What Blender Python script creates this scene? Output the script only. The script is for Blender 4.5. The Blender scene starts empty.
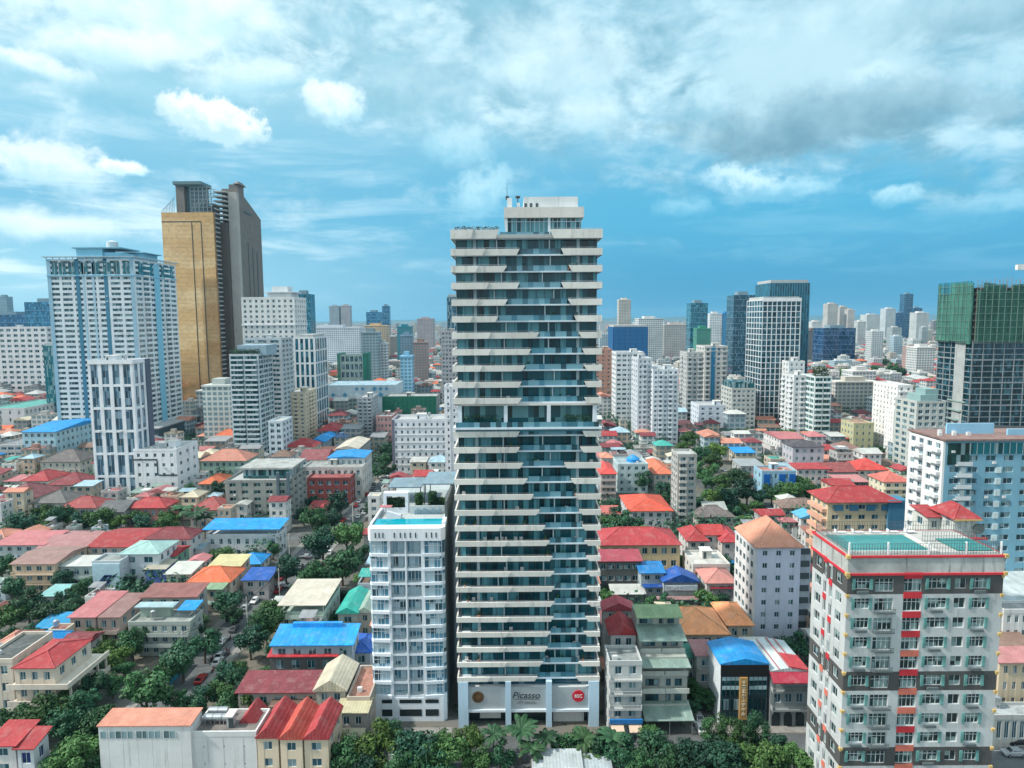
import bpy, math, random
from mathutils import Vector, Matrix, Euler

random.seed(7)
SC = bpy.context.scene
COL = SC.collection
rad = math.radians

# ------------------------------------------------------------------ camera
F, CAM_H = 670.0, 86.0
PITCH, ROLL = rad(5.63), rad(-0.38)
cam = bpy.data.cameras.new('camera')
cam.sensor_width = 36.0
cam.lens = F / 1024 * 36.0
cam.clip_start, cam.clip_end = 1.0, 60000.0
camo = bpy.data.objects.new('camera', cam)
CR = (Euler((rad(90) - PITCH, 0, 0)).to_matrix() @ Matrix.Rotation(ROLL, 3, 'Z'))
CP = Vector((0, 0, CAM_H))
camo.matrix_world = Matrix.Translation(CP) @ CR.to_4x4()
COL.objects.link(camo)
SC.camera = camo

# ------------------------------------------------------------------ look / exposure
SC.view_settings.view_transform = 'Standard'
SC.view_settings.look = 'None'
SC.view_settings.gamma = 1.0
SC.view_settings.use_curve_mapping = False
SC.view_settings.exposure = 0.70
SC.render.engine = 'CYCLES'
cy = SC.cycles
cy.use_denoising = True
cy.max_bounces = 5
cy.diffuse_bounces = 2
cy.glossy_bounces = 2
cy.transmission_bounces = 3
cy.volume_bounces = 0
cy.transparent_max_bounces = 8
cy.caustics_reflective = cy.caustics_refractive = False
cy.use_adaptive_sampling = True

# ------------------------------------------------------------------ sun
SUN_EL, SUN_AZ = rad(46), rad(-101)          # azimuth measured from +Y towards +X
sd = Vector((math.sin(SUN_AZ) * math.cos(SUN_EL), math.cos(SUN_AZ) * math.cos(SUN_EL), math.sin(SUN_EL)))
sun = bpy.data.lights.new('sun', 'SUN')
sun.energy = 3.1
sun.angle = rad(3)
sun.color = (1.0, 0.93, 0.84)
suno = bpy.data.objects.new('sun', sun)
suno.rotation_euler = sd.to_track_quat('Z', 'Y').to_euler()
suno.location = (-200, 0, 300)
COL.objects.link(suno)


# ------------------------------------------------------------------ node helper
class NT:
    def __init__(s, tree):
        s.t = tree; s.n = tree.nodes; s.l = tree.links
    def put(s, sock, v):
        if isinstance(v, bpy.types.NodeSocket): s.l.new(v, sock)
        elif isinstance(v, (tuple, list)) and len(v) == 3 and sock.type == 'RGBA': sock.default_value = (*v, 1)
        else: sock.default_value = v
    def node(s, kind, **kw):
        n = s.n.new(kind)
        for k, v in kw.items(): setattr(n, k, v)
        return n
    def m(s, op, a, b=0.0, c=None, clamp=False):
        n = s.node('ShaderNodeMath', operation=op, use_clamp=clamp)
        s.put(n.inputs[0], a); s.put(n.inputs[1], b)
        if c is not None: s.put(n.inputs[2], c)
        return n.outputs[0]
    def mix(s, f, a, b, blend='MIX'):
        n = s.node('ShaderNodeMix', data_type='RGBA', blend_type=blend)
        s.put(n.inputs[0], f); s.put(n.inputs[6], a); s.put(n.inputs[7], b)
        return n.outputs[2]
    def ss(s, x, lo, hi, a=0.0, b=1.0):
        n = s.node('ShaderNodeMapRange', interpolation_type='SMOOTHSTEP')
        s.put(n.inputs[0], x); s.put(n.inputs[1], lo); s.put(n.inputs[2], hi); s.put(n.inputs[3], a); s.put(n.inputs[4], b)
        return n.outputs[0]
    def lin(s, x, lo, hi, a=0.0, b=1.0):
        n = s.node('ShaderNodeMapRange')
        s.put(n.inputs[0], x); s.put(n.inputs[1], lo); s.put(n.inputs[2], hi); s.put(n.inputs[3], a); s.put(n.inputs[4], b)
        return n.outputs[0]
    def xyz(s, x, y, z=0.0):
        n = s.node('ShaderNodeCombineXYZ')
        s.put(n.inputs[0], x); s.put(n.inputs[1], y); s.put(n.inputs[2], z)
        return n.outputs[0]
    def sep(s, v):
        n = s.node('ShaderNodeSeparateXYZ'); s.put(n.inputs[0], v)
        return n.outputs
    def noise(s, v, scale, detail=4.0, rough=0.55, dist=0.0):
        n = s.node('ShaderNodeTexNoise')
        if v is not None: s.put(n.inputs['Vector'], v)
        n.inputs['Scale'].default_value = scale; n.inputs['Detail'].default_value = detail
        n.inputs['Roughness'].default_value = rough; n.inputs['Distortion'].default_value = dist
        return n.outputs['Fac']
    def mapping(s, v, sc=(1, 1, 1)):
        n = s.node('ShaderNodeMapping'); s.put(n.inputs[0], v); n.inputs['Scale'].default_value = sc
        return n.outputs[0]


# ------------------------------------------------------------------ world: daylight sky with clouds
def make_world():
    w = bpy.data.worlds.new('World'); SC.world = w; w.use_nodes = True
    t = NT(w.node_tree); t.n.clear()
    sky = t.node('ShaderNodeTexSky', sky_type='NISHITA')
    sky.sun_disc = False; sky.sun_elevation = SUN_EL; sky.sun_rotation = SUN_AZ % (2 * math.pi)
    sky.altitude = 50; sky.air_density = 1.2; sky.dust_density = 1.0; sky.ozone_density = 2.0
    tc = t.node('ShaderNodeTexCoord')
    d = tc.outputs['Generated']
    dx, dy, dz = t.sep(d)
    el = t.m('MULTIPLY', t.m('ARCSINE', dz), 57.2958)
    az = t.m('MULTIPLY', t.m('ARCTAN2', dx, dy), 57.2958)
    zz = t.m('MAXIMUM', dz, 0.0)
    inv = t.m('DIVIDE', 1.0, t.m('ADD', zz, 0.09))
    plane = t.xyz(t.m('MULTIPLY', dx, inv), t.m('MULTIPLY', dy, inv), 0.0)
    sph = t.xyz(t.m('MULTIPLY', az, 0.1), t.m('MULTIPLY', el, 0.1), 0.0)
    # clear air: pale towards the sun side (left), deep blue to the right
    side = t.ss(az, -38.0, 16.0)
    low = t.mix(side, (0.28, 0.58, 0.73), (0.018, 0.265, 0.49))
    mid = t.mix(side, (0.15, 0.43, 0.61), (0.058, 0.36, 0.57))
    top = t.mix(side, (0.30, 0.58, 0.69), (0.25, 0.49, 0.61))
    base = t.mix(t.ss(el, 2.0, 9.0), low, mid)
    base = t.mix(t.ss(el, 8.0, 20.0), base, top)
    base = t.mix(0.10, base, t.mix(1.0, sky.outputs[0], (0.1, 0.1, 0.1), 'MULTIPLY'))
    # broad soft layer, wider with height
    warp = t.noise(t.mapping(plane, (0.35, 0.5, 1)), 1.0, 3.0)
    pl2 = t.node('ShaderNodeVectorMath', operation='ADD')
    t.put(pl2.inputs[0], t.mapping(plane, (0.50, 0.70, 1.0))); t.put(pl2.inputs[1], t.xyz(t.m('MULTIPLY', warp, 1.3), t.m('MULTIPLY', warp, 1.3), 3.0))
    n1 = t.noise(pl2.outputs[0], 1.0, 9.0, 0.58, 0.25)
    n1b = t.noise(t.mapping(sph, (1.0, 1.6, 1.0)), 2.6, 8.0, 0.60, 0.3)
    nn = t.m('ADD', t.m('MULTIPLY', n1, 0.6), t.m('MULTIPLY', n1b, 0.4))
    thr = t.lin(el, 3.0, 22.0, 0.60, 0.47)
    cov = t.ss(t.m('SUBTRACT', nn, thr), -0.10, 0.12)
    cov = t.m('MULTIPLY', cov, t.ss(el, 2.0, 11.0))
    shade = t.noise(t.mapping(sph, (0.8, 1.4, 1.0)), 1.7, 8.0, 0.58, 0.3)
    bright = t.mix(side, (0.74, 0.88, 0.92), (0.52, 0.73, 0.81))
    dark = t.mix(side, (0.26, 0.48, 0.59), (0.17, 0.37, 0.48))
    ccol = t.mix(t.ss(shade, 0.40, 0.60), dark, bright)
    colr = t.mix(t.m('MULTIPLY', cov, 0.85), base, ccol)
    # low thin bands near the horizon
    n2 = t.noise(t.mapping(sph, (0.42, 3.0, 1.0)), 1.5, 6.0, 0.6, 0.5)
    b2 = t.m('MULTIPLY', t.ss(n2, 0.47, 0.70), t.m('MULTIPLY', t.ss(el, 0.3, 4.0), t.ss(el, 18.0, 8.0)))
    colr = t.mix(t.m('MULTIPLY', b2, t.lin(side, 0, 1, 0.85, 0.28)), colr, t.mix(side, (0.70, 0.86, 0.90), (0.26, 0.54, 0.70)))
    # single cumulus heaps (azimuth, elevation, half sizes, strength, lit and shaded colours)
    wob1 = t.noise(sph, 2.4, 7.0, 0.60); wob2 = t.noise(sph, 7.0, 7.0, 0.62); wob3 = t.noise(t.mapping(sph, (1, 1.7, 1)), 1.1, 8.0, 0.62, 0.4)
    wob = t.m('ADD', t.m('MULTIPLY', t.m('SUBTRACT', wob1, 0.5), 1.3), t.m('MULTIPLY', t.m('SUBTRACT', wob2, 0.5), 1.5))
    wobL = t.m('ADD', t.m('MULTIPLY', t.m('SUBTRACT', wob3, 0.5), 2.6), t.m('MULTIPLY', t.m('SUBTRACT', wob2, 0.5), 0.7))
    def heap(colr, a0, e0, ra, re, amt, lit, shad, tilt=0.0, soft=0.35, big=False):
        wb = wobL if big else wob
        da = t.m('SUBTRACT', az, a0); de = t.m('SUBTRACT', el, e0)
        de2 = t.m('ADD', de, t.m('MULTIPLY', da, tilt))
        q = t.m('ADD', t.m('POWER', t.m('DIVIDE', da, ra), 2.0), t.m('POWER', t.m('DIVIDE', de2, re), 2.0))
        q = t.m('ADD', t.m('SQRT', q), wb)
        mask = t.m('MULTIPLY', t.ss(q, 0.9 + soft * .5, 0.9 - soft), amt)
        v = t.m('ADD', t.m('DIVIDE', de2, re), t.m('MULTIPLY', t.m('SUBTRACT', wob1 if big else wob2, 0.5), 3.0))
        return t.mix(mask, colr, t.mix(t.ss(v, -0.9, 0.6), shad, lit))
    W, G = (0.76, 0.87, 0.90), (0.46, 0.70, 0.79)
    # bright veils at the upper left and centre
    colr = heap(colr, -24.5, 22.0, 10.0, 2.8, 0.85, (0.78, 0.90, 0.93), (0.52, 0.74, 0.81), -0.05, 0.7, True)
    colr = heap(colr, 3.5, 19.5, 8.0, 4.2, 0.65, (0.62, 0.80, 0.86), (0.42, 0.65, 0.75), 0.05, 0.8, True)
    colr = heap(colr, 6.5, 15.8, 5.5, 1.6, 0.6, (0.64, 0.83, 0.89), (0.40, 0.66, 0.77), -0.1, 0.7, True)
    colr = heap(colr, 26.0, 21.0, 13.0, 2.6, 0.6, (0.54, 0.74, 0.82), (0.34, 0.56, 0.66), 0.0, 0.8, True)
    colr = heap(colr, -29.0, 18.7, 7.5, 1.3, 0.85, W, G, -0.10, 0.6, True)
    colr = heap(colr, -19.5, 18.2, 6.0, 1.5, 0.7, (0.74, 0.89, 0.93), (0.42, 0.68, 0.78), -0.16, 0.7, True)
    colr = heap(colr, -35.0, 17.0, 4.4, 0.9, 0.9, W, G, 0.17, 0.5)
    colr = heap(colr, -34.5, 10.6, 4.6, 1.9, 0.85, W, (0.44, 0.69, 0.79), 0.0, 0.5)
    colr = heap(colr, -34.0, 6.6, 8.0, 1.1, 0.85, (0.76, 0.90, 0.93), (0.60, 0.80, 0.86), 0.0, 0.7, True)
    colr = heap(colr, -8.0, 18.0, 7.0, 3.2, 0.7, (0.40, 0.62, 0.71), (0.20, 0.43, 0.55), 0.0, 0.7, True)
    colr = heap(colr, -27.5, 15.8, 5.0, 1.5, 0.75, (0.30, 0.55, 0.67), (0.19, 0.45, 0.59), 0.0, 0.7, True)
    colr = heap(colr, 33.5, 19.5, 7.0, 2.0, 0.7, (0.36, 0.56, 0.65), (0.21, 0.40, 0.50), 0.0, 0.6, True)
    # dark blue grey bank on the right with a paler rim
    colr = heap(colr, 22.5, 15.6, 13.0, 4.2, 0.95, (0.42, 0.63, 0.72), (0.17, 0.34, 0.44), 0.0, 0.42, True)
    colr = heap(colr, 26.0, 13.9, 9.5, 2.2, 0.85, (0.24, 0.43, 0.53), (0.14, 0.30, 0.40), 0.0, 0.5, True)
    colr = heap(colr, 15.6, 16.6, 2.6, 1.6, 0.7, (0.50, 0.72, 0.80), (0.26, 0.49, 0.61), 0.2, 0.4)
    colr = heap(colr, 27.5, 16.9, 2.2, 1.0, 0.7, (0.54, 0.75, 0.82), (0.28, 0.50, 0.61), 0.0, 0.4)
    colr = heap(colr, 36.5, 15.5, 4.0, 1.4, 0.6, (0.44, 0.67, 0.76), (0.22, 0.45, 0.57), 0.0, 0.5)
    colr = heap(colr, -4.5, 14.0, 3.6, 2.0, 0.65, (0.52, 0.76, 0.84), (0.28, 0.57, 0.71), 0.0, 0.6)
    colr = heap(colr, -2.6, 10.2, 3.2, 2.2, 0.7, (0.50, 0.76, 0.85), (0.27, 0.57, 0.72), -0.2, 0.6)
    colr = heap(colr, -22.9, 14.9, 4.6, 1.7, 1.0, (0.80, 0.89, 0.92), (0.44, 0.66, 0.75), 0.16, 0.25)
    colr = heap(colr, -14.4, 16.7, 2.7, 1.6, 0.9, (0.76, 0.89, 0.93), (0.42, 0.67, 0.77), 0.1, 0.35)
    colr = heap(colr, -29.4, 10.9, 2.1, 0.6, 0.9, (0.84, 0.95, 0.97), (0.54, 0.78, 0.86), 0.0, 0.35)
    colr = heap(colr, 19.0, 10.4, 3.4, 1.5, 0.85, (0.56, 0.79, 0.87), (0.20, 0.48, 0.65), 0.18, 0.35)
    colr = heap(colr, 23.0, 9.6, 3.2, 1.0, 0.7, (0.42, 0.70, 0.82), (0.16, 0.45, 0.63), 0.0, 0.45)
    colr = heap(colr, 14.2, 8.7, 2.6, 0.9, 0.6, (0.32, 0.62, 0.77), (0.13, 0.43, 0.62), 0.0, 0.5)
    colr = heap(colr, 29.4, 8.7, 1.9, 0.9, 0.8, (0.44, 0.71, 0.82), (0.18, 0.48, 0.65), 0.0, 0.35)
    colr = heap(colr, 36.0, 7.4, 5.0, 1.0, 0.6, (0.36, 0.63, 0.76), (0.16, 0.45, 0.62), 0.0, 0.6)
    # overhead and behind the viewpoint: unseen bright broken cloud, added to light the facades
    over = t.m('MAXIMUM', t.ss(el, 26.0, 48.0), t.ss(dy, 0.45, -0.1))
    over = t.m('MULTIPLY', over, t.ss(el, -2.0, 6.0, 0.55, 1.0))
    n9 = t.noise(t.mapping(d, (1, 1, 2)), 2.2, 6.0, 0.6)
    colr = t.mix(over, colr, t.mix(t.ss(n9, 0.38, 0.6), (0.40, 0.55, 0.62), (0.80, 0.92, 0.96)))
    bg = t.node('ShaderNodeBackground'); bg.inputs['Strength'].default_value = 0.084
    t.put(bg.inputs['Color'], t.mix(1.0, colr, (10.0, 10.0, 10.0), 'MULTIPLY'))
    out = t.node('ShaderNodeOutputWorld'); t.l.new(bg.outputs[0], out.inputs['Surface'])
make_world()


# ------------------------------------------------------------------ pixel <-> world (photograph measurements turned into metres)
def ray(px, py):
    return CR @ Vector(((px - 512) / F, (384 - py) / F, -1.0))
def gp(px, py, z=0.0):
    r = ray(px, py); k = (z - CAM_H) / r.z
    return CP + r * k
def yp(px, py, Y):
    r = ray(px, py)
    return CP + r * (Y / r.y)
def proj(p):
    v = CR.transposed() @ (Vector(p) - CP)
    return (512 + F * v.x / -v.z, 384 - F * v.y / -v.z)


# ------------------------------------------------------------------ materials
MATS = {}
def principled(name):
    m = bpy.data.materials.new(name); m.use_nodes = True
    t = NT(m.node_tree); t.n.clear()
    b = t.node('ShaderNodeBsdfPrincipled'); o = t.node('ShaderNodeOutputMaterial')
    t.l.new(b.outputs[0], o.inputs['Surface'])
    return m, t, b
def wall_mat(c, rough=0.85, dirt=0.25):
    key = ('wall', c, rough, dirt)
    if key in MATS: return MATS[key]
    m, t, b = principled('painted_wall')
    ob = t.node('ShaderNodeTexCoord').outputs['Object']
    n1 = t.noise(ob, 0.16, 4.0, 0.6)
    n2 = t.noise(t.mapping(ob, (0.9, 0.9, 0.09)), 1.0, 5.0, 0.65)
    n3 = t.noise(ob, 2.2, 3.0, 0.6)
    oi = t.node('ShaderNodeObjectInfo').outputs['Random']
    f = t.m('MULTIPLY', t.lin(n1, 0.3, 0.7, 1 - dirt * .5, 1.06), t.lin(n3, 0.3, 0.7, 0.96, 1.04))
    f = t.m('MULTIPLY', f, t.lin(oi, 0, 1, 0.94, 1.06))
    cc = t.mix(1.0, c, t.xyz(f, f, f), 'MULTIPLY')
    st = t.m('MULTIPLY', t.ss(n2, 0.52, 0.74), dirt * 1.7)
    cc = t.mix(st, cc, tuple(0.35 * x + 0.02 for x in c))
    t.put(b.inputs['Base Color'], cc); b.inputs['Roughness'].default_value = rough
    MATS[key] = m; return m
def glass_mat(c=(0.026, 0.095, 0.13), curtain=(0.22, 0.33, 0.36), amt=0.36, rough=0.07, spec=0.55):
    key = ('glass', c, curtain, amt, spec)
    if key in MATS: return MATS[key]
    m, t, b = principled('window_glass')
    oi = t.node('ShaderNodeObjectInfo').outputs['Random']
    ge = t.node('ShaderNodeNewGeometry')
    px, py, pz = t.sep(ge.outputs['Position'])
    wn = t.node('ShaderNodeTexWhiteNoise', noise_dimensions='3D')
    t.put(wn.inputs['Vector'], t.xyz(t.m('FLOOR', t.m('DIVIDE', px, 1.1)), t.m('FLOOR', t.m('DIVIDE', py, 1.1)), t.m('FLOOR', t.m('DIVIDE', t.m('ADD', pz, 0.37), 3.3))))
    r = t.m('FRACT', t.m('ADD', oi, wn.outputs['Value']))
    f = t.ss(r, 1 - amt, 1 - amt + 0.12)
    dk = t.m('MULTIPLY', t.ss(r, 0.35, 0.0), 0.75)
    cc = t.mix(f, c, curtain); cc = t.mix(dk, cc, (0.006, 0.012, 0.014))
    t.put(b.inputs['Base Color'], cc)
    t.put(b.inputs['Roughness'], t.lin(f, 0, 1, rough, 0.25))
    b.inputs['IOR'].default_value = 1.5
    b.inputs['Specular IOR Level'].default_value = spec
    MATS[key] = m; return m
def roof_mat(c, metal=False, wear=0.22, pitch=1.6):
    key = ('roof', c, metal, wear, pitch)
    if key in MATS: return MATS[key]
    m, t, b = principled('sheet_roofing' if metal else 'tile_roofing')
    ob = t.node('ShaderNodeTexCoord').outputs['Object']
    oi = t.node('ShaderNodeObjectInfo').outputs['Random']
    n1 = t.noise(ob, 0.25, 5.0, 0.65); n2 = t.noise(ob, 1.6, 4.0, 0.6)
    x, y, z = t.sep(ob)
    wv = t.m('ABSOLUTE', t.m('SINE', t.m('MULTIPLY', x, 3.1416 * pitch)))
    f = t.m('MULTIPLY', t.lin(n1, 0.3, 0.7, 1 - wear, 1.1), t.lin(n2, 0.3, 0.7, 0.88, 1.08))
    f = t.m('MULTIPLY', f, t.lin(wv, 0, 0.5, 0.86, 1.0))
    f = t.m('MULTIPLY', f, t.lin(oi, 0, 1, 0.88, 1.08))
    wn = t.node('ShaderNodeTexWhiteNoise', noise_dimensions='3D')
    t.put(wn.inputs['Vector'], t.xyz(t.m('FLOOR', t.m('MULTIPLY', x, 0.8)), t.m('FLOOR', t.m('MULTIPLY', y, 0.3)), t.m('MULTIPLY', oi, 50.0)))
    f = t.m('MULTIPLY', f, t.lin(wn.outputs['Value'], 0, 1, 0.86 if metal else 0.94, 1.1 if metal else 1.05))
    cc = t.mix(1.0, c, t.xyz(f, f, f), 'MULTIPLY')
    n4 = t.noise(ob, 0.45, 4.0, 0.6)
    cc = t.mix(t.m('MULTIPLY', t.ss(n4, 0.50, 0.68), 0.30), cc, t.mix(0.5, c, (0.42, 0.36, 0.33)))
    cc = t.mix(t.m('MULTIPLY', t.ss(n2, 0.58, 0.75), 0.35), cc, (0.30, 0.28, 0.26))
    n3 = t.noise(t.mapping(ob, (1.2, 0.25, 0.25)), 0.9, 5.0, 0.7)
    cc = t.mix(t.m('MULTIPLY', t.ss(n3, 0.56, 0.72), wear), cc, (0.10, 0.085, 0.075))
    t.put(b.inputs['Base Color'], cc)
    b.inputs['Roughness'].default_value = 0.5 if metal else 0.8
    bp = t.node('ShaderNodeBump'); bp.inputs['Strength'].default_value = 0.35; bp.inputs['Distance'].default_value = 0.08
    t.put(bp.inputs['Height'], wv); t.l.new(bp.outputs[0], b.inputs['Normal'])
    MATS[key] = m; return m
def plain_mat(name, c, rough=0.6, metal=0.0, spec=0.5, vary=0.1):
    key = (name, c, rough, metal)
    if key in MATS: return MATS[key]
    m, t, b = principled(name)
    ob = t.node('ShaderNodeTexCoord').outputs['Object']
    n1 = t.noise(ob, 0.8, 4.0, 0.6)
    f = t.lin(n1, 0.3, 0.7, 1 - vary, 1 + vary)
    t.put(b.inputs['Base Color'], t.mix(1.0, c, t.xyz(f, f, f), 'MULTIPLY'))
    b.inputs['Roughness'].default_value = rough; b.inputs['Metallic'].default_value = metal
    b.inputs['Specular IOR Level'].default_value = spec
    MATS[key] = m; return m
def leaf_mat(c, name='leaves'):
    key = (name, c)
    if key in MATS: return MATS[key]
    m, t, b = principled(name)
    ob = t.node('ShaderNodeTexCoord').outputs['Object']
    oi = t.node('ShaderNodeObjectInfo').outputs['Random']
    n1 = t.noise(ob, 0.9, 3.0, 0.6); n2 = t.noise(ob, 5.0, 2.0, 0.6)
    f = t.m('MULTIPLY', t.lin(n1, 0.3, 0.7, 0.55, 1.5), t.lin(n2, 0.3, 0.7, 0.7, 1.3))
    f = t.m('MULTIPLY', f, t.lin(t.m('FRACT', t.m('MULTIPLY', oi, 7.3)), 0, 1, 0.65, 1.45))
    cc = t.mix(1.0, c, t.xyz(f, f, f), 'MULTIPLY')
    warm = tuple((c[0] * 1.9, c[1] * 1.35, c[2] * 0.75))
    cc = t.mix(t.m('MULTIPLY', t.ss(oi, 0.55, 1.0), 0.55), cc, t.mix(1.0, warm, t.xyz(f, f, f), 'MULTIPLY'))
    t.put(b.inputs['Base Color'], cc)
    b.inputs['Roughness'].default_value = 0.6; b.inputs['Specular IOR Level'].default_value = 0.25
    MATS[key] = m; return m
def far_mat(c, win=(0.10, 0.20, 0.24), fx=3.6, fz=3.3):
    # distant block: rows of window openings as surface pattern, metres in world space
    key = ('far', c, win)
    if key in MATS: return MATS[key]
    m, t, b = principled('distant_wall')
    ge = t.node('ShaderNodeNewGeometry')
    px, py, pz = t.sep(ge.outputs['Position']); nx, ny, nz = t.sep(ge.outputs['Normal'])
    oi = t.node('ShaderNodeObjectInfo').outputs['Random']
    u = t.m('ADD', t.m('MULTIPLY', px, t.m('ABSOLUTE', ny)), t.m('MULTIPLY', py, t.m('ABSOLUTE', nx)))
    fu = t.m('FRACT', t.m('DIVIDE', u, fx)); fv = t.m('FRACT', t.m('DIVIDE', pz, fz))
    a = t.m('MULTIPLY', t.m('GREATER_THAN', fu, 0.3), t.m('GREATER_THAN', fv, 0.38))
    a = t.m('MULTIPLY', a, t.m('LESS_THAN', t.m('ABSOLUTE', nz), 0.5))
    f = t.lin(oi, 0, 1, 0.75, 1.1)
    n1 = t.noise(ge.outputs['Position'], 0.05, 3.0)
    f = t.m('MULTIPLY', f, t.lin(n1, 0.3, 0.7, 0.8, 1.1))
    cc = t.mix(1.0, c, t.xyz(f, f, f), 'MULTIPLY')
    t.put(b.inputs['Base Color'], t.mix(t.m('MULTIPLY', a, 0.8), cc, win))
    t.put(b.inputs['Roughness'], t.lin(a, 0, 1, 0.85, 0.2))
    MATS[key] = m; return m


# ------------------------------------------------------------------ mesh builder
class MB:
    def __init__(s): s.v = []; s.f = []; s.mi = []
    def add(s, vs, fs, mi=0):
        o = len(s.v); s.v += [tuple(v) for v in vs]
        for f in fs: s.f.append(tuple(o + i for i in f)); s.mi.append(mi)
        return s
    def box(s, x0, x1, y0, y1, z0, z1, mi=0):
        if x0 > x1: x0, x1 = x1, x0
        if y0 > y1: y0, y1 = y1, y0
        vs = [(x0, y0, z0), (x1, y0, z0), (x1, y1, z0), (x0, y1, z0), (x0, y0, z1), (x1, y0, z1), (x1, y1, z1), (x0, y1, z1)]
        return s.add(vs, [(0, 3, 2, 1), (4, 5, 6, 7), (0, 1, 5, 4), (1, 2, 6, 5), (2, 3, 7, 6), (3, 0, 4, 7)], mi)
    def hexa(s, vs, mi=0):      # 4 bottom + 4 top corners, both counter-clockwise from above
        return s.add(vs, [(0, 3, 2, 1), (4, 5, 6, 7), (0, 1, 5, 4), (1, 2, 6, 5), (2, 3, 7, 6), (3, 0, 4, 7)], mi)
    def prism(s, poly, z0, z1, mi=0):      # poly counter-clockwise
        n = len(poly)
        vs = [(x, y, z0) for x, y in poly] + [(x, y, z1) for x, y in poly]
        fs = [tuple(range(n - 1, -1, -1)), tuple(range(n, 2 * n))] + [(i, (i + 1) % n, n + (i + 1) % n, n + i) for i in range(n)]
        return s.add(vs, fs, mi)
    def cyl(s, x, y, z0, z1, r0, r1=None, n=10, mi=0, axis='z'):
        r1 = r0 if r1 is None else r1
        vs = []
        for r, z in ((r0, z0), (r1, z1)):
            for i in range(n):
                a = 2 * math.pi * i / n
                p = (x + r * math.cos(a), y + r * math.sin(a), z)
                if axis == 'x': p = (z, x + r * math.cos(a), y + r * math.sin(a))
                if axis == 'y': p = (x + r * math.sin(a), z, y + r * math.cos(a))
                vs.append(p)
        fs = [tuple(range(n - 1, -1, -1)), tuple(range(n, 2 * n))] + [(i, (i + 1) % n, n + (i + 1) % n, n + i) for i in range(n)]
        return s.add(vs, fs, mi)
    def tube(s, p, q, r0, r1, n=6, mi=0):
        p, q = Vector(p), Vector(q); d = (q - p)
        u = d.orthogonal().normalized(); w = d.normalized().cross(u)
        vs = []
        for c, r in ((p, r0), (q, r1)):
            for i in range(n):
                a = 2 * math.pi * i / n
                vs.append(c + (u * math.cos(a) + w * math.sin(a)) * r)
        fs = [tuple(range(n - 1, -1, -1)), tuple(range(n, 2 * n))] + [(i, (i + 1) % n, n + (i + 1) % n, n + i) for i in range(n)]
        return s.add(vs, fs, mi)
    def mesh(s, name, mats):
        me = bpy.data.meshes.new(name)
        me.from_pydata(s.v, [], s.f)
        for m in (mats if isinstance(mats, (list, tuple)) else [mats]): me.materials.append(m)
        me.polygons.foreach_set('material_index', s.mi)
        me.update()
        return me
    def build(s, name, mats, parent=None, loc=(0, 0, 0), rz=0.0):
        return put(name, s.mesh(name, mats), parent, loc, rz)

def put(name, me, parent=None, loc=(0, 0, 0), rz=0.0):
    o = bpy.data.objects.new(name, me); COL.objects.link(o)
    o.location = loc; o.rotation_euler = (0, 0, rz)
    if parent is not None: o.parent = parent
    return o
LABELS = {}
def tag(o, label, cat, group=None):
    o['label'] = label; o['category'] = cat
    if group: o['group'] = group
    LABELS.setdefault(label, []).append(o)
    return o
def thing(name, label, cat, loc=(0, 0, 0), rz=0.0, group=None):
    o = put(name, None, None, loc, rz)
    o.empty_display_size = 1.0
    return tag(o, label, cat, group)
def struct(o, kind='structure'):
    o['kind'] = kind; return o
def copy_tree(o, parent=None):
    c = o.copy(); COL.objects.link(c)
    if parent is not None: c.parent = parent
    for ch in list(o.children): copy_tree(ch, c)
    return c

# ------------------------------------------------------------------ palette
WHITE = (0.74, 0.76, 0.78); COOL = (0.62, 0.71, 0.78); CREAM = (0.74, 0.66, 0.52); GREY = (0.42, 0.44, 0.44)
PALE = (0.66, 0.66, 0.63); TAUPE = (0.50, 0.47, 0.43); BLUEW = (0.22, 0.47, 0.62); PEACH = (0.70, 0.50, 0.38)
MINT = (0.45, 0.60, 0.55); CONC = (0.34, 0.36, 0.36); DARK = (0.06, 0.07, 0.075)
R_RED = (0.36, 0.040, 0.046); R_MAR = (0.20, 0.035, 0.045); R_ORG = (0.60, 0.14, 0.06); R_SAL = (0.56, 0.24, 0.17)
R_PINK = (0.45, 0.16, 0.17); R_BLUE = (0.008, 0.27, 0.66); R_NAVY = (0.015, 0.10, 0.42); R_TEAL = (0.05, 0.38, 0.33)
R_GREY = (0.26, 0.28, 0.30); R_PALE = (0.50, 0.52, 0.50); R_CREAM = (0.58, 0.53, 0.40); R_LBLUE = (0.35, 0.52, 0.62)
R_BROWN = (0.20, 0.13, 0.10); R_GRN = (0.22, 0.36, 0.22); R_SAGE = (0.25, 0.36, 0.32)
GLASS = None
def gl(): return glass_mat()
FRAME_W = lambda: plain_mat('window_frame_paint', (0.62, 0.66, 0.68), 0.5)
FRAME_D = lambda: plain_mat('dark_frame_paint', (0.05, 0.07, 0.08), 0.4)
METAL = lambda: plain_mat('galvanised_steel', (0.45, 0.48, 0.50), 0.35, 0.8)
RAIL = lambda: plain_mat('rail_paint', (0.10, 0.13, 0.14), 0.5)
OCC = []      # footprints already built on
def occupy(x0, x1, y0, y1): OCC.append((min(x0, x1), max(x0, x1), min(y0, y1), max(y0, y1)))
def is_free(x0, x1, y0, y1, gap=1.0):
    for a, b, c, d in OCC:
        if x0 - gap < b and x1 + gap > a and y0 - gap < d and y1 + gap > c: return False
    return True

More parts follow.
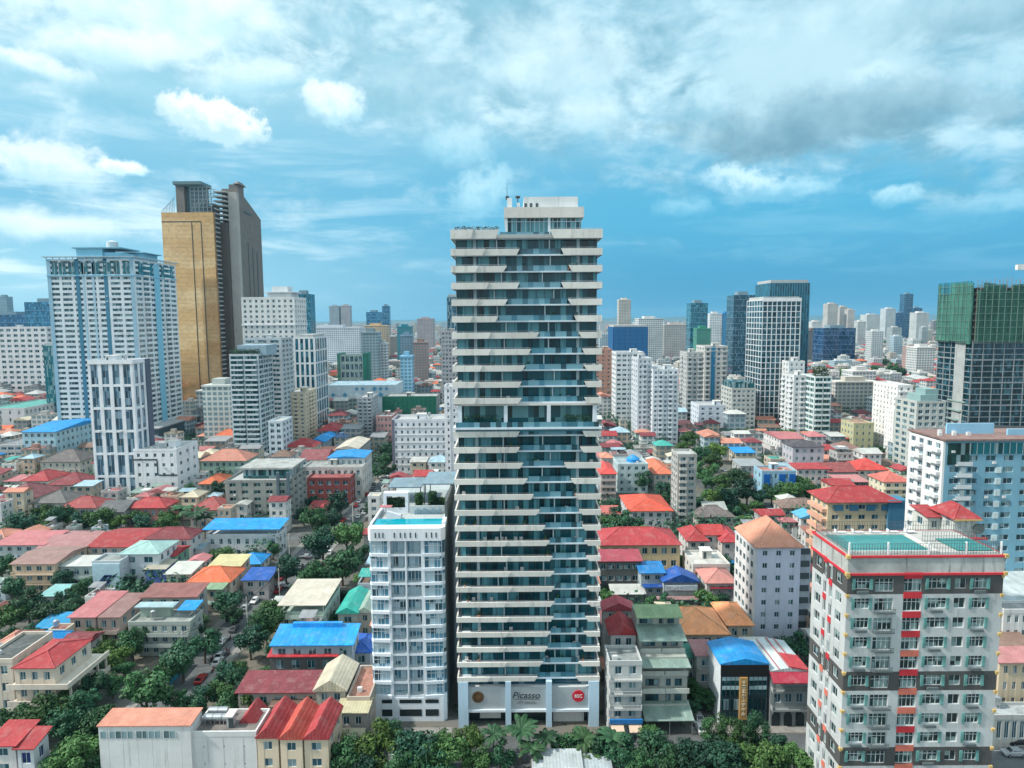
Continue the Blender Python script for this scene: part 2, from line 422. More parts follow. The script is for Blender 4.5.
# ------------------------------------------------------------------ windows and facades
WM = {}
def window_mb(w, h, kind):
    mb = MB()
    mb.box(-w / 2, w / 2, -0.03, 0.01, 0, h, 0)
    b = 0.07 if kind != 'bare' else 0.04
    for x in (-w / 2, w / 2 - b): mb.box(x, x + b, -0.10, -0.03, 0, h, 1)
    for z in (0.0, h - b): mb.box(-w / 2 + b, w / 2 - b, -0.10, -0.03, z, z + b, 1)
    if kind in ('slide', 'grid', 'tall'): mb.box(-b / 2, b / 2, -0.09, -0.03, b, h - b, 1)
    if kind == 'grid':
        for x in (-w / 4, w / 4): mb.box(x - b / 2, x + b / 2, -0.09, -0.03, b, h - b, 1)
        mb.box(-w / 2 + b, w / 2 - b, -0.085, -0.03, h * .68, h * .68 + b, 1)
    if kind == 'sill': mb.box(-w / 2 - .08, w / 2 + .08, -0.5, -0.10, -0.1, 0.0, 1)
    return mb
def window_mesh(w, h, kind, gm, fm):
    key = (round(w, 1), round(h, 1), kind, gm.name, fm.name)
    if key not in WM: WM[key] = window_mb(max(w, .3), max(h, .3), kind).mesh('window', [gm, fm])
    return WM[key]
class Fac:
    """one facade plane: u to the right when facing it, v outwards, z up"""
    def __init__(s, ox, oy, ang, L):
        s.o = (ox, oy); s.a = ang; s.L = L
        s.c, s.s = round(math.cos(rad(ang)), 6), round(math.sin(rad(ang)), 6)
    def pt(s, u, v):
        return (s.o[0] + u * s.c + v * s.s, s.o[1] + u * s.s - v * s.c)
    def box(s, mb, u0, u1, v0, v1, z0, z1, mi=0):
        a, b = s.pt(u0, v0), s.pt(u1, v1)
        mb.box(a[0], b[0], a[1], b[1], z0, z1, mi)
def grid_wall(mb, wins, fac, z0, z1, nf, nb, ww, wh, sill, t, margin=0.4, kind='slide', mi=0, skip=None, u_a=0.0, u_b=None):
    u_b = fac.L if u_b is None else u_b
    L = u_b - u_a; bw = (L - 2 * margin) / nb; fh = (z1 - z0) / nf
    pw = bw * (1 - ww)
    for i in range(nb + 1):
        a = u_a if i == 0 else u_a + margin + i * bw - pw / 2
        b = u_b if i == nb else u_a + margin + i * bw + pw / 2
        fac.box(mb, a, b, -t, 0, z0, z1 - 0.02, mi)
    zs = [z0]
    for f in range(nf):
        fac.box(mb, u_a + .01, u_b - .01, -t - .02, -0.04, zs[-1], z0 + f * fh + fh * sill, mi)
        zs.append(z0 + f * fh + fh * (sill + wh))
    fac.box(mb, u_a + .01, u_b - .01, -t - .02, -0.04, zs[-1], z1 - 0.04, mi)
    for f in range(nf):
        for i in range(nb):
            if skip and skip(f, i): continue
            u = u_a + margin + (i + .5) * bw
            p = fac.pt(u, -t + .012)
            wins.append((p, z0 + f * fh + fh * sill, fac.a, bw * ww, fh * wh, kind))
def place_windows(root, wins, gm, fm, cap=100, name='window'):
    base = Vector(root.location)
    wins.sort(key=lambda q: (Vector((q[0][0], q[0][1], q[1])) + base - CP).length)
    rest = MB()
    for k, (p, z, a, w, h, kind) in enumerate(wins):
        if k < cap:
            put(name, window_mesh(w, h, kind, gm, fm), root, (p[0], p[1], z), rad(a))
        else:
            mb = window_mb(w, h, kind); c, s = math.cos(rad(a)), math.sin(rad(a))
            mb.v = [(p[0] + x * c - y * s, p[1] + x * s + y * c, z + zz) for x, y, zz in mb.v]
            o = len(rest.v); rest.v += mb.v; rest.f += [tuple(o + i for i in f) for f in mb.f]; rest.mi += mb.mi
    if rest.v: struct(rest.build(name, [gm, fm], root), 'stuff')

# ------------------------------------------------------------------ roof furniture (parts of a building)
def water_tank(root, x, y, z, r=0.8, h=1.8, lying=False):
    mb = MB()
    if lying:
        mb.cyl(y, z + r + .5, x - h / 2, x + h / 2, r, n=12, axis='x')
        for k in (-.5, .5): mb.box(x + k - .08, x + k + .08, y - r * .8, y + r * .8, z, z + .75)
    else:
        for i in range(4):
            a = math.pi / 4 + i * math.pi / 2
            mb.box(x + r * .6 * math.cos(a) - .06, x + r * .6 * math.cos(a) + .06, y + r * .6 * math.sin(a) - .06, y + r * .6 * math.sin(a) + .06, z, z + .9)
        mb.cyl(x, y, z + .9, z + .9 + h, r, n=12); mb.cyl(x, y, z + .9 + h, z + 1.2 + h, r, r * .2, n=12)
    return mb.build('water_tank', METAL(), root)
def roof_room(root, x0, x1, y0, y1, z, h, m, name='stair_house'):
    mb = MB(); mb.box(x0, x1, y0, y1, z, z + h, 0); mb.box(x0 - .3, x1 + .3, y0 - .3, y1 + .3, z + h, z + h + .25, 1)
    o = mb.build(name, [m, wall_mat(PALE)], root)
    q = MB(); q.box(x0 + .4, x0 + 1.3, y0 - .06, y0 - .002, z, z + 2.1); q.build('door', FRAME_D(), o)
    return o
def aircon(root, x, y, z):
    mb = MB(); mb.box(x - .5, x + .5, y - .35, y + .35, z, z + .9); mb.cyl(x, y, z + .9, z + .95, .3, n=8)
    return mb.build('aircon_unit', plain_mat('aircon_paint', (.62, .64, .64)), root)
def parapet(mb, w, d, z, ph=0.9, t=0.25, mi=0, x0=None):
    a, b = -w / 2 - .05, w / 2 + .05
    mb.box(a, b, -.05, t, z - .3, z + ph, mi); mb.box(a, b, d - t, d + .05, z - .3, z + ph, mi)
    mb.box(a, a + t + .05, t, d - t, z - .3, z + ph, mi); mb.box(b - t - .05, b, t, d - t, z - .3, z + ph, mi)

# ------------------------------------------------------------------ a slab or tower block with gridded windows
def block(name, label, cat, xl, xr, yt, Y, d, wc, nf=None, fh=3.3, nb=5, ns=3, ww=.6, wh=.5, sill=.3, t=.35,
          glass=None, frame=None, kind='slide', par=1.0, group=None, side='auto', bands=None, balc=(), sbalc=(), cap=100,
          roof=True, base_c=None, strips=(), yw=None, rz=0.0, dirt=.25, hz=None):
    A, B = yp(xl, yt, Y), yp(xr, yt, Y)
    x0, x1, h = A.x, B.x, (A.z + B.z) / 2 - par
    if hz: h = hz
    w = x1 - x0
    root = thing(name, label, cat, ((x0 + x1) / 2, Y, 0), rz, group)
    occupy(x0, x1, Y, Y + d)
    nf = nf or max(1, round(h / fh)); fh = h / nf
    wm = wall_mat(wc, dirt=dirt); mb = MB(); wins = []
    mb.box(-w / 2 + t, w / 2 - t, t, d - t, 0, h)
    mb.box(-w / 2 + t, w / 2 - t, d - t, d, 0, h - .02)
    fr = Fac(-w / 2, 0, 0, w)
    grid_wall(mb, wins, fr, 0, h, nf, nb, ww, wh, sill, t, kind=kind)
    if side == 'auto': side = 'L' if (x0 + x1) / 2 > 0 else 'R'
    for sdn in 'LR':
        fc = Fac(w / 2, t, 90, d - t) if sdn == 'R' else Fac(-w / 2, d, -90, d - t)
        if sdn in side: grid_wall(mb, wins, fc, 0, h, nf, ns, ww, wh, sill, t, kind=kind)
        else: fc.box(mb, 0, d - t, -t, 0, 0, h - .02)
    parapet(mb, w, d, h, par)
    mb.box(-w / 2 + .25, w / 2 - .25, .25, d - .25, h - .1, h + .05, 1)
    mb.build('wall', [wm, wall_mat(GREY)], root)
    place_windows(root, wins, glass or gl(), frame or FRAME_W(), cap)
    bw = (w - .8) / nb; nbal = 0
    bm_ = {}
    for (cols, fc, n, L) in ((balc, fr, nb, w), (sbalc, Fac(w / 2, t, 90, d - t) if 'R' in side else Fac(-w / 2, d, -90, d - t), ns, d - t)):
        for c in cols:
            bwid = (L - .8) / n
            for f in range(1, nf):
                if nbal >= 100: break
                key = (round(bwid, 2),)
                if key not in bm_:
                    q = MB(); q.box(-bwid * .42, bwid * .42, -1.1, 0, -.12, 0.02, 0)
                    for xx in (-bwid * .42, bwid * .42 - .08): q.box(xx, xx + .08, -1.1, 0, .02, 1.0, 1)
                    q.box(-bwid * .42 + .08, bwid * .42 - .08, -1.1, -1.02, .02, 1.0, 1)
                    bm_[key] = q.mesh('balcony', [wm, wall_mat(tuple(min(.85, k * 1.08) for k in wc), dirt=.1)])
                p = fc.pt(.4 + (c + .5) * bwid, .0)
                put('balcony', bm_[key], root, (p[0], p[1], f * fh), rad(fc.a)); nbal += 1
    for (a, b, c, o) in strips:
        q = MB(); q.box(-w / 2 + a * w, -w / 2 + b * w, -o, -.003, 0, h + par * .9); q.build('pilaster_or_recess', wall_mat(c), root)
    if bands:
        for z in bands:
            q = MB(); q.box(-w / 2 - .25, w / 2 + .25, -.25, d + .25, z * h - .18, z * h + .18); q.build('cornice', wall_mat(PALE), root)
    if roof:
        rr = random.Random(label)
        if w > 9 and d > 8:
            a = rr.uniform(-w * .3, w * .1); roof_room(root, a, a + min(5, w * .3), d * .35, d * .35 + min(5, d * .4), h + .05, 2.8, wm)
        for k in range(rr.randint(1, 4)):
            aircon(root, rr.uniform(-w * .4, w * .4), rr.uniform(1.5, d * .3), h + .05)
        if rr.random() < .5: water_tank(root, rr.uniform(-w * .35, w * .35), d * .8, h + .05)
    rr = random.Random(label + 'ac'); shown = [q for q in wins if q[1] > 3][:160]
    if 'ac' not in WM:
        q = MB(); q.box(-.45, .45, -.42, -.02, 0, .65); q.cyl(-.1, .33, -.45, -.42, .24, n=8, axis='y'); q.v = [(x, y if y > -.43 else y, z) for x, y, z in q.v]; WM['ac'] = q.mesh('aircon_unit', plain_mat('aircon_paint', (.60, .62, .62)))
    for (p, z, a, ww_, hh_, kd) in rr.sample(shown, min(len(shown) // 5, 26)):
        c_, s_ = math.cos(rad(a)), math.sin(rad(a)); u = rr.choice((-.3, .3)) * ww_
        put('aircon_unit', WM['ac'], root, (p[0] + u * c_ + (t - .02) * s_, p[1] + u * s_ - (t - .02) * c_, z - .8), rad(a))
    root['dims'] = (w, d, h)
    return root, w, d, h

# ------------------------------------------------------------------ glass curtain-wall tower
def glass_tower(name, label, cat, xl, xr, yt, Y, d, gc, mc, nx=8, nd=6, fh=3.6, vert=.18, hor=.3, group=None, side='auto', hz=None, base=0):
    A, B = yp(xl, yt, Y), yp(xr, yt, Y)
    x0, x1, h = A.x, B.x, hz or (A.z + B.z) / 2
    w = x1 - x0; nf = max(2, round(h / fh)); fh = h / nf
    root = thing(name, label, cat, ((x0 + x1) / 2, Y, 0), 0, group); occupy(x0, x1, Y, Y + d)
    q = MB(); q.box(-w / 2, w / 2, 0, d, 0, h); q.build('glass_wall', gc, root)
    q = MB()
    for i in range(nx + 1):
        x = -w / 2 + i * w / nx; q.box(x - vert / 2, x + vert / 2, -.16, -.002, 0, h + .3)
    for i in range(nd + 1):
        y = i * d / nd
        for sx in (-1, 1): q.box(sx * (w / 2 + .16), sx * (w / 2 + .002), max(y - vert / 2, -.1), y + vert / 2, 0, h + .3)
    q.build('mullion', mc, root)
    q = MB()
    for f in range(nf + 1):
        z = f * fh; q.box(-w / 2 - .1, w / 2 + .1, -.10, d + .1, max(0, z - hor / 2), z + hor / 2)
    q.build('floor_line', mc, root)
    q = MB(); q.box(-w / 2 + 1, w / 2 - 1, 1, d - 1, h + hor / 2, h + 2.4); q.build('plant_room', wall_mat(GREY), root)
    root['dims'] = (w, d, h)
    return root, w, d, h

# ------------------------------------------------------------------ roofs
def net_mat(name, c):
    key = ('net', c)
    if key in MATS: return MATS[key]
    m, t, b = principled('safety_netting')
    ob = t.node('ShaderNodeTexCoord').outputs['Object']
    n2 = t.noise(t.mapping(ob, (0.35, 0.35, 0.05)), 1.0, 5.0, 0.65); n3 = t.noise(ob, 0.12, 4.0, .6)
    f = t.m('MULTIPLY', t.lin(n2, .3, .7, .45, 1.4), t.lin(n3, .3, .7, .75, 1.2))
    t.put(b.inputs['Base Color'], t.mix(1.0, c, t.xyz(f, f, f), 'MULTIPLY')); b.inputs['Roughness'].default_value = .85
    t.put(b.inputs['Alpha'], t.lin(n2, .35, .7, .86, .55))
    MATS[key] = m; return m
def roof_mb(kind, w, d, z, rh, ov=0.6, th=0.18):
    mb = MB(); x0, x1, y0, y1 = -w / 2 - ov, w / 2 + ov, -ov, d + ov
    W, D = x1 - x0, y1 - y0; zb = z - 0.02
    if kind == 'hip':
        if W >= D:
            k = min(D / 2, W / 2 - .2); r = [(x0 + k, (y0 + y1) / 2, z + rh), (x1 - k, (y0 + y1) / 2, z + rh)]
            vs = [(x0, y0, zb + th), (x1, y0, zb + th), (x1, y1, zb + th), (x0, y1, zb + th)] + r
            fs = [(0, 1, 5, 4), (1, 2, 5), (2, 3, 4, 5), (3, 0, 4)]
        else:
            k = min(W / 2, D / 2 - .2); r = [((x0 + x1) / 2, y0 + k, z + rh), ((x0 + x1) / 2, y1 - k, z + rh)]
            vs = [(x0, y0, zb + th), (x1, y0, zb + th), (x1, y1, zb + th), (x0, y1, zb + th)] + r
            fs = [(0, 1, 4), (1, 2, 5, 4), (2, 3, 5), (3, 0, 4, 5)]
        vs += [(x0, y0, zb), (x1, y0, zb), (x1, y1, zb), (x0, y1, zb)]
        fs += [(6, 7, 1, 0), (7, 8, 2, 1), (8, 9, 3, 2), (9, 6, 0, 3), (9, 8, 7, 6)]
        mb.add(vs, fs)
    elif kind == 'gable_y':      # ridge runs away from the camera, gable faces the front
        xm = 0.0
        vs = [(x0, y0, zb), (x1, y0, zb), (x1, y0, zb + th), (xm, y0, z + rh), (x0, y0, zb + th)]
        vs += [(a, y1, c) for a, b, c in vs]
        mb.add(vs, [(0, 1, 2, 3, 4), (9, 8, 7, 6, 5), (1, 6, 7, 2), (2, 7, 8, 3), (3, 8, 9, 4), (4, 9, 5, 0), (0, 5, 6, 1)])
    elif kind == 'gable_x':
        ym = (y0 + y1) / 2
        vs = [(x0, y0, zb), (x0, y1, zb), (x0, y1, zb + th), (x0, ym, z + rh), (x0, y0, zb + th)]
        vs += [(x1, b, c) for a, b, c in vs]
        mb.add(vs, [(4, 3, 2, 1, 0), (5, 6, 7, 8, 9), (0, 1, 6, 5), (1, 2, 7, 6), (2, 3, 8, 7), (3, 4, 9, 8), (4, 0, 5, 9)])
    elif kind == 'shed':
        vs = [(x0, y0, zb), (x1, y0, zb), (x1, y1, zb + rh), (x0, y1, zb + rh), (x0, y0, zb + th), (x1, y0, zb + th), (x1, y1, zb + rh + th), (x0, y1, zb + rh + th)]
        mb.hexa(vs)
    return mb

# ------------------------------------------------------------------ a low building with a shaped or flat roof (world metres)
def low_rise(name, label, cat, x0, x1, Y, d, h, wc, roof, rc, rh=None, nf=None, nb=None, group=None, side='auto', balc=False,
             metal=False, ov=0.6, tank=None, glass=None, frame=None, ww=.5, wh=.48, fin=True, rz=0.0, open_top=False, cap=100, kind='slide', pitch=1.6):
    w = x1 - x0
    root = thing(name, label, cat, ((x0 + x1) / 2, Y, 0), rz, group)
    occupy(x0, x1, Y, Y + d)
    nf = nf or max(1, round(h / 3.4)); nb = nb or max(1, round(w / 3.4))
    t = .25; wm = wall_mat(wc); mb = MB(); wins = []
    hh = h if not open_top else h - 2.6
    nfw = nf if not open_top else max(1, nf - 1)
    mb.box(-w / 2 + t, w / 2 - t, t, d - t, 0, hh)
    mb.box(-w / 2 + t, w / 2 - t, d - t, d, 0, hh - .02)
    fr = Fac(-w / 2, 0, 0, w)
    grid_wall(mb, wins, fr, 0, hh, nfw, nb, ww, wh, .28, t, kind=kind)
    if side == 'auto': side = 'L' if (x0 + x1) / 2 > 0 else 'R'
    for sdn in 'LR':
        fc = Fac(w / 2, t, 90, d - t) if sdn == 'R' else Fac(-w / 2, d, -90, d - t)
        if sdn in side: grid_wall(mb, wins, fc, 0, hh, nfw, max(1, round(d / 4.5)), .42, wh, .28, t, kind=kind)
        else: fc.box(mb, 0, d - t, -t, 0, 0, hh - .02)
    if open_top:
        for xx in (-w / 2 + .15, w / 2 - .4):
            for yy in (.1, d - .4): mb.box(xx, xx + .25, yy, yy + .25, hh, h)
        parapet(mb, w, d, hh, .8, .2)
    if roof == 'flat':
        parapet(mb, w, d, h, .7)
    mb.build('wall', [wm], root)
    rm = roof_mat(rc, metal, pitch=pitch)
    if roof == 'flat':
        q = MB(); q.box(-w / 2 + .2, w / 2 - .2, .2, d - .2, h - .08, h + .05); q.build('roof', roof_mat(rc, False, .5, .2), root)
    else:
        if rh is None: rh = {'hip': .30 * min(w, d), 'gable_y': .22 * w, 'gable_x': .22 * d, 'shed': .10 * d}[roof]
        ro = roof_mb(roof, w, d, h, rh, ov).build('roof', rm, root)
        if roof == 'hip' and fin:
            q = MB(); W, D = w + 2 * ov, d + 2 * ov; k = min(W, D) / 2
            if W >= D: a, b = (-W / 2 + k, d / 2, h + rh + .06), (W / 2 - k, d / 2, h + rh + .06)
            else: a, b = (0, -ov + k, h + rh + .06), (0, d + ov - k, h + rh + .06)
            q.tube(a, (b[0] + .01, b[1] + .01, b[2]), .14, .14)
            for cx, cy, e in ((-W / 2, -ov, a), (W / 2, -ov, b if W >= D else a), (-W / 2, d + ov, a if W >= D else b), (W / 2, d + ov, b)):
                q.tube((cx, cy, h + .18), e, .12, .12)
            q.build('ridge_cap', roof_mat(tuple(min(.8, c * 1.25 + .02) for c in rc), metal, .2), ro)
    place_windows(root, wins, glass or gl(), frame or FRAME_W(), cap)
    if balc and nf > 1:
        fh = h / nf
        for f in range(1, nf):
            q = MB(); q.box(-w / 2 + .1, w / 2 - .1, -1.2, -.003, f * fh - .15, f * fh)
            bo = q.build('balcony', wall_mat(wc, dirt=.3), root)
            q = MB(); solid = (rr0 := random.Random(label + 'b').random()) < .5
            z0 = f * fh
            if solid: q.box(-w / 2 + .1, w / 2 - .1, -1.2, -1.1, z0, z0 + .9)
            else:
                for zz in (.12, .88): q.box(-w / 2 + .1, w / 2 - .1, -1.18, -1.12, z0 + zz, z0 + zz + .06)
                n_ = int(w / .3)
                for i in range(n_ + 1): u = -w / 2 + .13 + i * (w - .26) / n_; q.box(u - .03, u + .03, -1.18, -1.12, z0, z0 + .9)
            for xx in (-w / 2 + .1, w / 2 - .2): q.box(xx, xx + .1, -1.1, -.003, z0, z0 + .9)
            q.build('railing', wall_mat(tuple(min(.78, k * 1.08) for k in wc), dirt=.15), bo)
    rr = random.Random(label + str(x0))
    if roof == 'flat':
        if tank is None: tank = rr.random() < .6
        if w > 8 and d > 8 and rr.random() < .6: roof_room(root, -w * .1, -w * .1 + 3, d * .5, d * .5 + 3.4, h + .05, 2.5, wm)
        if tank: water_tank(root, rr.uniform(-w * .3, w * .3), rr.uniform(d * .3, d * .8), h + .05, .7, 1.5)
        if rr.random() < .6: aircon(root, rr.uniform(-w * .3, w * .3), d * .25, h + .05)
        if name == 'house' and rr.random() < .65:
            a, b = -w * .5, w * rr.uniform(.1, .5); ya, yb = d * rr.uniform(.0, .3), d * rr.uniform(.7, 1.0); zc = h + rr.uniform(2.1, 2.7)
            q = MB(); q.hexa([(a, ya, zc), (b, ya, zc), (b, yb, zc + .5), (a, yb, zc + .5), (a, ya, zc + .08), (b, ya, zc + .08), (b, yb, zc + .58), (a, yb, zc + .58)], 0)
            for xx in (a + .1, b - .2):
                for yy in (ya + .1, yb - .2): q.box(xx, xx + .1, yy, yy + .1, h + .05, zc + .3, 1)
            q.build('roof_cover', [roof_mat(rr.choice([R_PALE, R_LBLUE, R_PINK, R_GREY, R_TEAL, R_RED, R_SAGE]), True, .35), METAL()], root)
    if name == 'house' and rr.random() < .35:
        zc = min(3.0, h * .45); c = rr.choice([R_PALE, R_RED, R_SAGE, R_GREY, R_BLUE, (.5, .46, .36)]); u = rr.uniform(-.45, .0) * w; v = u + w * rr.uniform(.4, .5)
        q = MB(); q.hexa([(u, -2.0, zc - .3), (v, -2.0, zc - .3), (v, -.02, zc), (u, -.02, zc), (u, -2.0, zc - .22), (v, -2.0, zc - .22), (v, -.02, zc + .08), (u, -.02, zc + .08)]); q.build('awning', roof_mat(c, True, .35), root)
    if name == 'house' and roof != 'flat' and rr.random() < .3:
        q = MB(); x_ = w / 2 + .15 if root.location.x < 0 else -w / 2 - .15; s_ = 1 if root.location.x < 0 else -1
        q.box(x_, x_ + s_ * min(2.4, w * .25), d * .3, d * .95, 0, h * .55); ex = q.build('side_extension', wm, root)
        q = MB(); q.hexa([(min(x_, x_ + s_ * 2.6), d * .28, h * .55 + .01), (max(x_, x_ + s_ * 2.6), d * .28, h * .55 + .01), (max(x_, x_ + s_ * 2.6), d, h * .55 + .3), (min(x_, x_ + s_ * 2.6), d, h * .55 + .3), (min(x_, x_ + s_ * 2.6), d * .28, h * .55 + .11), (max(x_, x_ + s_ * 2.6), d * .28, h * .55 + .11), (max(x_, x_ + s_ * 2.6), d, h * .55 + .4), (min(x_, x_ + s_ * 2.6), d, h * .55 + .4)])
        q.build('roof', roof_mat(rr.choice([R_PALE, R_GREY, R_PINK, R_LBLUE, R_BROWN]), True, .4), ex)
    root['dims'] = (w, d, h)
    return root, w, d, h

def house(label, xl, xr, yt, ye, h, roof, rc, wc, **k):
    """from photograph measurements: eave from xl to xr at row ye and height h, top of the roof at row yt"""
    name = k.pop('name', 'house'); cat = k.pop('cat', 'house'); dd = k.pop('d', None)
    rhk = k.pop('rh', None)
    c = gp((xl + xr) / 2, ye, h); Y = c.y
    x0, x1 = yp(xl, ye, Y).x, yp(xr, ye, Y).x; w = x1 - x0
    def top(d):
        rh = rhk if rhk is not None else {'hip': .30 * min(w, d), 'gable_y': .22 * w, 'gable_x': .22 * d, 'shed': .10 * d, 'flat': 0}[roof]
        y = {'hip': Y + max(d / 2, d - w / 2), 'gable_y': Y + d, 'gable_x': Y + d / 2, 'shed': Y + d, 'flat': Y + d}[roof]
        v = proj(((x0 + x1) / 2, y, h + rh))[1]
        return min(v, proj(((x0 + x1) / 2, Y + d, h))[1]) if roof == 'hip' else v
    lo, hi = 4.0, 90.0
    for _ in range(30):
        mid = (lo + hi) / 2
        if top(mid) > yt: lo = mid
        else: hi = mid
    d = dd or (lo + hi) / 2
    return low_rise(name, label, cat, x0, x1, Y, d, h, wc, roof, rc, rh=rhk, **k)

# ------------------------------------------------------------------ trees
def crown_mesh(seed, n=14, per=190, spread=2.8, zc=5.1, zr=2.2, leaf=.62):
    r = random.Random(seed); mb = MB()
    cl = []
    for i in range(n):
        a = r.uniform(0, 2 * math.pi); q = math.sqrt(r.random()) * spread
        cl.append((q * math.cos(a), q * math.sin(a), zc + r.uniform(-zr, zr) * (1 - .35 * q / spread), r.uniform(1.0, 1.9)))
    for cx, cy_, cz, cr in cl:
        for k in range(per):
            v = Vector((r.gauss(0, 1), r.gauss(0, 1), r.gauss(0, 1))).normalized()
            p = Vector((cx, cy_, cz)) + Vector((v.x, v.y, v.z * .8)) * cr * (r.random() ** .4)
            nrm = (v + Vector((r.gauss(0, .5), r.gauss(0, .5), r.gauss(.3, .5)))).normalized()
            u = nrm.orthogonal().normalized(); u = Matrix.Rotation(r.uniform(0, 6.28), 3, nrm) @ u; w = nrm.cross(u)
            s = leaf * r.uniform(.55, 1.15)
            mb.add([p - u * s * .5, p + w * s * .32, p + u * s * .6, p - w * s * .32], [(0, 1, 2, 3)])
    return mb.mesh('crown', leaf_mat([(0.025, 0.086, 0.043), (0.033, 0.098, 0.038), (0.050, 0.118, 0.036), (0.021, 0.070, 0.044)][seed % 4]))
def trunk_mesh(seed):
    r = random.Random(seed); mb = MB()
    mb.tube((0, 0, 0), (.1, .05, 2.2), .28, .2, 8); mb.tube((.1, .05, 2.2), (.0, .15, 4.6), .2, .13, 7)
    for i in range(5):
        a = i * 1.3 + r.random(); z = r.uniform(2.0, 3.6)
        mb.tube((.08, .05, z), (1.7 * math.cos(a), 1.7 * math.sin(a), z + r.uniform(1.8, 3.0)), .12, .04, 5)
    return mb.mesh('trunk', plain_mat('bark', (.10, .075, .055), .9, vary=.3))
LEAFC = [(0.026, 0.090, 0.055), (0.034, 0.105, 0.050), (0.055, 0.130, 0.045), (0.022, 0.075, 0.058)]
CROWNS = [crown_mesh(3 + i, n=13 + i % 4, spread=2.6 + .12 * i, zr=2.0 + .25 * (i % 3)) for i in range(8)]
TALLC = [crown_mesh(40 + i, n=16, per=150, spread=1.0, zc=5.6, zr=4.6, leaf=.5) for i in range(2)]
TRUNKS = [trunk_mesh(i) for i in range(3)]
def palm_meshes(seed):
    r = random.Random(seed); t = MB(); n = 7; L = 6.0
    for i in range(n): t.tube((.25 * math.sin(i * .3), 0, L * i / n), (.25 * math.sin((i + 1) * .3), 0, L * (i + 1) / n), .2 - i * .01, .19 - i * .01, 7)
    c = MB(); base = Vector((.25 * math.sin(n * .3), 0, L))
    for k in range(16):
        a = k * 2.4; up = r.uniform(.1, 1.1); p = base.copy(); d = Vector((math.cos(a), math.sin(a), up)).normalized(); side = Vector((-math.sin(a), math.cos(a), 0))
        for s in range(7):
            q = p + d * .48; wd = .62 * math.sin(math.pi * (s + 1.2) / 9)
            for sg in (-1, 1):
                c.add([p, q, q + side * sg * wd * .9 - Vector((0, 0, .22)), p + side * sg * wd - Vector((0, 0, .22))], [(0, 1, 2, 3)])
            p = q; d = (d - Vector((0, 0, .17))).normalized()
    return t.mesh('trunk', plain_mat('palm_bark', (.16, .13, .10), .9)), c.mesh('crown', leaf_mat((0.03, 0.085, 0.04), 'fronds'))
PALM = palm_meshes(5)
TREE_N = [0]; BROAD = [0]
def tree_at(x, y, s, label, group, kind='tree', sq=1.0):
    if kind == 'tree': BROAD[0] += 1
    rr = random.Random(TREE_N[0] * 7 + 1); TREE_N[0] += 1
    name = {'tree': 'broadleaf_tree', 'palm': 'palm_tree', 'tall': 'slender_tree'}[kind]
    o = thing(name, label, 'tree', (x, y, 0), rr.uniform(0, 6.28), group)
    o.scale = (s, s, s * sq)
    if kind == 'palm': tm, cm = PALM
    else: tm, cm = rr.choice(TRUNKS), rr.choice(CROWNS if kind == 'tree' else TALLC)
    put('trunk', tm, o); put('crown', cm, o)
    return o
def tree(px, py, r, label, group, kind='tree', keep=True):
    s = 1.0; rm = {'tree': 3.8, 'palm': 2.9, 'tall': 2.2}[kind]
    for _ in range(6):
        p = gp(px, py, 5.3 * s); dep = -(CR.transposed() @ (p - CP)).z
        s = min(2.3, max(.35, r * 1.15 * dep / F / rm))
    if keep: occupy(p.x - 1.6 * s, p.x + 1.6 * s, p.y - 1.6 * s, p.y + 1.6 * s)
    return tree_at(p.x, p.y, s, label, group, kind)

# ------------------------------------------------------------------ vehicles
def car_proto(c):
    body = MB()
    prof = [(-2.1, .35), (2.1, .35), (2.15, .75), (1.9, .88), (1.15, .95), (.55, 1.42), (-1.05, 1.45), (-1.75, .98), (-2.1, .92)]
    n = len(prof)
    vs = [(-.82 if z < 1.2 else -.66, y, z) for y, z in prof] + [(.82 if z < 1.2 else .66, y, z) for y, z in prof]
    body.add(vs, [tuple(range(n)), tuple(range(2 * n - 1, n - 1, -1))] + [(i, n + i, n + (i + 1) % n, (i + 1) % n) for i in range(n)])
    bm = body.mesh('body', plain_mat('car_paint', c, .25, .2, vary=.03))
    g = MB()
    g.add([(-.64, 1.09, 1.0), (.64, 1.09, 1.0), (.58, .60, 1.42), (-.58, .60, 1.42)], [(0, 1, 2, 3)])
    g.add([(-.64, -1.70, 1.03), (.64, -1.70, 1.03), (.58, -1.14, 1.44), (-.58, -1.14, 1.44)], [(1, 0, 3, 2)])
    g.v = [(x, y + (.03 if y > 0 else -.03), z + .02) for x, y, z in g.v]
    for sx in (-1, 1): g.add([(sx * .80, .9, 1.0), (sx * .80, -1.5, 1.02), (sx * .685, -1.0, 1.38), (sx * .685, .5, 1.36)], [(0, 1, 2, 3)])
    gm = g.mesh('windscreen', glass_mat((.01, .02, .025), amt=0.0))
    w = MB(); w.cyl(0, 0, -.1, .1, .33, n=12, axis='x'); w.cyl(0, 0, -.11, .11, .18, n=10, mi=1, axis='x')
    return bm, gm, w.mesh('wheel', [plain_mat('tyre', (.02, .02, .02), .9), METAL()])
CARS = {}
CARC = {'white': (.75, .76, .77), 'black': (.02, .02, .025), 'silver': (.42, .44, .46), 'red': (.4, .03, .03), 'grey': (.14, .15, .16)}
def car(x, y, ang, colour, label, group, z=0.012, s=1.0):
    if colour not in CARS: CARS[colour] = car_proto(CARC[colour])
    bm, gm, wm = CARS[colour]
    o = thing('parked_car', label, 'car', (x, y, z), rad(ang), group); o.scale = (s, s, s)
    put('body', bm, o); put('windscreen', gm, o)
    for sx in (-.78, .78):
        for yy in (-1.3, 1.3): put('wheel', wm, o, (sx, yy, .33))
    return o
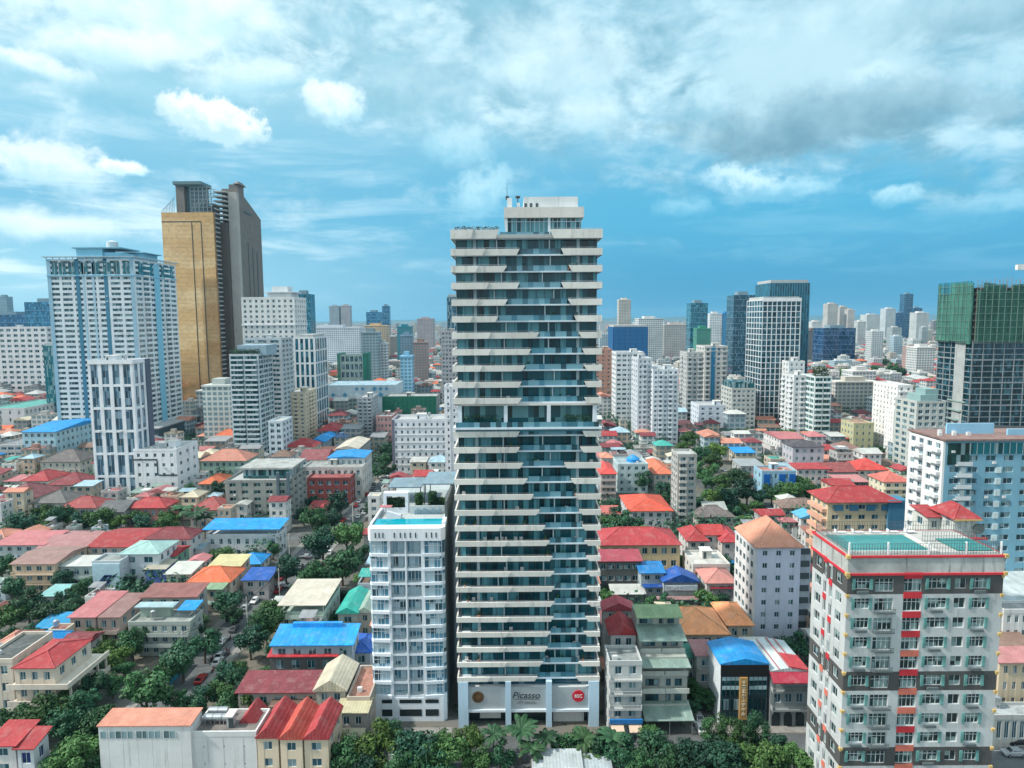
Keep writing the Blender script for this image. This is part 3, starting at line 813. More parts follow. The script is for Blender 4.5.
def text_mesh(body, size, ext=0.02, align='CENTER'):
    cu = bpy.data.curves.new('lettering', 'FONT'); cu.body = body; cu.size = size; cu.extrude = ext; cu.align_x = align; cu.align_y = 'CENTER'
    ob = bpy.data.objects.new('lettering', cu); COL.objects.link(ob)
    bpy.context.view_layer.update()
    dg = bpy.context.evaluated_depsgraph_get()
    me = bpy.data.meshes.new_from_object(ob.evaluated_get(dg))
    bpy.data.objects.remove(ob); bpy.data.curves.remove(cu)
    return me
def lettering(body, size, m, parent, loc, rz=0.0, name='lettering', shear=0.0):
    me = text_mesh(body, size); me.materials.clear(); me.materials.append(m)
    for v in me.vertices:
        x, y, z = v.co; v.co = (x + shear * y, -z, y)
    me.update()
    return put(name, me, parent, loc, rz)

# ------------------------------------------------------------------ haze: one closed box of thin air round the whole scene
def make_haze():
    m = bpy.data.materials.new('haze_air'); m.use_nodes = True
    t = NT(m.node_tree); t.n.clear()
    v = t.node('ShaderNodeVolumePrincipled'); o = t.node('ShaderNodeOutputMaterial')
    v.inputs['Color'].default_value = (0.36, 0.74, 1.0, 1); v.inputs['Density'].default_value = 0.00005
    v.inputs['Anisotropy'].default_value = 0.2
    t.l.new(v.outputs[0], o.inputs['Volume'])
    q = MB(); q.box(-14000, 14000, -600, 19000, -3, 262)
    struct(q.build('haze', m), 'stuff')
make_haze()

# ------------------------------------------------------------------ ground, streets
def ground():
    m, t, b = principled('city_ground')
    ge = t.node('ShaderNodeNewGeometry').outputs['Position']
    n1 = t.noise(ge, 0.02, 5.0, 0.6); n2 = t.noise(ge, 0.35, 5.0, 0.65); n3 = t.noise(ge, 0.004, 4.0, .6)
    c = t.mix(t.ss(n1, 0.4, 0.62), (0.115, 0.12, 0.115), (0.17, 0.15, 0.12))
    c = t.mix(t.ss(n2, 0.52, 0.66), c, (0.035, 0.06, 0.035))
    c = t.mix(t.m('MULTIPLY', t.ss(n3, 0.45, 0.6), 0.6), c, (0.04, 0.08, 0.055))
    t.put(b.inputs['Base Color'], c); b.inputs['Roughness'].default_value = 0.95
    q = MB(); q.add([(-13500, -500, 0), (13500, -500, 0), (13500, 18500, 0), (-13500, 18500, 0)], [(0, 1, 2, 3)])
    struct(q.build('ground', m))
ground()
def road_mat():
    m, t, b = principled('asphalt')
    ge = t.node('ShaderNodeNewGeometry').outputs['Position']
    n1 = t.noise(ge, 0.15, 5.0, 0.6); n2 = t.noise(ge, 2.5, 4.0, 0.7)
    f = t.m('MULTIPLY', t.lin(n1, 0.3, 0.7, 0.7, 1.35), t.lin(n2, 0.3, 0.7, 0.85, 1.15))
    t.put(b.inputs['Base Color'], t.mix(1.0, (0.10, 0.11, 0.115), t.xyz(f, f, f), 'MULTIPLY')); b.inputs['Roughness'].default_value = 0.85
    return m
ASPH = road_mat()
PAVE = plain_mat('paving', (0.24, 0.235, 0.22), .9, vary=.25)
PAINT = plain_mat('road_paint', (0.7, 0.7, 0.68), .7, vary=.2)
def strip(pts, w, z, m, name, h=None):
    q = MB(); L, R_ = [], []
    for i, (x, y) in enumerate(pts):
        a = Vector(pts[max(0, i - 1)]); b = Vector(pts[min(len(pts) - 1, i + 1)]); d = (b - a).normalized(); n = Vector((-d.y, d.x))
        L.append((x + n.x * w / 2, y + n.y * w / 2)); R_.append((x - n.x * w / 2, y - n.y * w / 2))
    for i in range(len(pts) - 1):
        if h:
            q.hexa([(*R_[i], 0.0), (*R_[i + 1], 0.0), (*L[i + 1], 0.0), (*L[i], 0.0), (*R_[i], h), (*R_[i + 1], h), (*L[i + 1], h), (*L[i], h)])
        else: q.add([(*L[i], z), (*R_[i], z), (*R_[i + 1], z), (*L[i + 1], z)], [(0, 1, 2, 3)])
    o = q.build(name, m); struct(o)
    for i in range(len(pts) - 1):
        (x0, y0), (x1, y1) = pts[i], pts[i + 1]; n = max(1, int(max(abs(x1 - x0), abs(y1 - y0)) / 8))
        for k in range(n):
            a, b = k / n, (k + 1) / n
            occupy(min(x0 + (x1 - x0) * a, x0 + (x1 - x0) * b) - (w / 2 if abs(y1 - y0) > abs(x1 - x0) else 0), max(x0 + (x1 - x0) * a, x0 + (x1 - x0) * b) + (w / 2 if abs(y1 - y0) > abs(x1 - x0) else 0),
                   min(y0 + (y1 - y0) * a, y0 + (y1 - y0) * b) - (w / 2 if abs(y1 - y0) <= abs(x1 - x0) else 0), max(y0 + (y1 - y0) * a, y0 + (y1 - y0) * b) + (w / 2 if abs(y1 - y0) <= abs(x1 - x0) else 0))
    return q
S1 = [(-81, 118.8), (-79, 150), (-77.5, 182), (-76, 206), (-74.5, 249), (-70.5, 281), (-66, 341), (-66, 395), (-72, 470)]
strip(S1, 10.0, 0.008, ASPH, 'street')
strip([(-60, 125), (40, 125), (330, 125)], 11.5, 0.004, ASPH, 'main_road')
strip([(32.5, 131), (33, 150), (36, 195)], 5.0, 0.008, ASPH, 'alley')
strip([(48, 297), (145, 299), (330, 300)], 11.0, 0.004, ASPH, 'cross_street')
strip([(-330, 262), (-200, 262), (-84, 258)], 7.0, 0.004, ASPH, 'side_street')
strip([(101, 305), (96, 360), (100, 470)], 8.0, 0.008, ASPH, 'back_street')
strip([(-60, 132.3), (-13, 132.3)], 2.6, 0, PAVE, 'pavement', .13)
strip([(20, 132.3), (29, 132.3)], 2.6, 0, PAVE, 'pavement', .13)
strip([(37, 132.3), (300, 132.3)], 2.6, 0, PAVE, 'pavement', .13)
strip([(-60, 117.7), (53, 117.7)], 2.6, 0, PAVE, 'pavement', .13)
def off(pts, o):
    r = []
    for i, (x, y) in enumerate(pts):
        a = Vector(pts[max(0, i - 1)]); b = Vector(pts[min(len(pts) - 1, i + 1)]); d = (b - a).normalized()
        r.append((x - d.y * o, y + d.x * o))
    return r
for sgn in (-1, 1): strip(off(S1, sgn * 6.1), 2.2, 0, PAVE, 'pavement', .12)
q = MB()
for i in range(60):
    q.box(-55 + i * 6, -52 + i * 6, 124.92, 125.08, .0125, .014)
struct(q.build('lane_marking', PAINT))

# ------------------------------------------------------------------ far hills
def hills():
    r = random.Random(5); q = MB(); n = 140
    top = []
    for i in range(n + 1):
        x = -12500 + 25000 * i / n
        h = 20 + 45 * max(0, math.sin(x * .0006 + 1.0)) + 30 * max(0, math.sin(x * .0017)) + r.uniform(0, 12)
        if x > 2500: h += 40
        top.append((x, h))
    for i in range(n):
        (a, ha), (b, hb) = top[i], top[i + 1]
        q.add([(a, 16800, 0), (b, 16800, 0), (b, 17600, hb), (a, 17600, ha), (b, 18400, 0), (a, 18400, 0)], [(0, 1, 2, 3), (3, 2, 4, 5)])
    struct(q.build('hills', plain_mat('far_woodland', (.05, .09, .08), .95)))
hills()

# ------------------------------------------------------------------ the tall central tower
def central_tower():
    Y = 134.0
    x0, x1 = -11.75, 17.85; w = x1 - x0
    root = thing('apartment_tower', 'tallest slender tower in the middle with staggered pale balcony bands and teal glass', 'tower', (x0, Y, 0)); occupy(x0 - 2, x1 + 2, Y - 2, Y + 26)
    band = wall_mat((0.70, 0.69, 0.65), dirt=.3); band2 = wall_mat((0.63, 0.63, 0.60), dirt=.3)
    whi = wall_mat((0.62, 0.70, 0.76), dirt=.12); gm = glass_mat((.010, .080, .105), (.10, .29, .34), .38, .07, .35)
    gr = glass_mat((.07, .22, .30), (.16, .34, .42), .5, .05, .5)
    rows = [(235.0, .316, .66, .14), (253.7, .45, .733, .22), (270.6, .365, .783, .17), (287.4, .45, .733, .24), (303.3, .37, .778, .17), (319.4, .305, .82, .13),
            (336.3, .58, .85, .25), (352.4, .525, .875, .25), (368.7, .485, .887, .19), (384.9, .46, .89, .15), (400.7, .46, .89, .15)]
    rows2 = [(434, .445, .878, .17), (450.4, .445, .862, .17), (465.6, .466, .753, .16), (481.5, .496, .80, .20), (497, .538, .83, .24), (512.6, .58, .857, .27), (528, .618, .879, .31),
             (543.3, .648, .896, .35), (558.7, .668, .909, .36), (574, .678, .913, .37), (589.2, .68, .915, .38), (604.4, .68, .92, .34), (619.2, .675, .906, .36), (633.9, .653, .895, .35),
             (649, .633, .878, .33), (663.7, .60, .86, .34), (678.8, .56, .84, .22)]
    z = lambda y: yp(527, y, Y).z
    zt, zb, zt2, zb2 = z(235), z(400.7), z(434), z(678.8)
    R1 = [(zt - (zt - zb) * i / 10, *r[1:]) for i, r in enumerate(rows)]
    R2 = [(zt2 - (zt2 - zb2) * i / 16, *r[1:]) for i, r in enumerate(rows2)]
    allr = R1 + R2
    core = MB(); core.box(.6, w - .6, 2.4, 25, 0, zt - .4); core.build('wall', wall_mat((.30, .36, .38)), root)
    hb = .62      # half height of a balustrade band
    fl = []
    rail_h = 1.0
    for k, (zc, l, r, sub) in enumerate(allr):
        hb = .66 - .17 * k / 27
        zf = zc - hb                       # underside of the band
        top = zc + hb if k else zc + 1.1
        nxt = allr[k - 1][0] - hb if k else None
        # slab, seen as a thin pale edge in the recessed middle
        q = MB(); q.box(.4, w - .4, .95, 2.4, zf, zf + .28); q.box(-.02, .4, 1.0, 24, zf, zf + .28); q.box(w - .4, w + .02, 1.0, 24, zf, zf + .28)
        q.build('floor_slab', whi, root)
        # slanted end of the band: the cut leans inwards
        a, b = l * w, r * w; sl = .65 if k % 2 == 0 else .5
        a2 = sub * w
        q = MB()
        q.hexa([(-.15, -.25, zf), (a2 - .3, -.25, zf), (a2 - .3, .1, zf), (-.15, .1, zf), (-.15, -.25, top), (a2 + .3, -.25, top), (a2 + .3, .1, top), (-.15, .1, top)])
        q.box(-.15, .15, .1, 20, zf, top)
        q.build('balcony_band', band, root)
        q = MB()
        q.hexa([(a2 - .29, -.12, zf), (a - sl, -.12, zf), (a - sl, .2, zf), (a2 - .29, .2, zf), (a2 + .31, -.12, top - .03), (a + sl * .2, -.12, top - .03), (a + sl * .2, .2, top - .03), (a2 + .31, .2, top - .03)])
        q.build('balcony_band', band2, root)
        q = MB()
        q.hexa([(b + sl, -.2, zf), (w + .15, -.2, zf), (w + .15, .12, zf), (b + sl, .12, zf), (b - sl * .2, -.2, top), (w + .15, -.2, top), (w + .15, .12, top), (b - sl * .2, .12, top)])
        q.box(w - .15, w + .15, .12, 20, zf, top)
        q.build('balcony_band', band, root)
        # thin top rail over the band, glass balustrade in the recess
        q = MB(); q.box(0, a, .1, .14, top + .22, top + .27); q.box(b, w, .1, .14, top + .22, top + .27)
        for i in range(15):
            u = i * w / 14
            if u < a or u > b: q.box(u - .025, u + .025, .1, .14, top - .05, top + .24)
        q.build('hand_rail', METAL(), root)
        q = MB(); q.box(a + sl * .3, b - sl * .3, 1.0, 1.05, zf + .28, zf + 1.3); q.box(a + sl * .3, b - sl * .3, .97, 1.08, zf + 1.3, zf + 1.38); q.build('glass_rail', gr, root)
        q = MB(); q.box(a - .5, b + .5, .86, 1.0, zf - .02, zf + .26); q.build('slab_edge', whi, root)
    # glazing of each storey, three window walls to a floor
    hbk = lambda i: .66 - .17 * i / 27
    zs = [(allr[i + 1][0] - hbk(i + 1) + .28, allr[i][0] - hbk(i)) for i in range(len(allr) - 1)]
    rr = random.Random(3)
    for i, (za, zb_) in enumerate(zs):
        if i == 10: continue
        cuts = [.6, w * rr.uniform(.28, .36), w * rr.uniform(.60, .70), w - .6]
        for j in range(3):
            q = MB(); q.box(cuts[j] + .12, cuts[j + 1] - .12, 2.28 + .05 * (j % 2), 2.4, za, zb_, 0)
            n = max(2, int((cuts[j + 1] - cuts[j]) / 1.5))
            for k in range(n + 1):
                u = cuts[j] + .12 + (cuts[j + 1] - cuts[j] - .24) * k / n
                q.box(u - .035, u + .035, 2.18, 2.28, za, zb_, 1)
            q.build('window', [gm, FRAME_D()], root)
        for u, t_, ya in [(u, .12, 1.3) for u in cuts[1:3]] + [(u, .3, 2.05) for u in (w * .15, w * .85)]:
            q = MB(); q.box(u - t_, u + t_, ya, 2.4, za, zb_); q.build('partition', wall_mat((.36, .46, .50), dirt=.1), root)
    # balcony furniture and plants, small
    for k in range(92):
        i = rr.randrange(0, 27); zf = allr[i][0] - hb + .28; u = rr.uniform(1, w - 1)
        if i == 0: continue
        q = MB(); s = rr.uniform(.25, .5)
        if k % 2:
            q.cyl(u, 1.5, zf, zf + .5, .18, .25, 8, 0)
            for g in range(14):
                a = g * 2.4; q.add([(u, 1.5, zf + .5), (u + s * math.cos(a), 1.5 + s * math.sin(a) * .7, zf + .9 + .3 * (g % 3)), (u + s * math.cos(a + .5), 1.5 + s * math.sin(a + .5) * .7, zf + .8 + .3 * (g % 3))], [(0, 1, 2)], 1)
            q.build('potted_plant', [wall_mat(R_SAL), leaf_mat((.03, .08, .04))], root)
        else:
            q.box(u - .35, u + .35, 1.3, 1.9, zf + .35, zf + .45); q.box(u - .35, u + .35, 1.8, 1.9, zf + .45, zf + 1.0)
            for xx in (-.32, .26):
                for yy in (1.3, 1.84): q.box(u + xx, u + xx + .06, yy, yy + .06, zf, zf + .35)
            q.build('balcony_chair', plain_mat('chair_frame', (.5, .5, .5)), root)
    # open amenity floor with pool, between the two stacks
    za, zc = R2[0][0] + hb, R1[-1][0] - hb
    q = MB(); q.box(-.2, w + .2, -.55, 2.4, za + .55, za + .95); q.build('deck_slab', whi, root)
    q = MB(); q.box(.2, w - .2, .4, 2.4, zc - .55, zc - .12); q.build('ceiling_beam', band2, root)
    q = MB(); q.box(.7, w - .7, 2.3, 2.4, za + .95, zc - .55); q.build('dark_recess', glass_mat((.02, .09, .11), (.10, .24, .26), .35), root)
    for u in (.8, w * .34, w * .635, w - 1.5):
        q = MB(); q.box(u, u + .75, .3, 1.0, za + .95, zc - .55); q.build('column', whi, root)
    q = MB(); q.box(.4, w - .4, -.4, -.35, za + .95, za + 2.0); q.build('glass_rail', gr, root)
    q = MB(); q.box(w * .06, w * .33, .4, 2.2, za + .95, za + 1.12); q.build('pool_water', plain_mat('pool_water', (.02, .42, .45), .05), root)
    for k, (a, b) in enumerate(((.06, .30), (.75, .95))):
        q = MB()
        for g in range(260):
            u = rr.uniform(a * w, b * w); v = rr.uniform(1.5, 2.2); zz = za + 2.6 + rr.uniform(-.6, .6); s = .3
            q.add([(u, v, zz), (u + rr.uniform(-s, s), v - .2, zz + rr.uniform(-s, s)), (u + rr.uniform(-s, s), v - .1, zz + rr.uniform(-s, s))], [(0, 1, 2)])
        q.build('planting', leaf_mat((.03, .08, .04)), root)
    q = MB(); q.box(.2, w - .2, .3, .5, R2[0][0] + hb, za + .55); q.build('deck_fascia', plain_mat('teal_fascia', (.03, .20, .28), .3), root)
    # podium with signs
    zp = R2[-1][0] - hb
    q = MB(); q.box(0.6, w - .6, 1.6, 2.4, zp - 1.6, zp); q.build('window', glass_mat((.01, .08, .12), amt=.2), root)
    pan = MB()
    pz0, pz1 = 3.6, zp - 1.55
    pan.box(.5, w - .5, .35, 2.4, pz0, pz1)
    for i in range(72): pan.box(.6 + i * .4, .6 + i * .4 + .12, .28, .35, pz0 + .02, pz1 - .02)
    pan.build('louvre_panel', wall_mat((.50, .54, .56), dirt=.1), root)
    for u, cw in ((0, 2.1), (w * .335, 1.2), (w * .625, 1.2), (w - 2.1, 2.1)):
        q = MB(); q.box(u, u + cw, -.35, 2.4, 0, zp - .01); q.build('column', wall_mat((.48, .66, .80), dirt=.12), root)
    q = MB(); q.box(.3, w - .3, -.2, .6, 3.25, 3.75); q.build('canopy', whi, root)
    q = MB(); q.box(.6, w - .6, 2.1, 2.42, 0, 3.2, 0); q.box(w * .68, w * .9, 1.6, 2.1, 0, 2.9, 1); q.box(w * .15, w * .3, 1.7, 2.1, .8, 2.4, 1); q.build('lobby_front', [plain_mat('dark_lobby', (.015, .03, .035), .15), wall_mat(PALE)], root)
    zs_ = (pz0 + pz1) / 2 + .4
    q = MB(); q.cyl(w * .135, zs_, -.28, -.2, 1.2, n=28, axis='y')
    q.v = [(x, -yy * -1, zz) for x, yy, zz in q.v]
    o = MB()
    def disc(mb, cx, cz, r, ya, yb, mi, n=28):
        vs = [(cx + r * math.cos(2 * math.pi * i / n), yy, cz + r * math.sin(2 * math.pi * i / n)) for yy in (ya, yb) for i in range(n)]
        mb.add(vs, [tuple(range(n)), tuple(range(2 * n - 1, n - 1, -1))] + [(i, n + i, n + (i + 1) % n, (i + 1) % n) for i in range(n)], mi)
    disc(o, w * .14, zs_, 1.22, .1, .3, 0); disc(o, w * .14, zs_, .95, .06, .1, 1); disc(o, w * .14, zs_, .5, .03, .06, 0)
    o.build('round_sign', [plain_mat('bronze', (.20, .11, .05), .45, .3), plain_mat('bronze_dark', (.13, .075, .035), .5, .3)], root)
    o = MB(); disc(o, w * .855, zs_ + .1, 1.25, .1, .3, 0); s2 = o.build('round_sign', plain_mat('sign_red', (.55, .02, .04), .4), root)
    wl = plain_mat('sign_white', (.85, .85, .85), .5); bk = plain_mat('sign_ink', (.03, .045, .05), .5)
    lettering('BSC', 1.0, wl, s2, (w * .855, .07, zs_ + .1))
    lettering('Picasso', 2.0, bk, root, (w * .487, .24, zs_ + .25), shear=.28)
    q = MB(); q.box(w * .40, w * .58, .24, .27, zs_ - .62, zs_ - .55); q.build('sign_stroke', bk, root)
    lettering('CITY GARDEN', .62, plain_mat('sign_grey', (.18, .2, .21), .5), root, (w * .487, .24, zs_ - 1.35))
    # penthouse and roof
    zr = zt + 1.1
    q = MB(); q.box(.4, w - .4, .5, 24, zt - .5, zt + .2); q.build('roof_deck', wall_mat(GREY), root)
    px = lambda p, y: yp(p, y, Y + 3).x - x0
    xa, xb, xm = px(505, 215), px(583, 215), px(550, 215)
    zl = lambda y: yp(540, y, Y + 3).z
    q = MB(); q.box(xa + .4, xb - .3, 4.0, 18, zt - .2, zl(214)); q.build('window', gm, root)
    q = MB()
    n = 16
    for i in range(n + 1):
        u = xa + .5 + (xb - xa - 1.0) * i / n; q.box(u - .04, u + .04, 3.9, 4.0, zt, zl(218))
    q.box(xm - .4, xm + .1, 3.3, 4.0, zt, zl(217.5)); q.box(xa, xa + .5, 3.2, 18, zt, zl(217.5)); q.box(xa + .5, xb, 3.85, 3.9, zl(221) - .05, zl(221) + .05)
    q.build('window_frame', whi, root)
    q = MB(); q.box(xa - .2, xb + .2, 3.0, 18.5, zl(217.5), zl(207)); q.build('penthouse_fascia', wall_mat((.66, .64, .60), dirt=.15), root)
    q = MB(); q.box(px(524, 200), px(579, 200), 5.0, 17, zl(207) - .1, zl(195), 0)
    for a in (524.5, 530, 536): q.box(px(a, 200), px(a + 2.6, 200), 4.95, 5.0, zl(206.5), zl(201.5), 1)
    q.box(px(507, 200), px(512, 200), 5.0, 9, zl(207) - .1, zl(196), 0); q.box(px(517, 200), px(520, 200), 6.0, 9, zl(207) - .1, zl(200), 0)
    q.build('roof_plant_room', [wall_mat((.64, .68, .70)), FRAME_D()], root)
    q = MB(); q.tube((px(507, 200), 6, zl(196)), (px(507, 200), 6, zl(180)), .06, .03); q.box(px(505.5, 196), px(509, 196), 5.5, 7, zl(196), zl(193.6)); q.cyl(px(518, 200), 7, zl(200), zl(193), .09); q.cyl(px(518, 200), 7, zl(194.5), zl(192.5), .5)
    q.build('antenna', plain_mat('mast', (.03, .04, .05)), root)
    q = MB()
    for g in range(300):
        u = rr.uniform(.6, xa - 1.2); zz = zr + .1 + rr.uniform(0, .5); s = .3
        q.add([(u, .8, zz), (u + rr.uniform(-s, s), .8 + rr.uniform(-s, s), zz + rr.uniform(-s, s)), (u + rr.uniform(-s, s), .7, zz + rr.uniform(-s, s))], [(0, 1, 2)])
    q.build('planting', leaf_mat((.025, .05, .035)), root)
central_tower()

# ------------------------------------------------------------------ white block with the roof pool, left of the central tower
def pool_block():
    Y = 136.0; x0, x1 = -30.2, -14.4; w = x1 - x0; zt = 42.6; d = 44.0
    root = thing('apartment_block', 'pale blue white apartment block with a turquoise pool on its roof', 'apartment block', (x0, Y, 0)); occupy(x0, x1 + 1, Y - 1, Y + d)
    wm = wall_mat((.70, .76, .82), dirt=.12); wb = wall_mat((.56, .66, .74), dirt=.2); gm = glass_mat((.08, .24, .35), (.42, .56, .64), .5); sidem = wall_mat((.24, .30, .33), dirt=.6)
    z = lambda y: yp(405, y, Y).z
    zf = [z(541)] ; n = 11
    z0, z1 = z(696.5), z(540.5); fh = (z1 - z0) / n
    q = MB(); q.box(1.0, w - .3, 1.6, d, 0, zt - 1.5); q.build('wall', wm, root)
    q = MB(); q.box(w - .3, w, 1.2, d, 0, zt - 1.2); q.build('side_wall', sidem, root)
    q = MB(); q.box(.7, 1.0, 1.6, d, 0, zt - 1.2); q.build('side_wall', wm, root)
    # plan of the front: curved left bay, recessed middle, chamfered right bay
    bays = [(0.4, w * .245, 'bay'), (w * .285, w * .475, 'rec'), (w * .497, w * .69, 'rec'), (w * .735, w * .965, 'bay')]
    cur = wall_mat((.42, .50, .52))
    for f in range(n):
        a, b = z0 + f * fh, z0 + (f + 1) * fh
        q = MB()
        q.prism([(0, .5), (.5, .06), (w * .26, -.25), (w * .26, 1.6), (0, 1.6)], a - .32, a + .3)
        q.prism([(w * .26, .12), (w * .715, .12), (w * .715, 1.6), (w * .26, 1.6)], a - .32, a + .16)
        q.prism([(w * .715, -.25), (w - .7, .06), (w, .8), (w, 1.6), (w * .715, 1.6)], a - .32, a + .3)
        q.build('floor_band', wm, root)
        for k, (u0, u1, kd) in enumerate(bays):
            q = MB()
            if kd == 'bay':
                q.box(u0, u1, .45, .6, a + .3, b - .32, 0); m = 4
                for i in range(m + 1): u = u0 + (u1 - u0) * i / m; q.box(u - .05, u + .05, .33, .45, a + .3, b - .32, 1)
                q.box(u0, u1, .35, .45, a + .3 + (fh - .6) * .62, a + .3 + (fh - .6) * .62 + .09, 1)
            else:
                q.box(u0, u1, 1.45, 1.6, a + .16, b - .32, 0); m = 4
                for i in range(m + 1): u = u0 + (u1 - u0) * i / m; q.box(u - .06, u + .06, 1.36, 1.45, a + .16, b - .32, 1)
            q.build('window', [gm, FRAME_W()], root)
            if kd == 'rec':
                q = MB(); q.box(u0 - .1, u1 + .1, .16, .2, a + .95, a + 1.02)
                for i in range(13): u = u0 + (u1 - u0) * i / 12; q.box(u - .03, u + .03, .16, .2, a + .16, a + .95)
                q.build('balcony_rail', plain_mat('rail_teal', (.20, .30, .32)), root)
        q = MB(); q.prism([(w - .55, .36), (w - .06, .95), (w - .06, 1.5), (w - .55, 1.5)], a + .3, b - .32); q.build('window', gm, root)
        q = MB(); q.prism([(.03, .8), (.38, .45), (.38, 1.5), (.03, 1.5)], a + .3, b - .32); q.build('window', gm, root)
    for u0, u1 in ((w * .245, w * .285), (w * .475, w * .497), (w * .69, w * .735)):
        q = MB(); q.box(u0, u1, .02, 1.6, z0 - .31, z1 - .05); q.build('column', wm, root)
    # base with dark openings
    q = MB(); q.prism([(0, .5), (.5, .0), (w - .7, .0), (w, .8), (w, 1.58), (0, 1.58)], 0, z0 - .33); q.build('podium', wm, root)
    for a, b in ((.12, .26), (.36, .66), (.71, .89)):
        for zz in (z0 - 1.5, z0 - 4.4):
            q = MB(); q.box(a * w, b * w, -.05, .02, zz, zz + (.8 if zz > z0 - 2 else 1.5)); q.build('vent_opening', plain_mat('dark_opening', (.01, .02, .025)), root)
    # crown band with small slots
    q = MB(); q.prism([(-.15, .4), (.5, -.35), (w - .6, -.35), (w + .1, .7), (w + .1, 2.2), (-.15, 2.2)], z1, zt); q.build('parapet', wall_mat((.76, .80, .84), dirt=.1), root)
    for u in (.09, .14, .19, .34, .42, .48, .55, .62, .76, .83, .89):
        q = MB(); q.box(u * w, u * w + .25, -.42, -.34, z1 + .7, z1 + 1.8); q.build('slot_window', FRAME_D(), root)
    # roof: pool, decks, walls, canopies
    q = MB(); q.box(.0, w, 2.2, d, zt - 1.4, zt - .6); q.build('roof_deck', wall_mat((.40, .45, .46)), root)
    q = MB(); q.box(.5, w - .9, .1, 6.6, zt - .4, zt - .05); q.build('pool_water', plain_mat('pool_water', (.0, .33, .43), .06, vary=.15), root)
    q = MB(); q.box(w - .7, w + .1, 2.2, 10, zt - .6, zt + .5); q.box(-.1, .4, 2.2, 22, zt - .6, zt + .3); q.build('pool_kerb', wm, root)
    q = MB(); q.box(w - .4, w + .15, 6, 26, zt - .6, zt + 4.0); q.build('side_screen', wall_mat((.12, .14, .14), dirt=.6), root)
    q = MB(); q.hexa([(2.4, 8.4, zt - .6), (5.4, 8.4, zt - .6), (5.4, 9.2, zt - .6), (2.4, 9.2, zt - .6), (2.4, 8.4, zt + 1.1), (5.4, 8.4, zt + .2), (5.4, 9.2, zt + .2), (2.4, 9.2, zt + 1.1)]); q.build('stair_wall', wm, root)
    # white arched frame with a hedge in it
    q = MB(); xa, xb, ya, yb = .8, 6.4, 13.0, 15.0
    q.box(xa, xa + .7, ya, yb, zt - .6, zt + 4.0); q.box(xb - .7, xb, ya, yb, zt - .6, zt + 4.0); q.box(xa + .7, xb - .7, ya, yb, zt + 3.3, zt + 4.0); q.box(xa + .7, xb - .7, ya, yb, zt - .6, zt + .6)
    q.build('roof_arch', wm, root)
    rr = random.Random(9)
    def hedge(x0, x1, y0, y1, za, zb, n=500):
        q = MB()
        for g in range(n):
            p = Vector((rr.uniform(x0, x1), rr.uniform(y0, y1), rr.uniform(za, zb))); s = .35
            q.add([p, p + Vector((rr.uniform(-s, s), rr.uniform(-s, s), rr.uniform(-s, s))), p + Vector((rr.uniform(-s, s), rr.uniform(-s, s), rr.uniform(-s, s)))], [(0, 1, 2)])
        q.build('hedge', leaf_mat((.025, .075, .035)), root)
    hedge(1.5, 5.7, 13.1, 14.8, zt + .5, zt + 2.6, 2600)
    hedge(10.5, 12.2, 17, 19, zt - .6, zt + 3, 1500); hedge(7.4, 9.0, 17, 19, zt - .6, zt + 2.6, 1300); hedge(11, 15, 18.2, 19.4, zt - .6, zt + 1.3, 1500)
    can = roof_mat((.20, .29, .35), True, .2)
    def canopy(x0, x1, y0, y1, zz):
        q = MB(); q.box(x0, x1, y0, y1, zz, zz + .3, 0)
        for xx in (x0 + .2, x1 - .4):
            for yy in (y0 + .2, y1 - .4): q.box(xx, xx + .2, yy, yy + .2, zt - .6, zz, 1)
        q.build('canopy', [can, FRAME_D()], root)
    canopy(0.4, 8.5, 20.5, 30, zt + 3.2); canopy(8.9, w + .4, 19.5, 32, zt + 4.2)
    q = MB(); q.box(6.8, w - .6, 12.0, 12.3, zt - .6, zt + 1.3); q.build('terrace_wall', wall_mat((.46, .52, .53)), root)
    q = MB()
    for i in range(12): q.box(8 + i * .5, 8.3 + i * .5, 11.6, 11.9, zt - .6, zt + rr.uniform(.2, .9))
    q.build('sunbed_row', plain_mat('sunbed', (.20, .34, .44)), root)
    q = MB(); q.box(.5, 3.2, 9.6, 11.2, zt + 1.6, zt + 1.75, 0); q.cyl(1.8, 10.4, zt - .6, zt + 1.6, .06, mi=1); q.build('parasol', [wall_mat(R_PINK), METAL()], root)
pool_block()

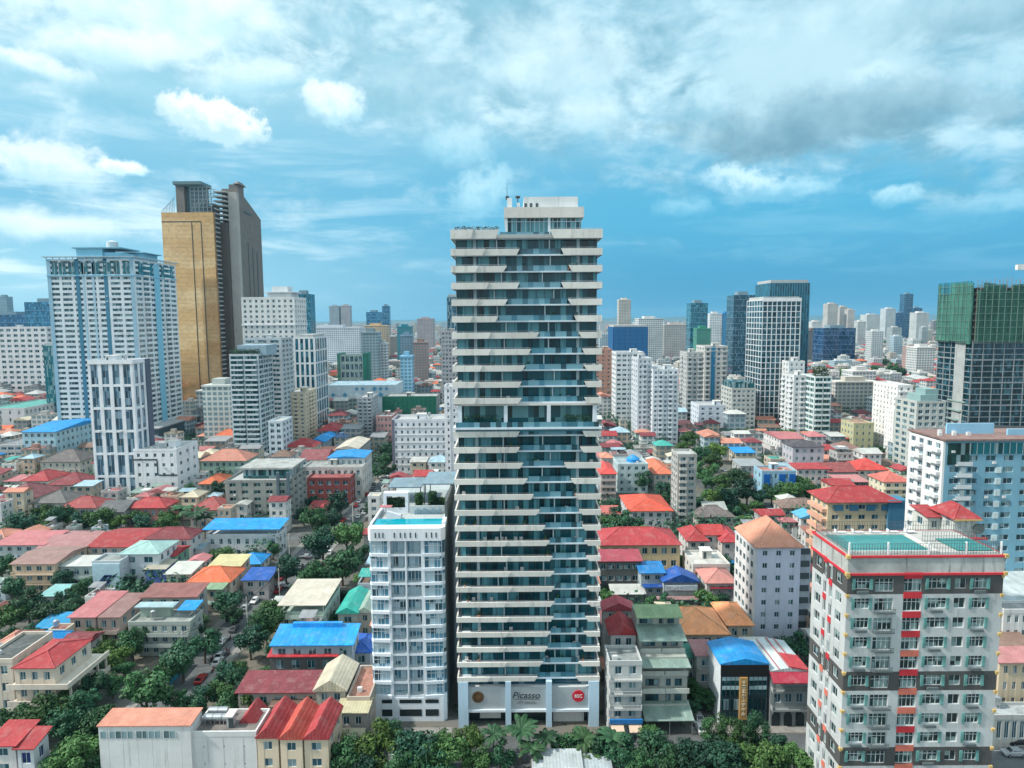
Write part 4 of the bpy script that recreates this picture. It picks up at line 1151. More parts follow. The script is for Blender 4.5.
# ------------------------------------------------------------------ grey and red apartment block with pool deck, lower right
def red_panel_block():
    Y = 105.0; x0, x1 = 54.2, 79.5; w = x1 - x0; d = 12.5; zt = 44.2; fh = 3.3
    root = thing('apartment_block', 'grey apartment block with red panels, teal shutters and a fenced roof pool', 'apartment block', (x0, Y, 0)); occupy(x0, x1, Y, Y + 24)
    lt = wall_mat((.49, .53, .54), dirt=.3); dk = wall_mat((.085, .088, .088), dirt=.5); rd = wall_mat((.55, .03, .045), dirt=.2); og = wall_mat((.62, .17, .12), dirt=.2); ye = wall_mat((.60, .42, .16))
    gm = glass_mat((.015, .05, .055), (.20, .30, .30), .4); te = plain_mat('teal_shutter', (.12, .30, .29), .5, vary=.3); fw = FRAME_W()
    t = .3
    q = MB(); q.box(t, w - t, t, d - .3, 0, zt); q.box(t, w - t, d - .3, d, 0, zt - .02); q.build('core_wall', lt, root)
    nrow = 14
    dark = {0, 5, 9}
    fronts = [(.045, .15, 'shut'), (.18, .30, 'balc'), (.365, .48, 'red'), (.515, .645, 'shut'), (.69, .765, 'plain'), (.80, .90, 'shut')]
    sides = [(.10, .28, 'plain'), (.36, .45, 'red'), (.53, .62, 'red'), (.72, .88, 'arch')]
    wins = []
    cnt = [0]
    rr = random.Random(4)
    fcs = [(Fac(0, 0, 0, w), fronts), (Fac(0, d, -90, d - t), sides), (Fac(w, t, 90, d - t), sides)]
    for fi, (fc, cols) in enumerate(fcs):
        edge = [0.0] + [e for c in cols for e in c[:2]] + [1.0]
        for r in range(nrow):
            zt_ = zt - r * fh; zb_ = zt_ - fh
            if zb_ < 0: zb_ = 0
            m = dk if r in dark else lt
            q = MB()
            for k in range(0, len(edge), 2): fc.box(q, edge[k] * fc.L, edge[k + 1] * fc.L, -t, 0, zb_, zt_)
            wz0, wz1 = zb_ + .85, zb_ + 2.6
            for (a, b, kd) in cols:
                lo = wz0 if kd not in ('balc', 'red') else zb_ + .42
                fc.box(q, a * fc.L, b * fc.L, -t, -.02, zb_, lo); fc.box(q, a * fc.L, b * fc.L, -t, -.02, wz1, zt_)
            q.build('wall', m, root)
            for (a, b, kd) in cols:
                lo = wz0 if kd not in ('balc', 'red') else zb_ + .42
                W_, H_ = (b - a) * fc.L, wz1 - lo; p = fc.pt((a + b) / 2 * fc.L, -t + .02)
                if fi == 2 and r > 9: continue
                o = put('window', window_mesh(W_ - .02, H_, 'grid' if W_ > 2.2 else 'slide', gm, fw), root, (p[0], p[1], lo), rad(fc.a))
                if kd == 'shut':
                    for sg in (-1, 1):
                        s = MB(); cx = sg * (W_ / 2 + .1)
                        s.box(cx - .24, cx + .24, -t - .12, -t + .015, -.05, H_ + .05)
                        for i in range(6): s.box(cx - .2, cx + .2, -t - .15, -t - .12, .1 + i * H_ / 6, .1 + i * H_ / 6 + .06)
                        s.build('shutter', te, o)
                if kd == 'balc' and r not in dark:
                    s = MB(); s.box(-W_ / 2 - .1, W_ / 2 + .1, -t - .8, -t - .01, -.15, -.05)
                    s.box(-W_ / 2 - .1, W_ / 2 + .1, -t - .8, -t - .76, .65, .72)
                    for i in range(15): u = -W_ / 2 + i * W_ / 14; s.box(u - .03, u + .03, -t - .8, -t - .76, -.05, .65)
                    s.build('balcony', RAIL(), root, (p[0], p[1], lo), rad(fc.a))
                if kd == 'red':
                    s = MB(); c = rd if (r < 4 or r in (5, 8)) else og
                    if fi: c = rd if (r + (a > .5)) % 2 == 0 and r < 6 else (og if (r + (a > .5)) % 2 == 0 else lt)
                    s.box(-W_ / 2 - .04, W_ / 2 + .04, -t - .07, -t + .01, H_ + .02, fh - .05); s.build('red_panel', c, root, (p[0], p[1], lo), rad(fc.a))
                if kd == 'shut' and (r * 3 + int(a * 10)) % 2 == 0 and fi == 0:
                    s = MB(); s.box(-.9, .9, -t - .35, -t - .01, -.62, -.22); s.build('flower_box', RAIL(), root, (p[0], p[1], lo), 0)
        if fi == 0:
            for r in range(nrow):
                zz = zt - r * fh
                for u in (.1, w - .1):
                    s = MB(); s.box(u - .28, u + .28, -.22, .3, zz - .32, zz); s.box(u - .18, u + .18, -.15, .2, zz - .6, zz - .32); s.build('corner_bracket', ye, root)
    # parapet: grey stained band between two red mouldings
    q = MB(); q.box(-.06, w + .06, -.06, d + .06, zt + .02, zt + 3.0); q.build('parapet', wall_mat((.52, .55, .54), dirt=1.0), root)
    for zz, e in ((zt - .05, .28), (zt + 2.85, .24)):
        q = MB(); q.box(-e, w + e, -e, .05, zz, zz + .34); q.box(-e, w + e, d - .05, d + e, zz, zz + .34); q.box(-e, .05, .05, d - .05, zz, zz + .34); q.box(w - .05, w + e, .05, d - .05, zz, zz + .34); q.build('red_moulding', rd, root)
        for u in (-.1, w + .1):
            s = MB(); s.box(u - .3, u + .3, -.42, .2, zz - .06, zz + .48); s.build('corner_bracket', ye, root)
    zp = zt + 3.3
    q = MB(); q.box(.3, w - .3, .3, d - .2, zp - .35, zp - .05); q.build('pool_deck', wall_mat((.42, .42, .40)), root)
    q = MB(); q.box(.9, w * .56, 1.4, 9.4, zp, zp + .16); q.build('pool_water', plain_mat('pool_green', (.015, .20, .19), .05, vary=.2), root)
    q = MB(); q.box(w * .74, w - .8, 1.6, 7.5, zp, zp + .16); q.build('pool_water', plain_mat('pool_green', (.015, .20, .19), .05, vary=.2), root)
    for xa, xb, ya, yb in ((.6, w * .6, 1.0, 1.2), (.6, w * .6, 9.6, 9.8), (w * .58, w * .6, 1.2, 9.6)):
        q = MB(); q.box(xa, xb, ya, yb, zp - .05, zp + .3); q.build('pool_kerb', wall_mat(PALE), root)
    def fence(a, b, axis, c):
        q = MB()
        n = int((b - a) / .45)
        for i in range(n + 1):
            u = a + (b - a) * i / n
            if axis == 'x': q.box(u - .025, u + .025, c - .025, c + .025, zp - .05, zp + 1.75)
            else: q.box(c - .025, c + .025, u - .025, u + .025, zp - .05, zp + 1.75)
        for zz in (.15, .95, 1.7):
            if axis == 'x': q.box(a, b, c - .02, c + .02, zp + zz, zp + zz + .05)
            else: q.box(c - .02, c + .02, a, b, zp + zz, zp + zz + .05)
        q.build('roof_fence', RAIL(), root)
    fence(.3, w - .3, 'x', .35); fence(.35, d - .3, 'y', .35); fence(w * .62, w - .4, 'x', d * .5); fence(.35, d - .3, 'y', w - .35); fence(.3, w - .3, 'x', d - .3)
    for u in (.3, w * .26, w * .52, w * .76, w - .4):
        q = MB(); q.box(u - .12, u + .12, .25, .5, zp - .1, zp + 1.7); q.cyl(u, .37, zp + 1.7, zp + 1.95, .16, n=8); q.build('fence_post', wall_mat(WHITE), root)
    for k in range(5):
        q = MB(); a = 3 + k * 3.1
        q.box(a, a + 1.9, 10.5, 11.2, zp + .25, zp + .35); q.box(a, a + .1, 10.5, 11.2, zp + .35, zp + .8); q.box(a + .2, a + .3, 10.6, 10.7, zp, zp + .25); q.box(a + 1.6, a + 1.7, 10.6, 10.7, zp, zp + .25); q.box(a + .2, a + .3, 11.0, 11.1, zp, zp + .25); q.box(a + 1.6, a + 1.7, 11.0, 11.1, zp, zp + .25)
        q.build('sunbed', wall_mat(WHITE), root)
red_panel_block()

# ------------------------------------------------------------------ towers on the left
def left_tower():
    r, w, d, h = block('apartment_tower', 'broad pale blue residential tower with a flat blue crown, at the left edge', 'tower', 46, 133, 259, 450, 56, (.64, .71, .75), nf=36, nb=7, ns=6, ww=.78, wh=.52, sill=.3, t=.6,
                       strips=[(0, .045, (.26, .44, .56), .12), (.325, .37, (.05, .20, .31), .05), (.40, .425, (.36, .53, .64), .14), (.515, .54, (.36, .53, .64), .14), (.65, .695, (.05, .20, .31), .05), (.955, 1.0, (.30, .48, .60), .14)],  # the two dark blue strips stand for recesses, depth given by colour alone
                       sbalc=(1, 4), roof=False, par=.5, cap=100)
    blue = wall_mat((.20, .48, .64), dirt=.1); wh = wall_mat((.62, .70, .76)); gm = glass_mat((.01, .14, .18), amt=.2)
    # glazed two storey crown band
    for k, (a, b) in enumerate(((.06, .12), (.14, .22), (.25, .33), (.38, .47), (.52, .61), (.65, .74), (.77, .84), (.88, .95))):
        q = MB(); q.box(-w / 2 + a * w, -w / 2 + b * w, -.14, -.003, h - 9.5, h - 1.6, 0); q.box(-w / 2 + (a + b) / 2 * w - .1, -w / 2 + (a + b) / 2 * w + .1, -.2, -.14, h - 9.5, h - 1.6, 1); q.build('crown_window', [gm, wh], r)
    for a, b in ((.10, .42), (.62, .92)):
        q = MB(); q.box(w / 2 + .003, w / 2 + .15, a * d, b * d, h - 9.5, h - 1.6); q.build('crown_window', gm, r)
    q = MB(); q.box(w / 2 + .003, w / 2 + .14, .44 * d, .58 * d, 0, h - 1); q.build('pilaster_or_recess', blue, r)
    q = MB(); q.box(-w / 2 - .5, w / 2 + .5, -.5, d + .5, h - 10.6, h - 10.0); q.build('cornice', blue, r)
    q = MB()
    q.box(-w / 2 - 1.6, w / 2 + 1.6, -1.6, .6, h + 1.6, h + 2.2); q.box(w / 2 - .6, w / 2 + 1.6, .6, d + 1.6, h + 1.6, h + 2.2)
    for i in range(14):
        u = -w / 2 + i * w / 13; q.box(u - .15, u + .15, -.2, .2, h + .3, h + 1.6)
        u = i * d / 13; q.box(w / 2 - .2, w / 2 + .2, u - .15, u + .15, h + .3, h + 1.6)
    q.build('roof_pergola', wall_mat((.40, .50, .55)), r)
    q = MB(); q.box(-w * .16, w * .14, 1.0, 16, h, h + 7.4, 0); q.box(-w * .20, w * .36, .2, 24, h + 7.4, h + 8.2, 1); q.box(w * .14, w * .34, 2.2, 20, h, h + 5.0, 0); q.box(w * .2, w * .42, 20, 40, h, h + 6, 0); q.box(w * .18, w * .46, 19, 42, h + 6, h + 6.6, 1)
    q.build('crown', [blue, wall_mat((.16, .38, .50))], r)
    q = MB(); q.cyl(w * .13, 14, h + 8.2, h + 13, 3.6, n=18); q.cyl(w * .13, 14, h + 13, h + 14, 3.6, 1.0, n=18); q.build('water_tank', wall_mat((.60, .64, .66)), r)
    q = MB(); q.box(-w / 2 - 2, w / 2 + 12, -3, d, 0, 13, 0); q.box(-w / 2 - 2.6, w / 2 + 12.6, -3.6, d + .5, 13, 14, 1); q.build('podium', [plain_mat('dark_podium', (.06, .10, .12), .3), wall_mat(GREY)], r)
left_tower()
r, w, d, h = block('apartment_tower', 'slim white tower with tall dark glass strips in front of the broad blue tower', 'tower', 87, 132, 360, 318, 15, (.74, .78, .82), nf=6, nb=4, ns=3, ww=.66, wh=.90, sill=.05, t=.35, kind='tall', glass=glass_mat((.05, .13, .20), (.24, .36, .45), .4), bands=[.99], par=1.2)
q = MB(); q.box(w / 2 + .003, w / 2 + .5, d * .72, d, 0, h + 1); q.build('dark_side_panel', wall_mat((.09, .11, .16)), r)
r, w, d, h = block('apartment_block', 'white seven storey annex with small windows beside the slim white tower', 'apartment block', 133, 176, 449, 317, 22, (.74, .77, .80), nf=5, nb=5, ns=3, ww=.36, wh=.36, sill=.34, par=.8)
q = MB(); q.box(-w / 2, -w / 2 + w * .55, -.12, -.003, h * .80, h * .83); q.box(-w / 2 + w * .53, -w / 2 + w * .56, -.12, -.003, h * .5, h * .80); q.box(-w / 2 + w * .56, w / 2, -.12, -.003, h * .48, h * .51); q.build('dark_trim', FRAME_D(), r)

def gold_tower():
    x0, x1, Y, h = -301.8, -257.0, 590.0, 178.5; w = x1 - x0
    root = thing('office_tower', 'tall golden glass office tower with a grey stone wing', 'tower', (x0, Y, 0)); occupy(x0 - 3, x1 + 20, Y - 3, Y + 90)
    m, t, b = principled('gold_glass')
    ge = t.node('ShaderNodeNewGeometry').outputs['Position']
    _, _, pz = t.sep(ge)
    px, py, _ = t.sep(ge)
    wn = t.node('ShaderNodeTexWhiteNoise', noise_dimensions='3D')
    t.put(wn.inputs['Vector'], t.xyz(t.m('FLOOR', t.m('DIVIDE', px, 2.2)), 0.0, t.m('FLOOR', t.m('DIVIDE', pz, 2.0))))
    n1 = t.noise(t.mapping(ge, (.012, .012, .06)), 1.0, 3.0)
    c = t.mix(t.ss(n1, .40, .62), (.74, .42, .19), (.86, .55, .29))
    f = t.lin(wn.outputs['Value'], 0, 1, .86, 1.08)
    t.put(b.inputs['Base Color'], t.mix(1.0, c, t.xyz(f, f, f), 'MULTIPLY'))
    b.inputs['Metallic'].default_value = .75; b.inputs['Roughness'].default_value = .10
    grey = wall_mat((.19, .178, .165), dirt=.3); dk = plain_mat('bronze_wall', (.085, .070, .060), .4); fl = wall_mat((.46, .46, .44)); drk = plain_mat('dark_seam', (.05, .045, .04), .4)
    q = MB(); q.box(0, w, 0, 3.5, 0, h); q.build('gold_glass_wall', m, root)
    q = MB(); q.box(1, w - 6, 3.5, 24, 0, h - 1); q.build('rear_core', grey, root)
    q = MB()
    for f_ in range(1, 48): q.box(-.04, w + .04, -.05, -.003, f_ * h / 48 - .05, f_ * h / 48 + .05)
    q.build('floor_joint', plain_mat('gold_joint', (.28, .15, .06), .4), root)
    for u in (.58, .76):
        q = MB(); q.box(u * w - .35, u * w + .35, -.3, -.003, 0, h * .955); q.build('vertical_seam', drk, root)
    q = MB(); q.box(0, w * .76, -.2, -.06, h * .953, h * .958); q.build('top_seam', drk, root)
    q = MB(); q.box(w * .26, w * .42, 4, 14, h, h + 24, 0); q.box(w * .42, w * .72, 9, 22, h - 1, h + 23, 1)
    q.build('lift_core', [grey, plain_mat('core_teal', (.10, .17, .20), .4)], root)
    q = MB(); q.box(w * .24, w * .78, 1, 22, h + 24, h + 26.5, 0); q.hexa([(w * .28, 3, h + 22.6), (w * .74, 3, h + 22.6), (w * .74, 20, h + 22.6), (w * .28, 20, h + 22.6), (w * .24, 1, h + 24), (w * .78, 1, h + 24), (w * .78, 22, h + 24), (w * .24, 22, h + 24)], 0); q.build('roof_canopy', plain_mat('canopy_teal', (.10, .18, .20), .4), root)
    q = MB()
    for i in range(7):
        z = h + 1 + i * 3.4
        q.box(w * .55, w * .96, 2, 2.4, z, z + .45); q.box(w * .55, w * .96, 12, 12.4, z, z + .45)
    for i in range(6):
        u = w * (.55 + .08 * i); q.box(u, u + .5, 2, 2.5, h, h + 22)
        q.tube((u, 2.2, h + 2 * i), (u + w * .08, 2.2, h + 2 * i + 8), .25, .25, 4)
    for i in range(9):
        u = i * w * .03; q.box(u, u + .3, 1, 1.3, h, h + 1.5 + i * 1.3)
        q.tube((u, 1.2, h + 1.5 + i * 1.3), (u + w * .03, 1.2, h + 2.8 + i * 1.3), .2, .2, 4)
    q.build('roof_frame', plain_mat('steel_grey', (.22, .27, .29), .5), root)
    # grey wing behind, with recessed balconies and a raking top
    X0, X1, Y1, D, za, zb = 42.6, 57.5, 25.0, 52.0, 203, 183
    q = MB(); q.hexa([(X0, Y1, 0), (X1, Y1, 0), (X1, Y1 + D, 0), (X0, Y1 + D, 0), (X0, Y1, za), (X1, Y1, za), (X1, Y1 + D, zb), (X0, Y1 + D, zb)]); q.build('stone_wing', grey, root)
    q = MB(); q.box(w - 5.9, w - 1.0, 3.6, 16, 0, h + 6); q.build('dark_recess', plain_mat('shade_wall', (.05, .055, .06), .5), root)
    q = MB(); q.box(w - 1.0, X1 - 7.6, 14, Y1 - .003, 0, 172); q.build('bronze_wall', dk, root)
    for f_ in range(45):
        z = 10 + f_ * 4.0
        q = MB(); q.box(w - 5.0, w - .3, 4.4, 13.9, z, z + 1.0); q.build('balcony', fl, root)
    for f_ in range(7):
        z = 174 + f_ * 4.0
        q = MB(); q.box(w - 5.0, X1 - 7.6, 14.0, Y1 - .003, z, z + 1.2); q.build('balcony', fl, root)
    q = MB(); q.box(X1 - 7.5, X1 + .2, Y1 - 5.2, Y1 - .003, 0, za - 4); q.build('stone_fin', wall_mat((.40, .39, .37), dirt=.2), root)
    for a in (.32, .52, .72):
        q = MB(); q.box(X1 + .003, X1 + .3, Y1 + a * D, Y1 + a * D + 1.2, 20, za - 40 - a * 18); q.build('vertical_seam', drk, root)
    q = MB(); q.box(X1 + .003, X1 + .3, Y1 + D * .2, Y1 + D * .55, za - 20, za - 18); q.build('name_strip', drk, root)
    q = MB(); q.box(X0 + 4, X1 - 3, Y1 + 6, Y1 + 20, za - 6, za + 5); q.hexa([(X0 + 9, Y1 + 3, za + 5), (X1 - 1, Y1 + 3, za + 5), (X1 - 1, Y1 + 22, za + 5), (X0 + 9, Y1 + 22, za + 5), (X0 + 11, Y1 + 8, za + 8), (X1 - 3, Y1 + 8, za + 8), (X1 - 3, Y1 + 18, za + 8), (X0 + 11, Y1 + 18, za + 8)]); q.build('plant_room', grey, root)
gold_tower()
r, w, d, h = block('hotel', 'white hotel tower with rows of small square windows right of the golden tower', 'hotel', 241, 294, 297, 520, 30, (.70, .71, .70), nf=26, nb=9, ns=5, ww=.42, wh=.5, sill=.3, par=1.5, roof=False, t=.4)
q = MB(); q.box(-w * .05, w * .40, 6, 24, h, h + 5, 0); q.box(w * .0, w * .3, 10, 22, h + 5, h + 10, 0); q.box(-w * .1, w * .45, 4, 26, h + 5, h + 5.6, 0); q.build('penthouse', wall_mat((.62, .66, .68)), r)
q = MB(); q.box(-w / 2 - .5, w / 2 + .5, -.6, d + .6, h * .80, h * .81); q.build('cornice', wall_mat(WHITE), r)
block('apartment_tower', 'grey tower with stacked balconies behind the planted balcony tower', 'tower', 243, 281, 338, 425, 22, (.46, .52, .55), nf=24, nb=3, ns=3, ww=.7, wh=.55, balc=(0,), par=1)
r, w, d, h = block('apartment_tower', 'white balcony tower with a planted roof garden and teal glass', 'tower', 229, 258, 354, 395, 24, (.50, .57, .61), nf=22, nb=2, ns=3, ww=.94, wh=.70, sill=.28, balc=(0, 1), par=1, roof=False, glass=glass_mat((.01, .09, .11)))
q = MB(); q.box(-w * .3, w * .7, 4, 22, h, h + 6); q.build('roof_room', wall_mat((.28, .40, .48)), r)
q = MB(); rr = random.Random(2)
for g in range(700):
    p = Vector((rr.uniform(-w * .48, w * .48), rr.uniform(.5, 6), h + rr.uniform(0, 3.6))); s = 1.0
    q.add([p, p + Vector((rr.uniform(-s, s), rr.uniform(-s, s), rr.uniform(-s, s))), p + Vector((rr.uniform(-s, s), rr.uniform(-s, s), rr.uniform(-s, s)))], [(0, 1, 2)])
q.build('roof_garden', leaf_mat((.025, .06, .035)), r)
block('apartment_block', 'narrow pale blue block at the foot of the planted balcony tower', 'apartment block', 268, 282, 421, 378, 18, (.56, .66, .72), nf=8, nb=2, ns=3, ww=.6, wh=.55)
glass_tower('office_tower', 'teal glass tower in a white frame right of the white hotel', 'tower', 294, 314, 338, 480, 32, glass_mat((.01, .10, .15), (.08, .22, .28), .3), wall_mat((.68, .72, .74)), nx=4, nd=5, fh=9, vert=1.5, hor=1.2)
block('apartment_block', 'cream beige apartment block with small square windows below the teal glass tower', 'apartment block', 285, 305, 392, 440, 26, (.64, .56, .43), nf=14, nb=3, ns=4, ww=.42, wh=.42, balc=(1,), sbalc=(1, 2))
r, w, d, h = block('construction_block', 'unfinished concrete block wrapped in bright green netting', 'building site', 340, 363, 355, 620, 22, (.40, .48, .44), nf=7, nb=5, ns=3, ww=.72, wh=.7, roof=False)
for sx in (-1, 1):
    q = MB(); q.box(sx * (w / 2 + .05), sx * (w / 2 + 2.5), -1.5, d, 0, h + 2.5); q.build('safety_net', net_mat('n', (.03, .26, .18)), r)
def mall():
    r, w, d, h = low_rise('shopping_hall', 'wide low hall clad in pale blue and white diamond panels', 'hall', -158, -98, 560, 40, 30, (.58, .70, .76), 'flat', R_LBLUE, nb=4, nf=2, ww=.05, wh=.05, side='')
    q1, q2 = MB(), MB(); rr = random.Random(8)
    for i in range(12):
        for j in range(6):
            if rr.random() < .5:
                cx, cz, s = -w / 2 + (i + .5) * w / 12, (j + .5) * h / 6, rr.uniform(1.2, 2.4)
                (q1 if rr.random() < .5 else q2).hexa([(cx, -.2, cz - s), (cx + s, -.2, cz), (cx + s, -.02, cz), (cx, -.02, cz - s), (cx - s, -.2, cz), (cx, -.2, cz + s), (cx, -.02, cz + s), (cx - s, -.02, cz)])
    q1.build('diamond_panel', plain_mat('panel_blue', (.10, .34, .52), .5), r); q2.build('diamond_panel', plain_mat('panel_white', (.72, .78, .80), .5), r)
mall()
r, w, d, h = low_rise('construction_block', 'long block hidden behind a dark green safety screen', 'building site', -98, -58, 505, 26, 26, (.30, .32, .30), 'flat', GREY, ww=.3)
q = MB()
n = 24
for i in range(n):
    a, b = -w / 2 - .5 + (w + 1) * i / n, -w / 2 - .5 + (w + 1) * (i + 1) / n
    q.box(a, b, -.9 + .12 * (i % 2), -.5, 3, h + 1.5)
q.build('safety_net', plain_mat('dark_green_net', (.008, .13, .085), .8, vary=.3), r)
block('apartment_block', 'narrow dark grey block standing in front of the diamond clad hall', 'apartment block', 357, 372, 397, 455, 20, (.40, .43, .46), nf=13, nb=3, ns=3, ww=.6, wh=.5, balc=(0, 2))
r, w, d, h = block('hotel', 'white six storey hotel with black ledges left of the tallest tower', 'hotel', 392, 447, 419, 368, 18, (.70, .73, .78), nf=7, nb=9, ns=3, ww=.34, wh=.4, sill=.33, par=1.2, bands=[.145 * k + .01 for k in range(1, 7)])
q = MB(); q.box(-w / 2 - .2, -w / 2 + 1.2, -.3, d, 0, h + 1); q.build('dark_side_panel', wall_mat((.16, .16, .22)), r)
block('apartment_tower', 'white windowed tower half hidden behind the tallest tower on its left', 'tower', 444, 470, 386, 330, 16, (.72, .75, .78), nf=16, nb=4, ns=3, ww=.3, wh=.45, strips=[(.22, .26, (.5, .56, .62), .2)])
glass_tower('office_tower', 'dark blue glass tower just left behind the tallest tower', 'tower', 447, 470, 297, 640, 20, glass_mat((.01, .08, .14)), plain_mat('mullion_blue', (.10, .22, .30), .4), nx=5, nd=4, fh=4, vert=.4, hor=.5)
block('apartment_tower', 'brown grey gridded tower left behind the tallest tower', 'tower', 441, 462, 331, 600, 20, (.36, .36, .38), nb=6, ns=3, ww=.6, wh=.55, fh=3.6)
r, w, d, h = block('office_block', 'grey concrete office block of four floors with a pale roof pavilion', 'office', 225, 288, 480, 276, 25, (.30, .32, .30), nf=6, nb=5, ns=4, ww=.55, wh=.5, sill=.3, t=.5, par=.8, roof=False, dirt=.5, glass=glass_mat((.008, .05, .05), (.03, .14, .13), .4))
q = MB(); q.box(-w * .30, w * .49, 6, 22, h, h + 4.2, 0); q.box(-w * .34, w * .52, 4.5, 23.5, h + 4.2, h + 5.0, 1); q.build('roof_pavilion', [glass_mat((.02, .12, .13)), roof_mat(R_PALE, True, .4)], r)
for u in (.34, .5): 
    q = MB(); q.box(u * w - .5, u * w + .6, -.7, .4, 0, h + 4.1); q.build('pilaster_or_recess', wall_mat((.10, .15, .18)), r)

# ------------------------------------------------------------------ towers on the right
block('apartment_tower', 'white grey apartment tower with a plain left wing right of the tallest tower', 'tower', 653, 679, 369, 440, 24, (.62, .67, .72), nf=16, nb=5, ns=3, ww=.5, wh=.48, cap=100, balc=(1, 3), sbalc=(1,), strips=[(.19, .215, (.36, .42, .48), .1), (.585, .61, (.36, .42, .48), .1)])
block('apartment_tower', 'pale wing tower attached left of the white grey apartment tower', 'tower', 638, 652.4, 358, 446, 24, (.50, .55, .60), nf=17, nb=3, ns=3, ww=.46, wh=.48, balc=(1,))
block('apartment_tower', 'plain white slab with horizontal window rows behind the white grey tower', 'tower', 616, 644, 352, 530, 22, (.64, .68, .70), nf=15, nb=5, ns=3, ww=.72, wh=.45, strips=[(.48, .53, (.44, .50, .55), .15)])
glass_tower('office_tower', 'deep blue wrapped block beside the tallest tower on its right', 'tower', 613, 648, 327, 800, 40, plain_mat('blue_wrap', (.01, .12, .30), .5, vary=.2), plain_mat('blue_wrap_line', (.01, .08, .20), .5), nx=6, nd=5, fh=5)
block('apartment_tower', 'salmon brick tower partly behind the tallest tower', 'tower', 595, 612, 349, 640, 22, (.50, .27, .20), nb=3, ns=3, ww=.4, wh=.4, fh=3.8)
block('apartment_tower', 'left of two joined grey towers with stepped roof slabs', 'tower', 687, 704, 352, 520, 22, (.44, .46, .46), nf=16, nb=3, ns=4, ww=.5, wh=.5, sbalc=(1,), balc=(0, 2), bands=[.97])
block('apartment_tower', 'right of two joined grey towers, with a blue vertical stripe', 'tower', 705, 728, 346, 515, 24, (.46, .46, .45), nf=17, nb=4, ns=3, ww=.5, wh=.5, balc=(0, 3), bands=[.955, 1.0], strips=[(.28, .46, (.03, .20, .36), .1)])
block('apartment_block', 'pale lilac white block in front of the two joined grey towers', 'apartment block', 699, 737, 405, 478, 22, (.58, .65, .74), nf=6, nb=5, ns=4, ww=.4, wh=.42)
r, w, d, h = block('apartment_block', 'grey beige block with a teal glass roof storey right of the lilac block', 'apartment block', 732, 756, 388, 465, 24, (.42, .44, .42), nf=11, nb=5, ns=4, ww=.55, wh=.5, roof=False)
q = MB(); q.box(-w * .46, w * .46, 1, d - 1, h, h + 5); q.build('roof_storey', glass_mat((.01, .10, .12)), r)
r, w, d, h = glass_tower('office_tower', 'dark glass tower in a white grid, right of centre skyline', 'tower', 763, 801, 300, 480, 32, glass_mat((.006, .045, .065), (.05, .14, .18), .3), wall_mat((.60, .65, .68), dirt=.1), nx=8, nd=6, fh=4.0, vert=.62, hor=.5)
q = MB(); q.box(-w / 2 - .3, w / 2 + .3, -.5, -.17, h - 1, h + 1.5); q.build('roof_beam', wall_mat(WHITE), r)
glass_tower('office_tower', 'taller blue glass block rising behind the white gridded tower', 'tower', 770, 810, 283, 515, 30, glass_mat((.008, .10, .16), (.02, .16, .24), .3), plain_mat('mullion_blue', (.06, .20, .28), .4), nx=16, nd=8, fh=30, vert=.35, hor=.2)
block('apartment_tower', 'white apartment tower with a stepped top beside the white gridded tower', 'tower', 794, 812, 375, 445, 20, (.62, .65, .66), nf=13, nb=3, ns=3, ww=.46, wh=.48, balc=(1,), sbalc=(0, 2))
block('apartment_tower', 'taller rear half of the stepped white apartment tower', 'tower', 789, 805, 361, 468, 16, (.64, .67, .68), nf=15, nb=3, ns=3, ww=.4, wh=.45)
r, w, d, h = block('apartment_tower', 'teal glass balcony block with plants on its roof, right of the stepped white tower', 'tower', 815, 832, 376, 432, 20, (.56, .64, .64), nf=13, nb=2, ns=3, ww=.9, wh=.62, balc=(0, 1), roof=False, glass=glass_mat((.01, .10, .10)))
q = MB()
for g in range(600):
    p = Vector((rr.uniform(-w * .5, w * .4), rr.uniform(.5, 6), h + rr.uniform(0, 7))); s = 1.1
    q.add([p, p + Vector((rr.uniform(-s, s), rr.uniform(-s, s), rr.uniform(-s, s))), p + Vector((rr.uniform(-s, s), rr.uniform(-s, s), rr.uniform(-s, s)))], [(0, 1, 2)])
q.build('roof_garden', leaf_mat((.025, .06, .035)), r)
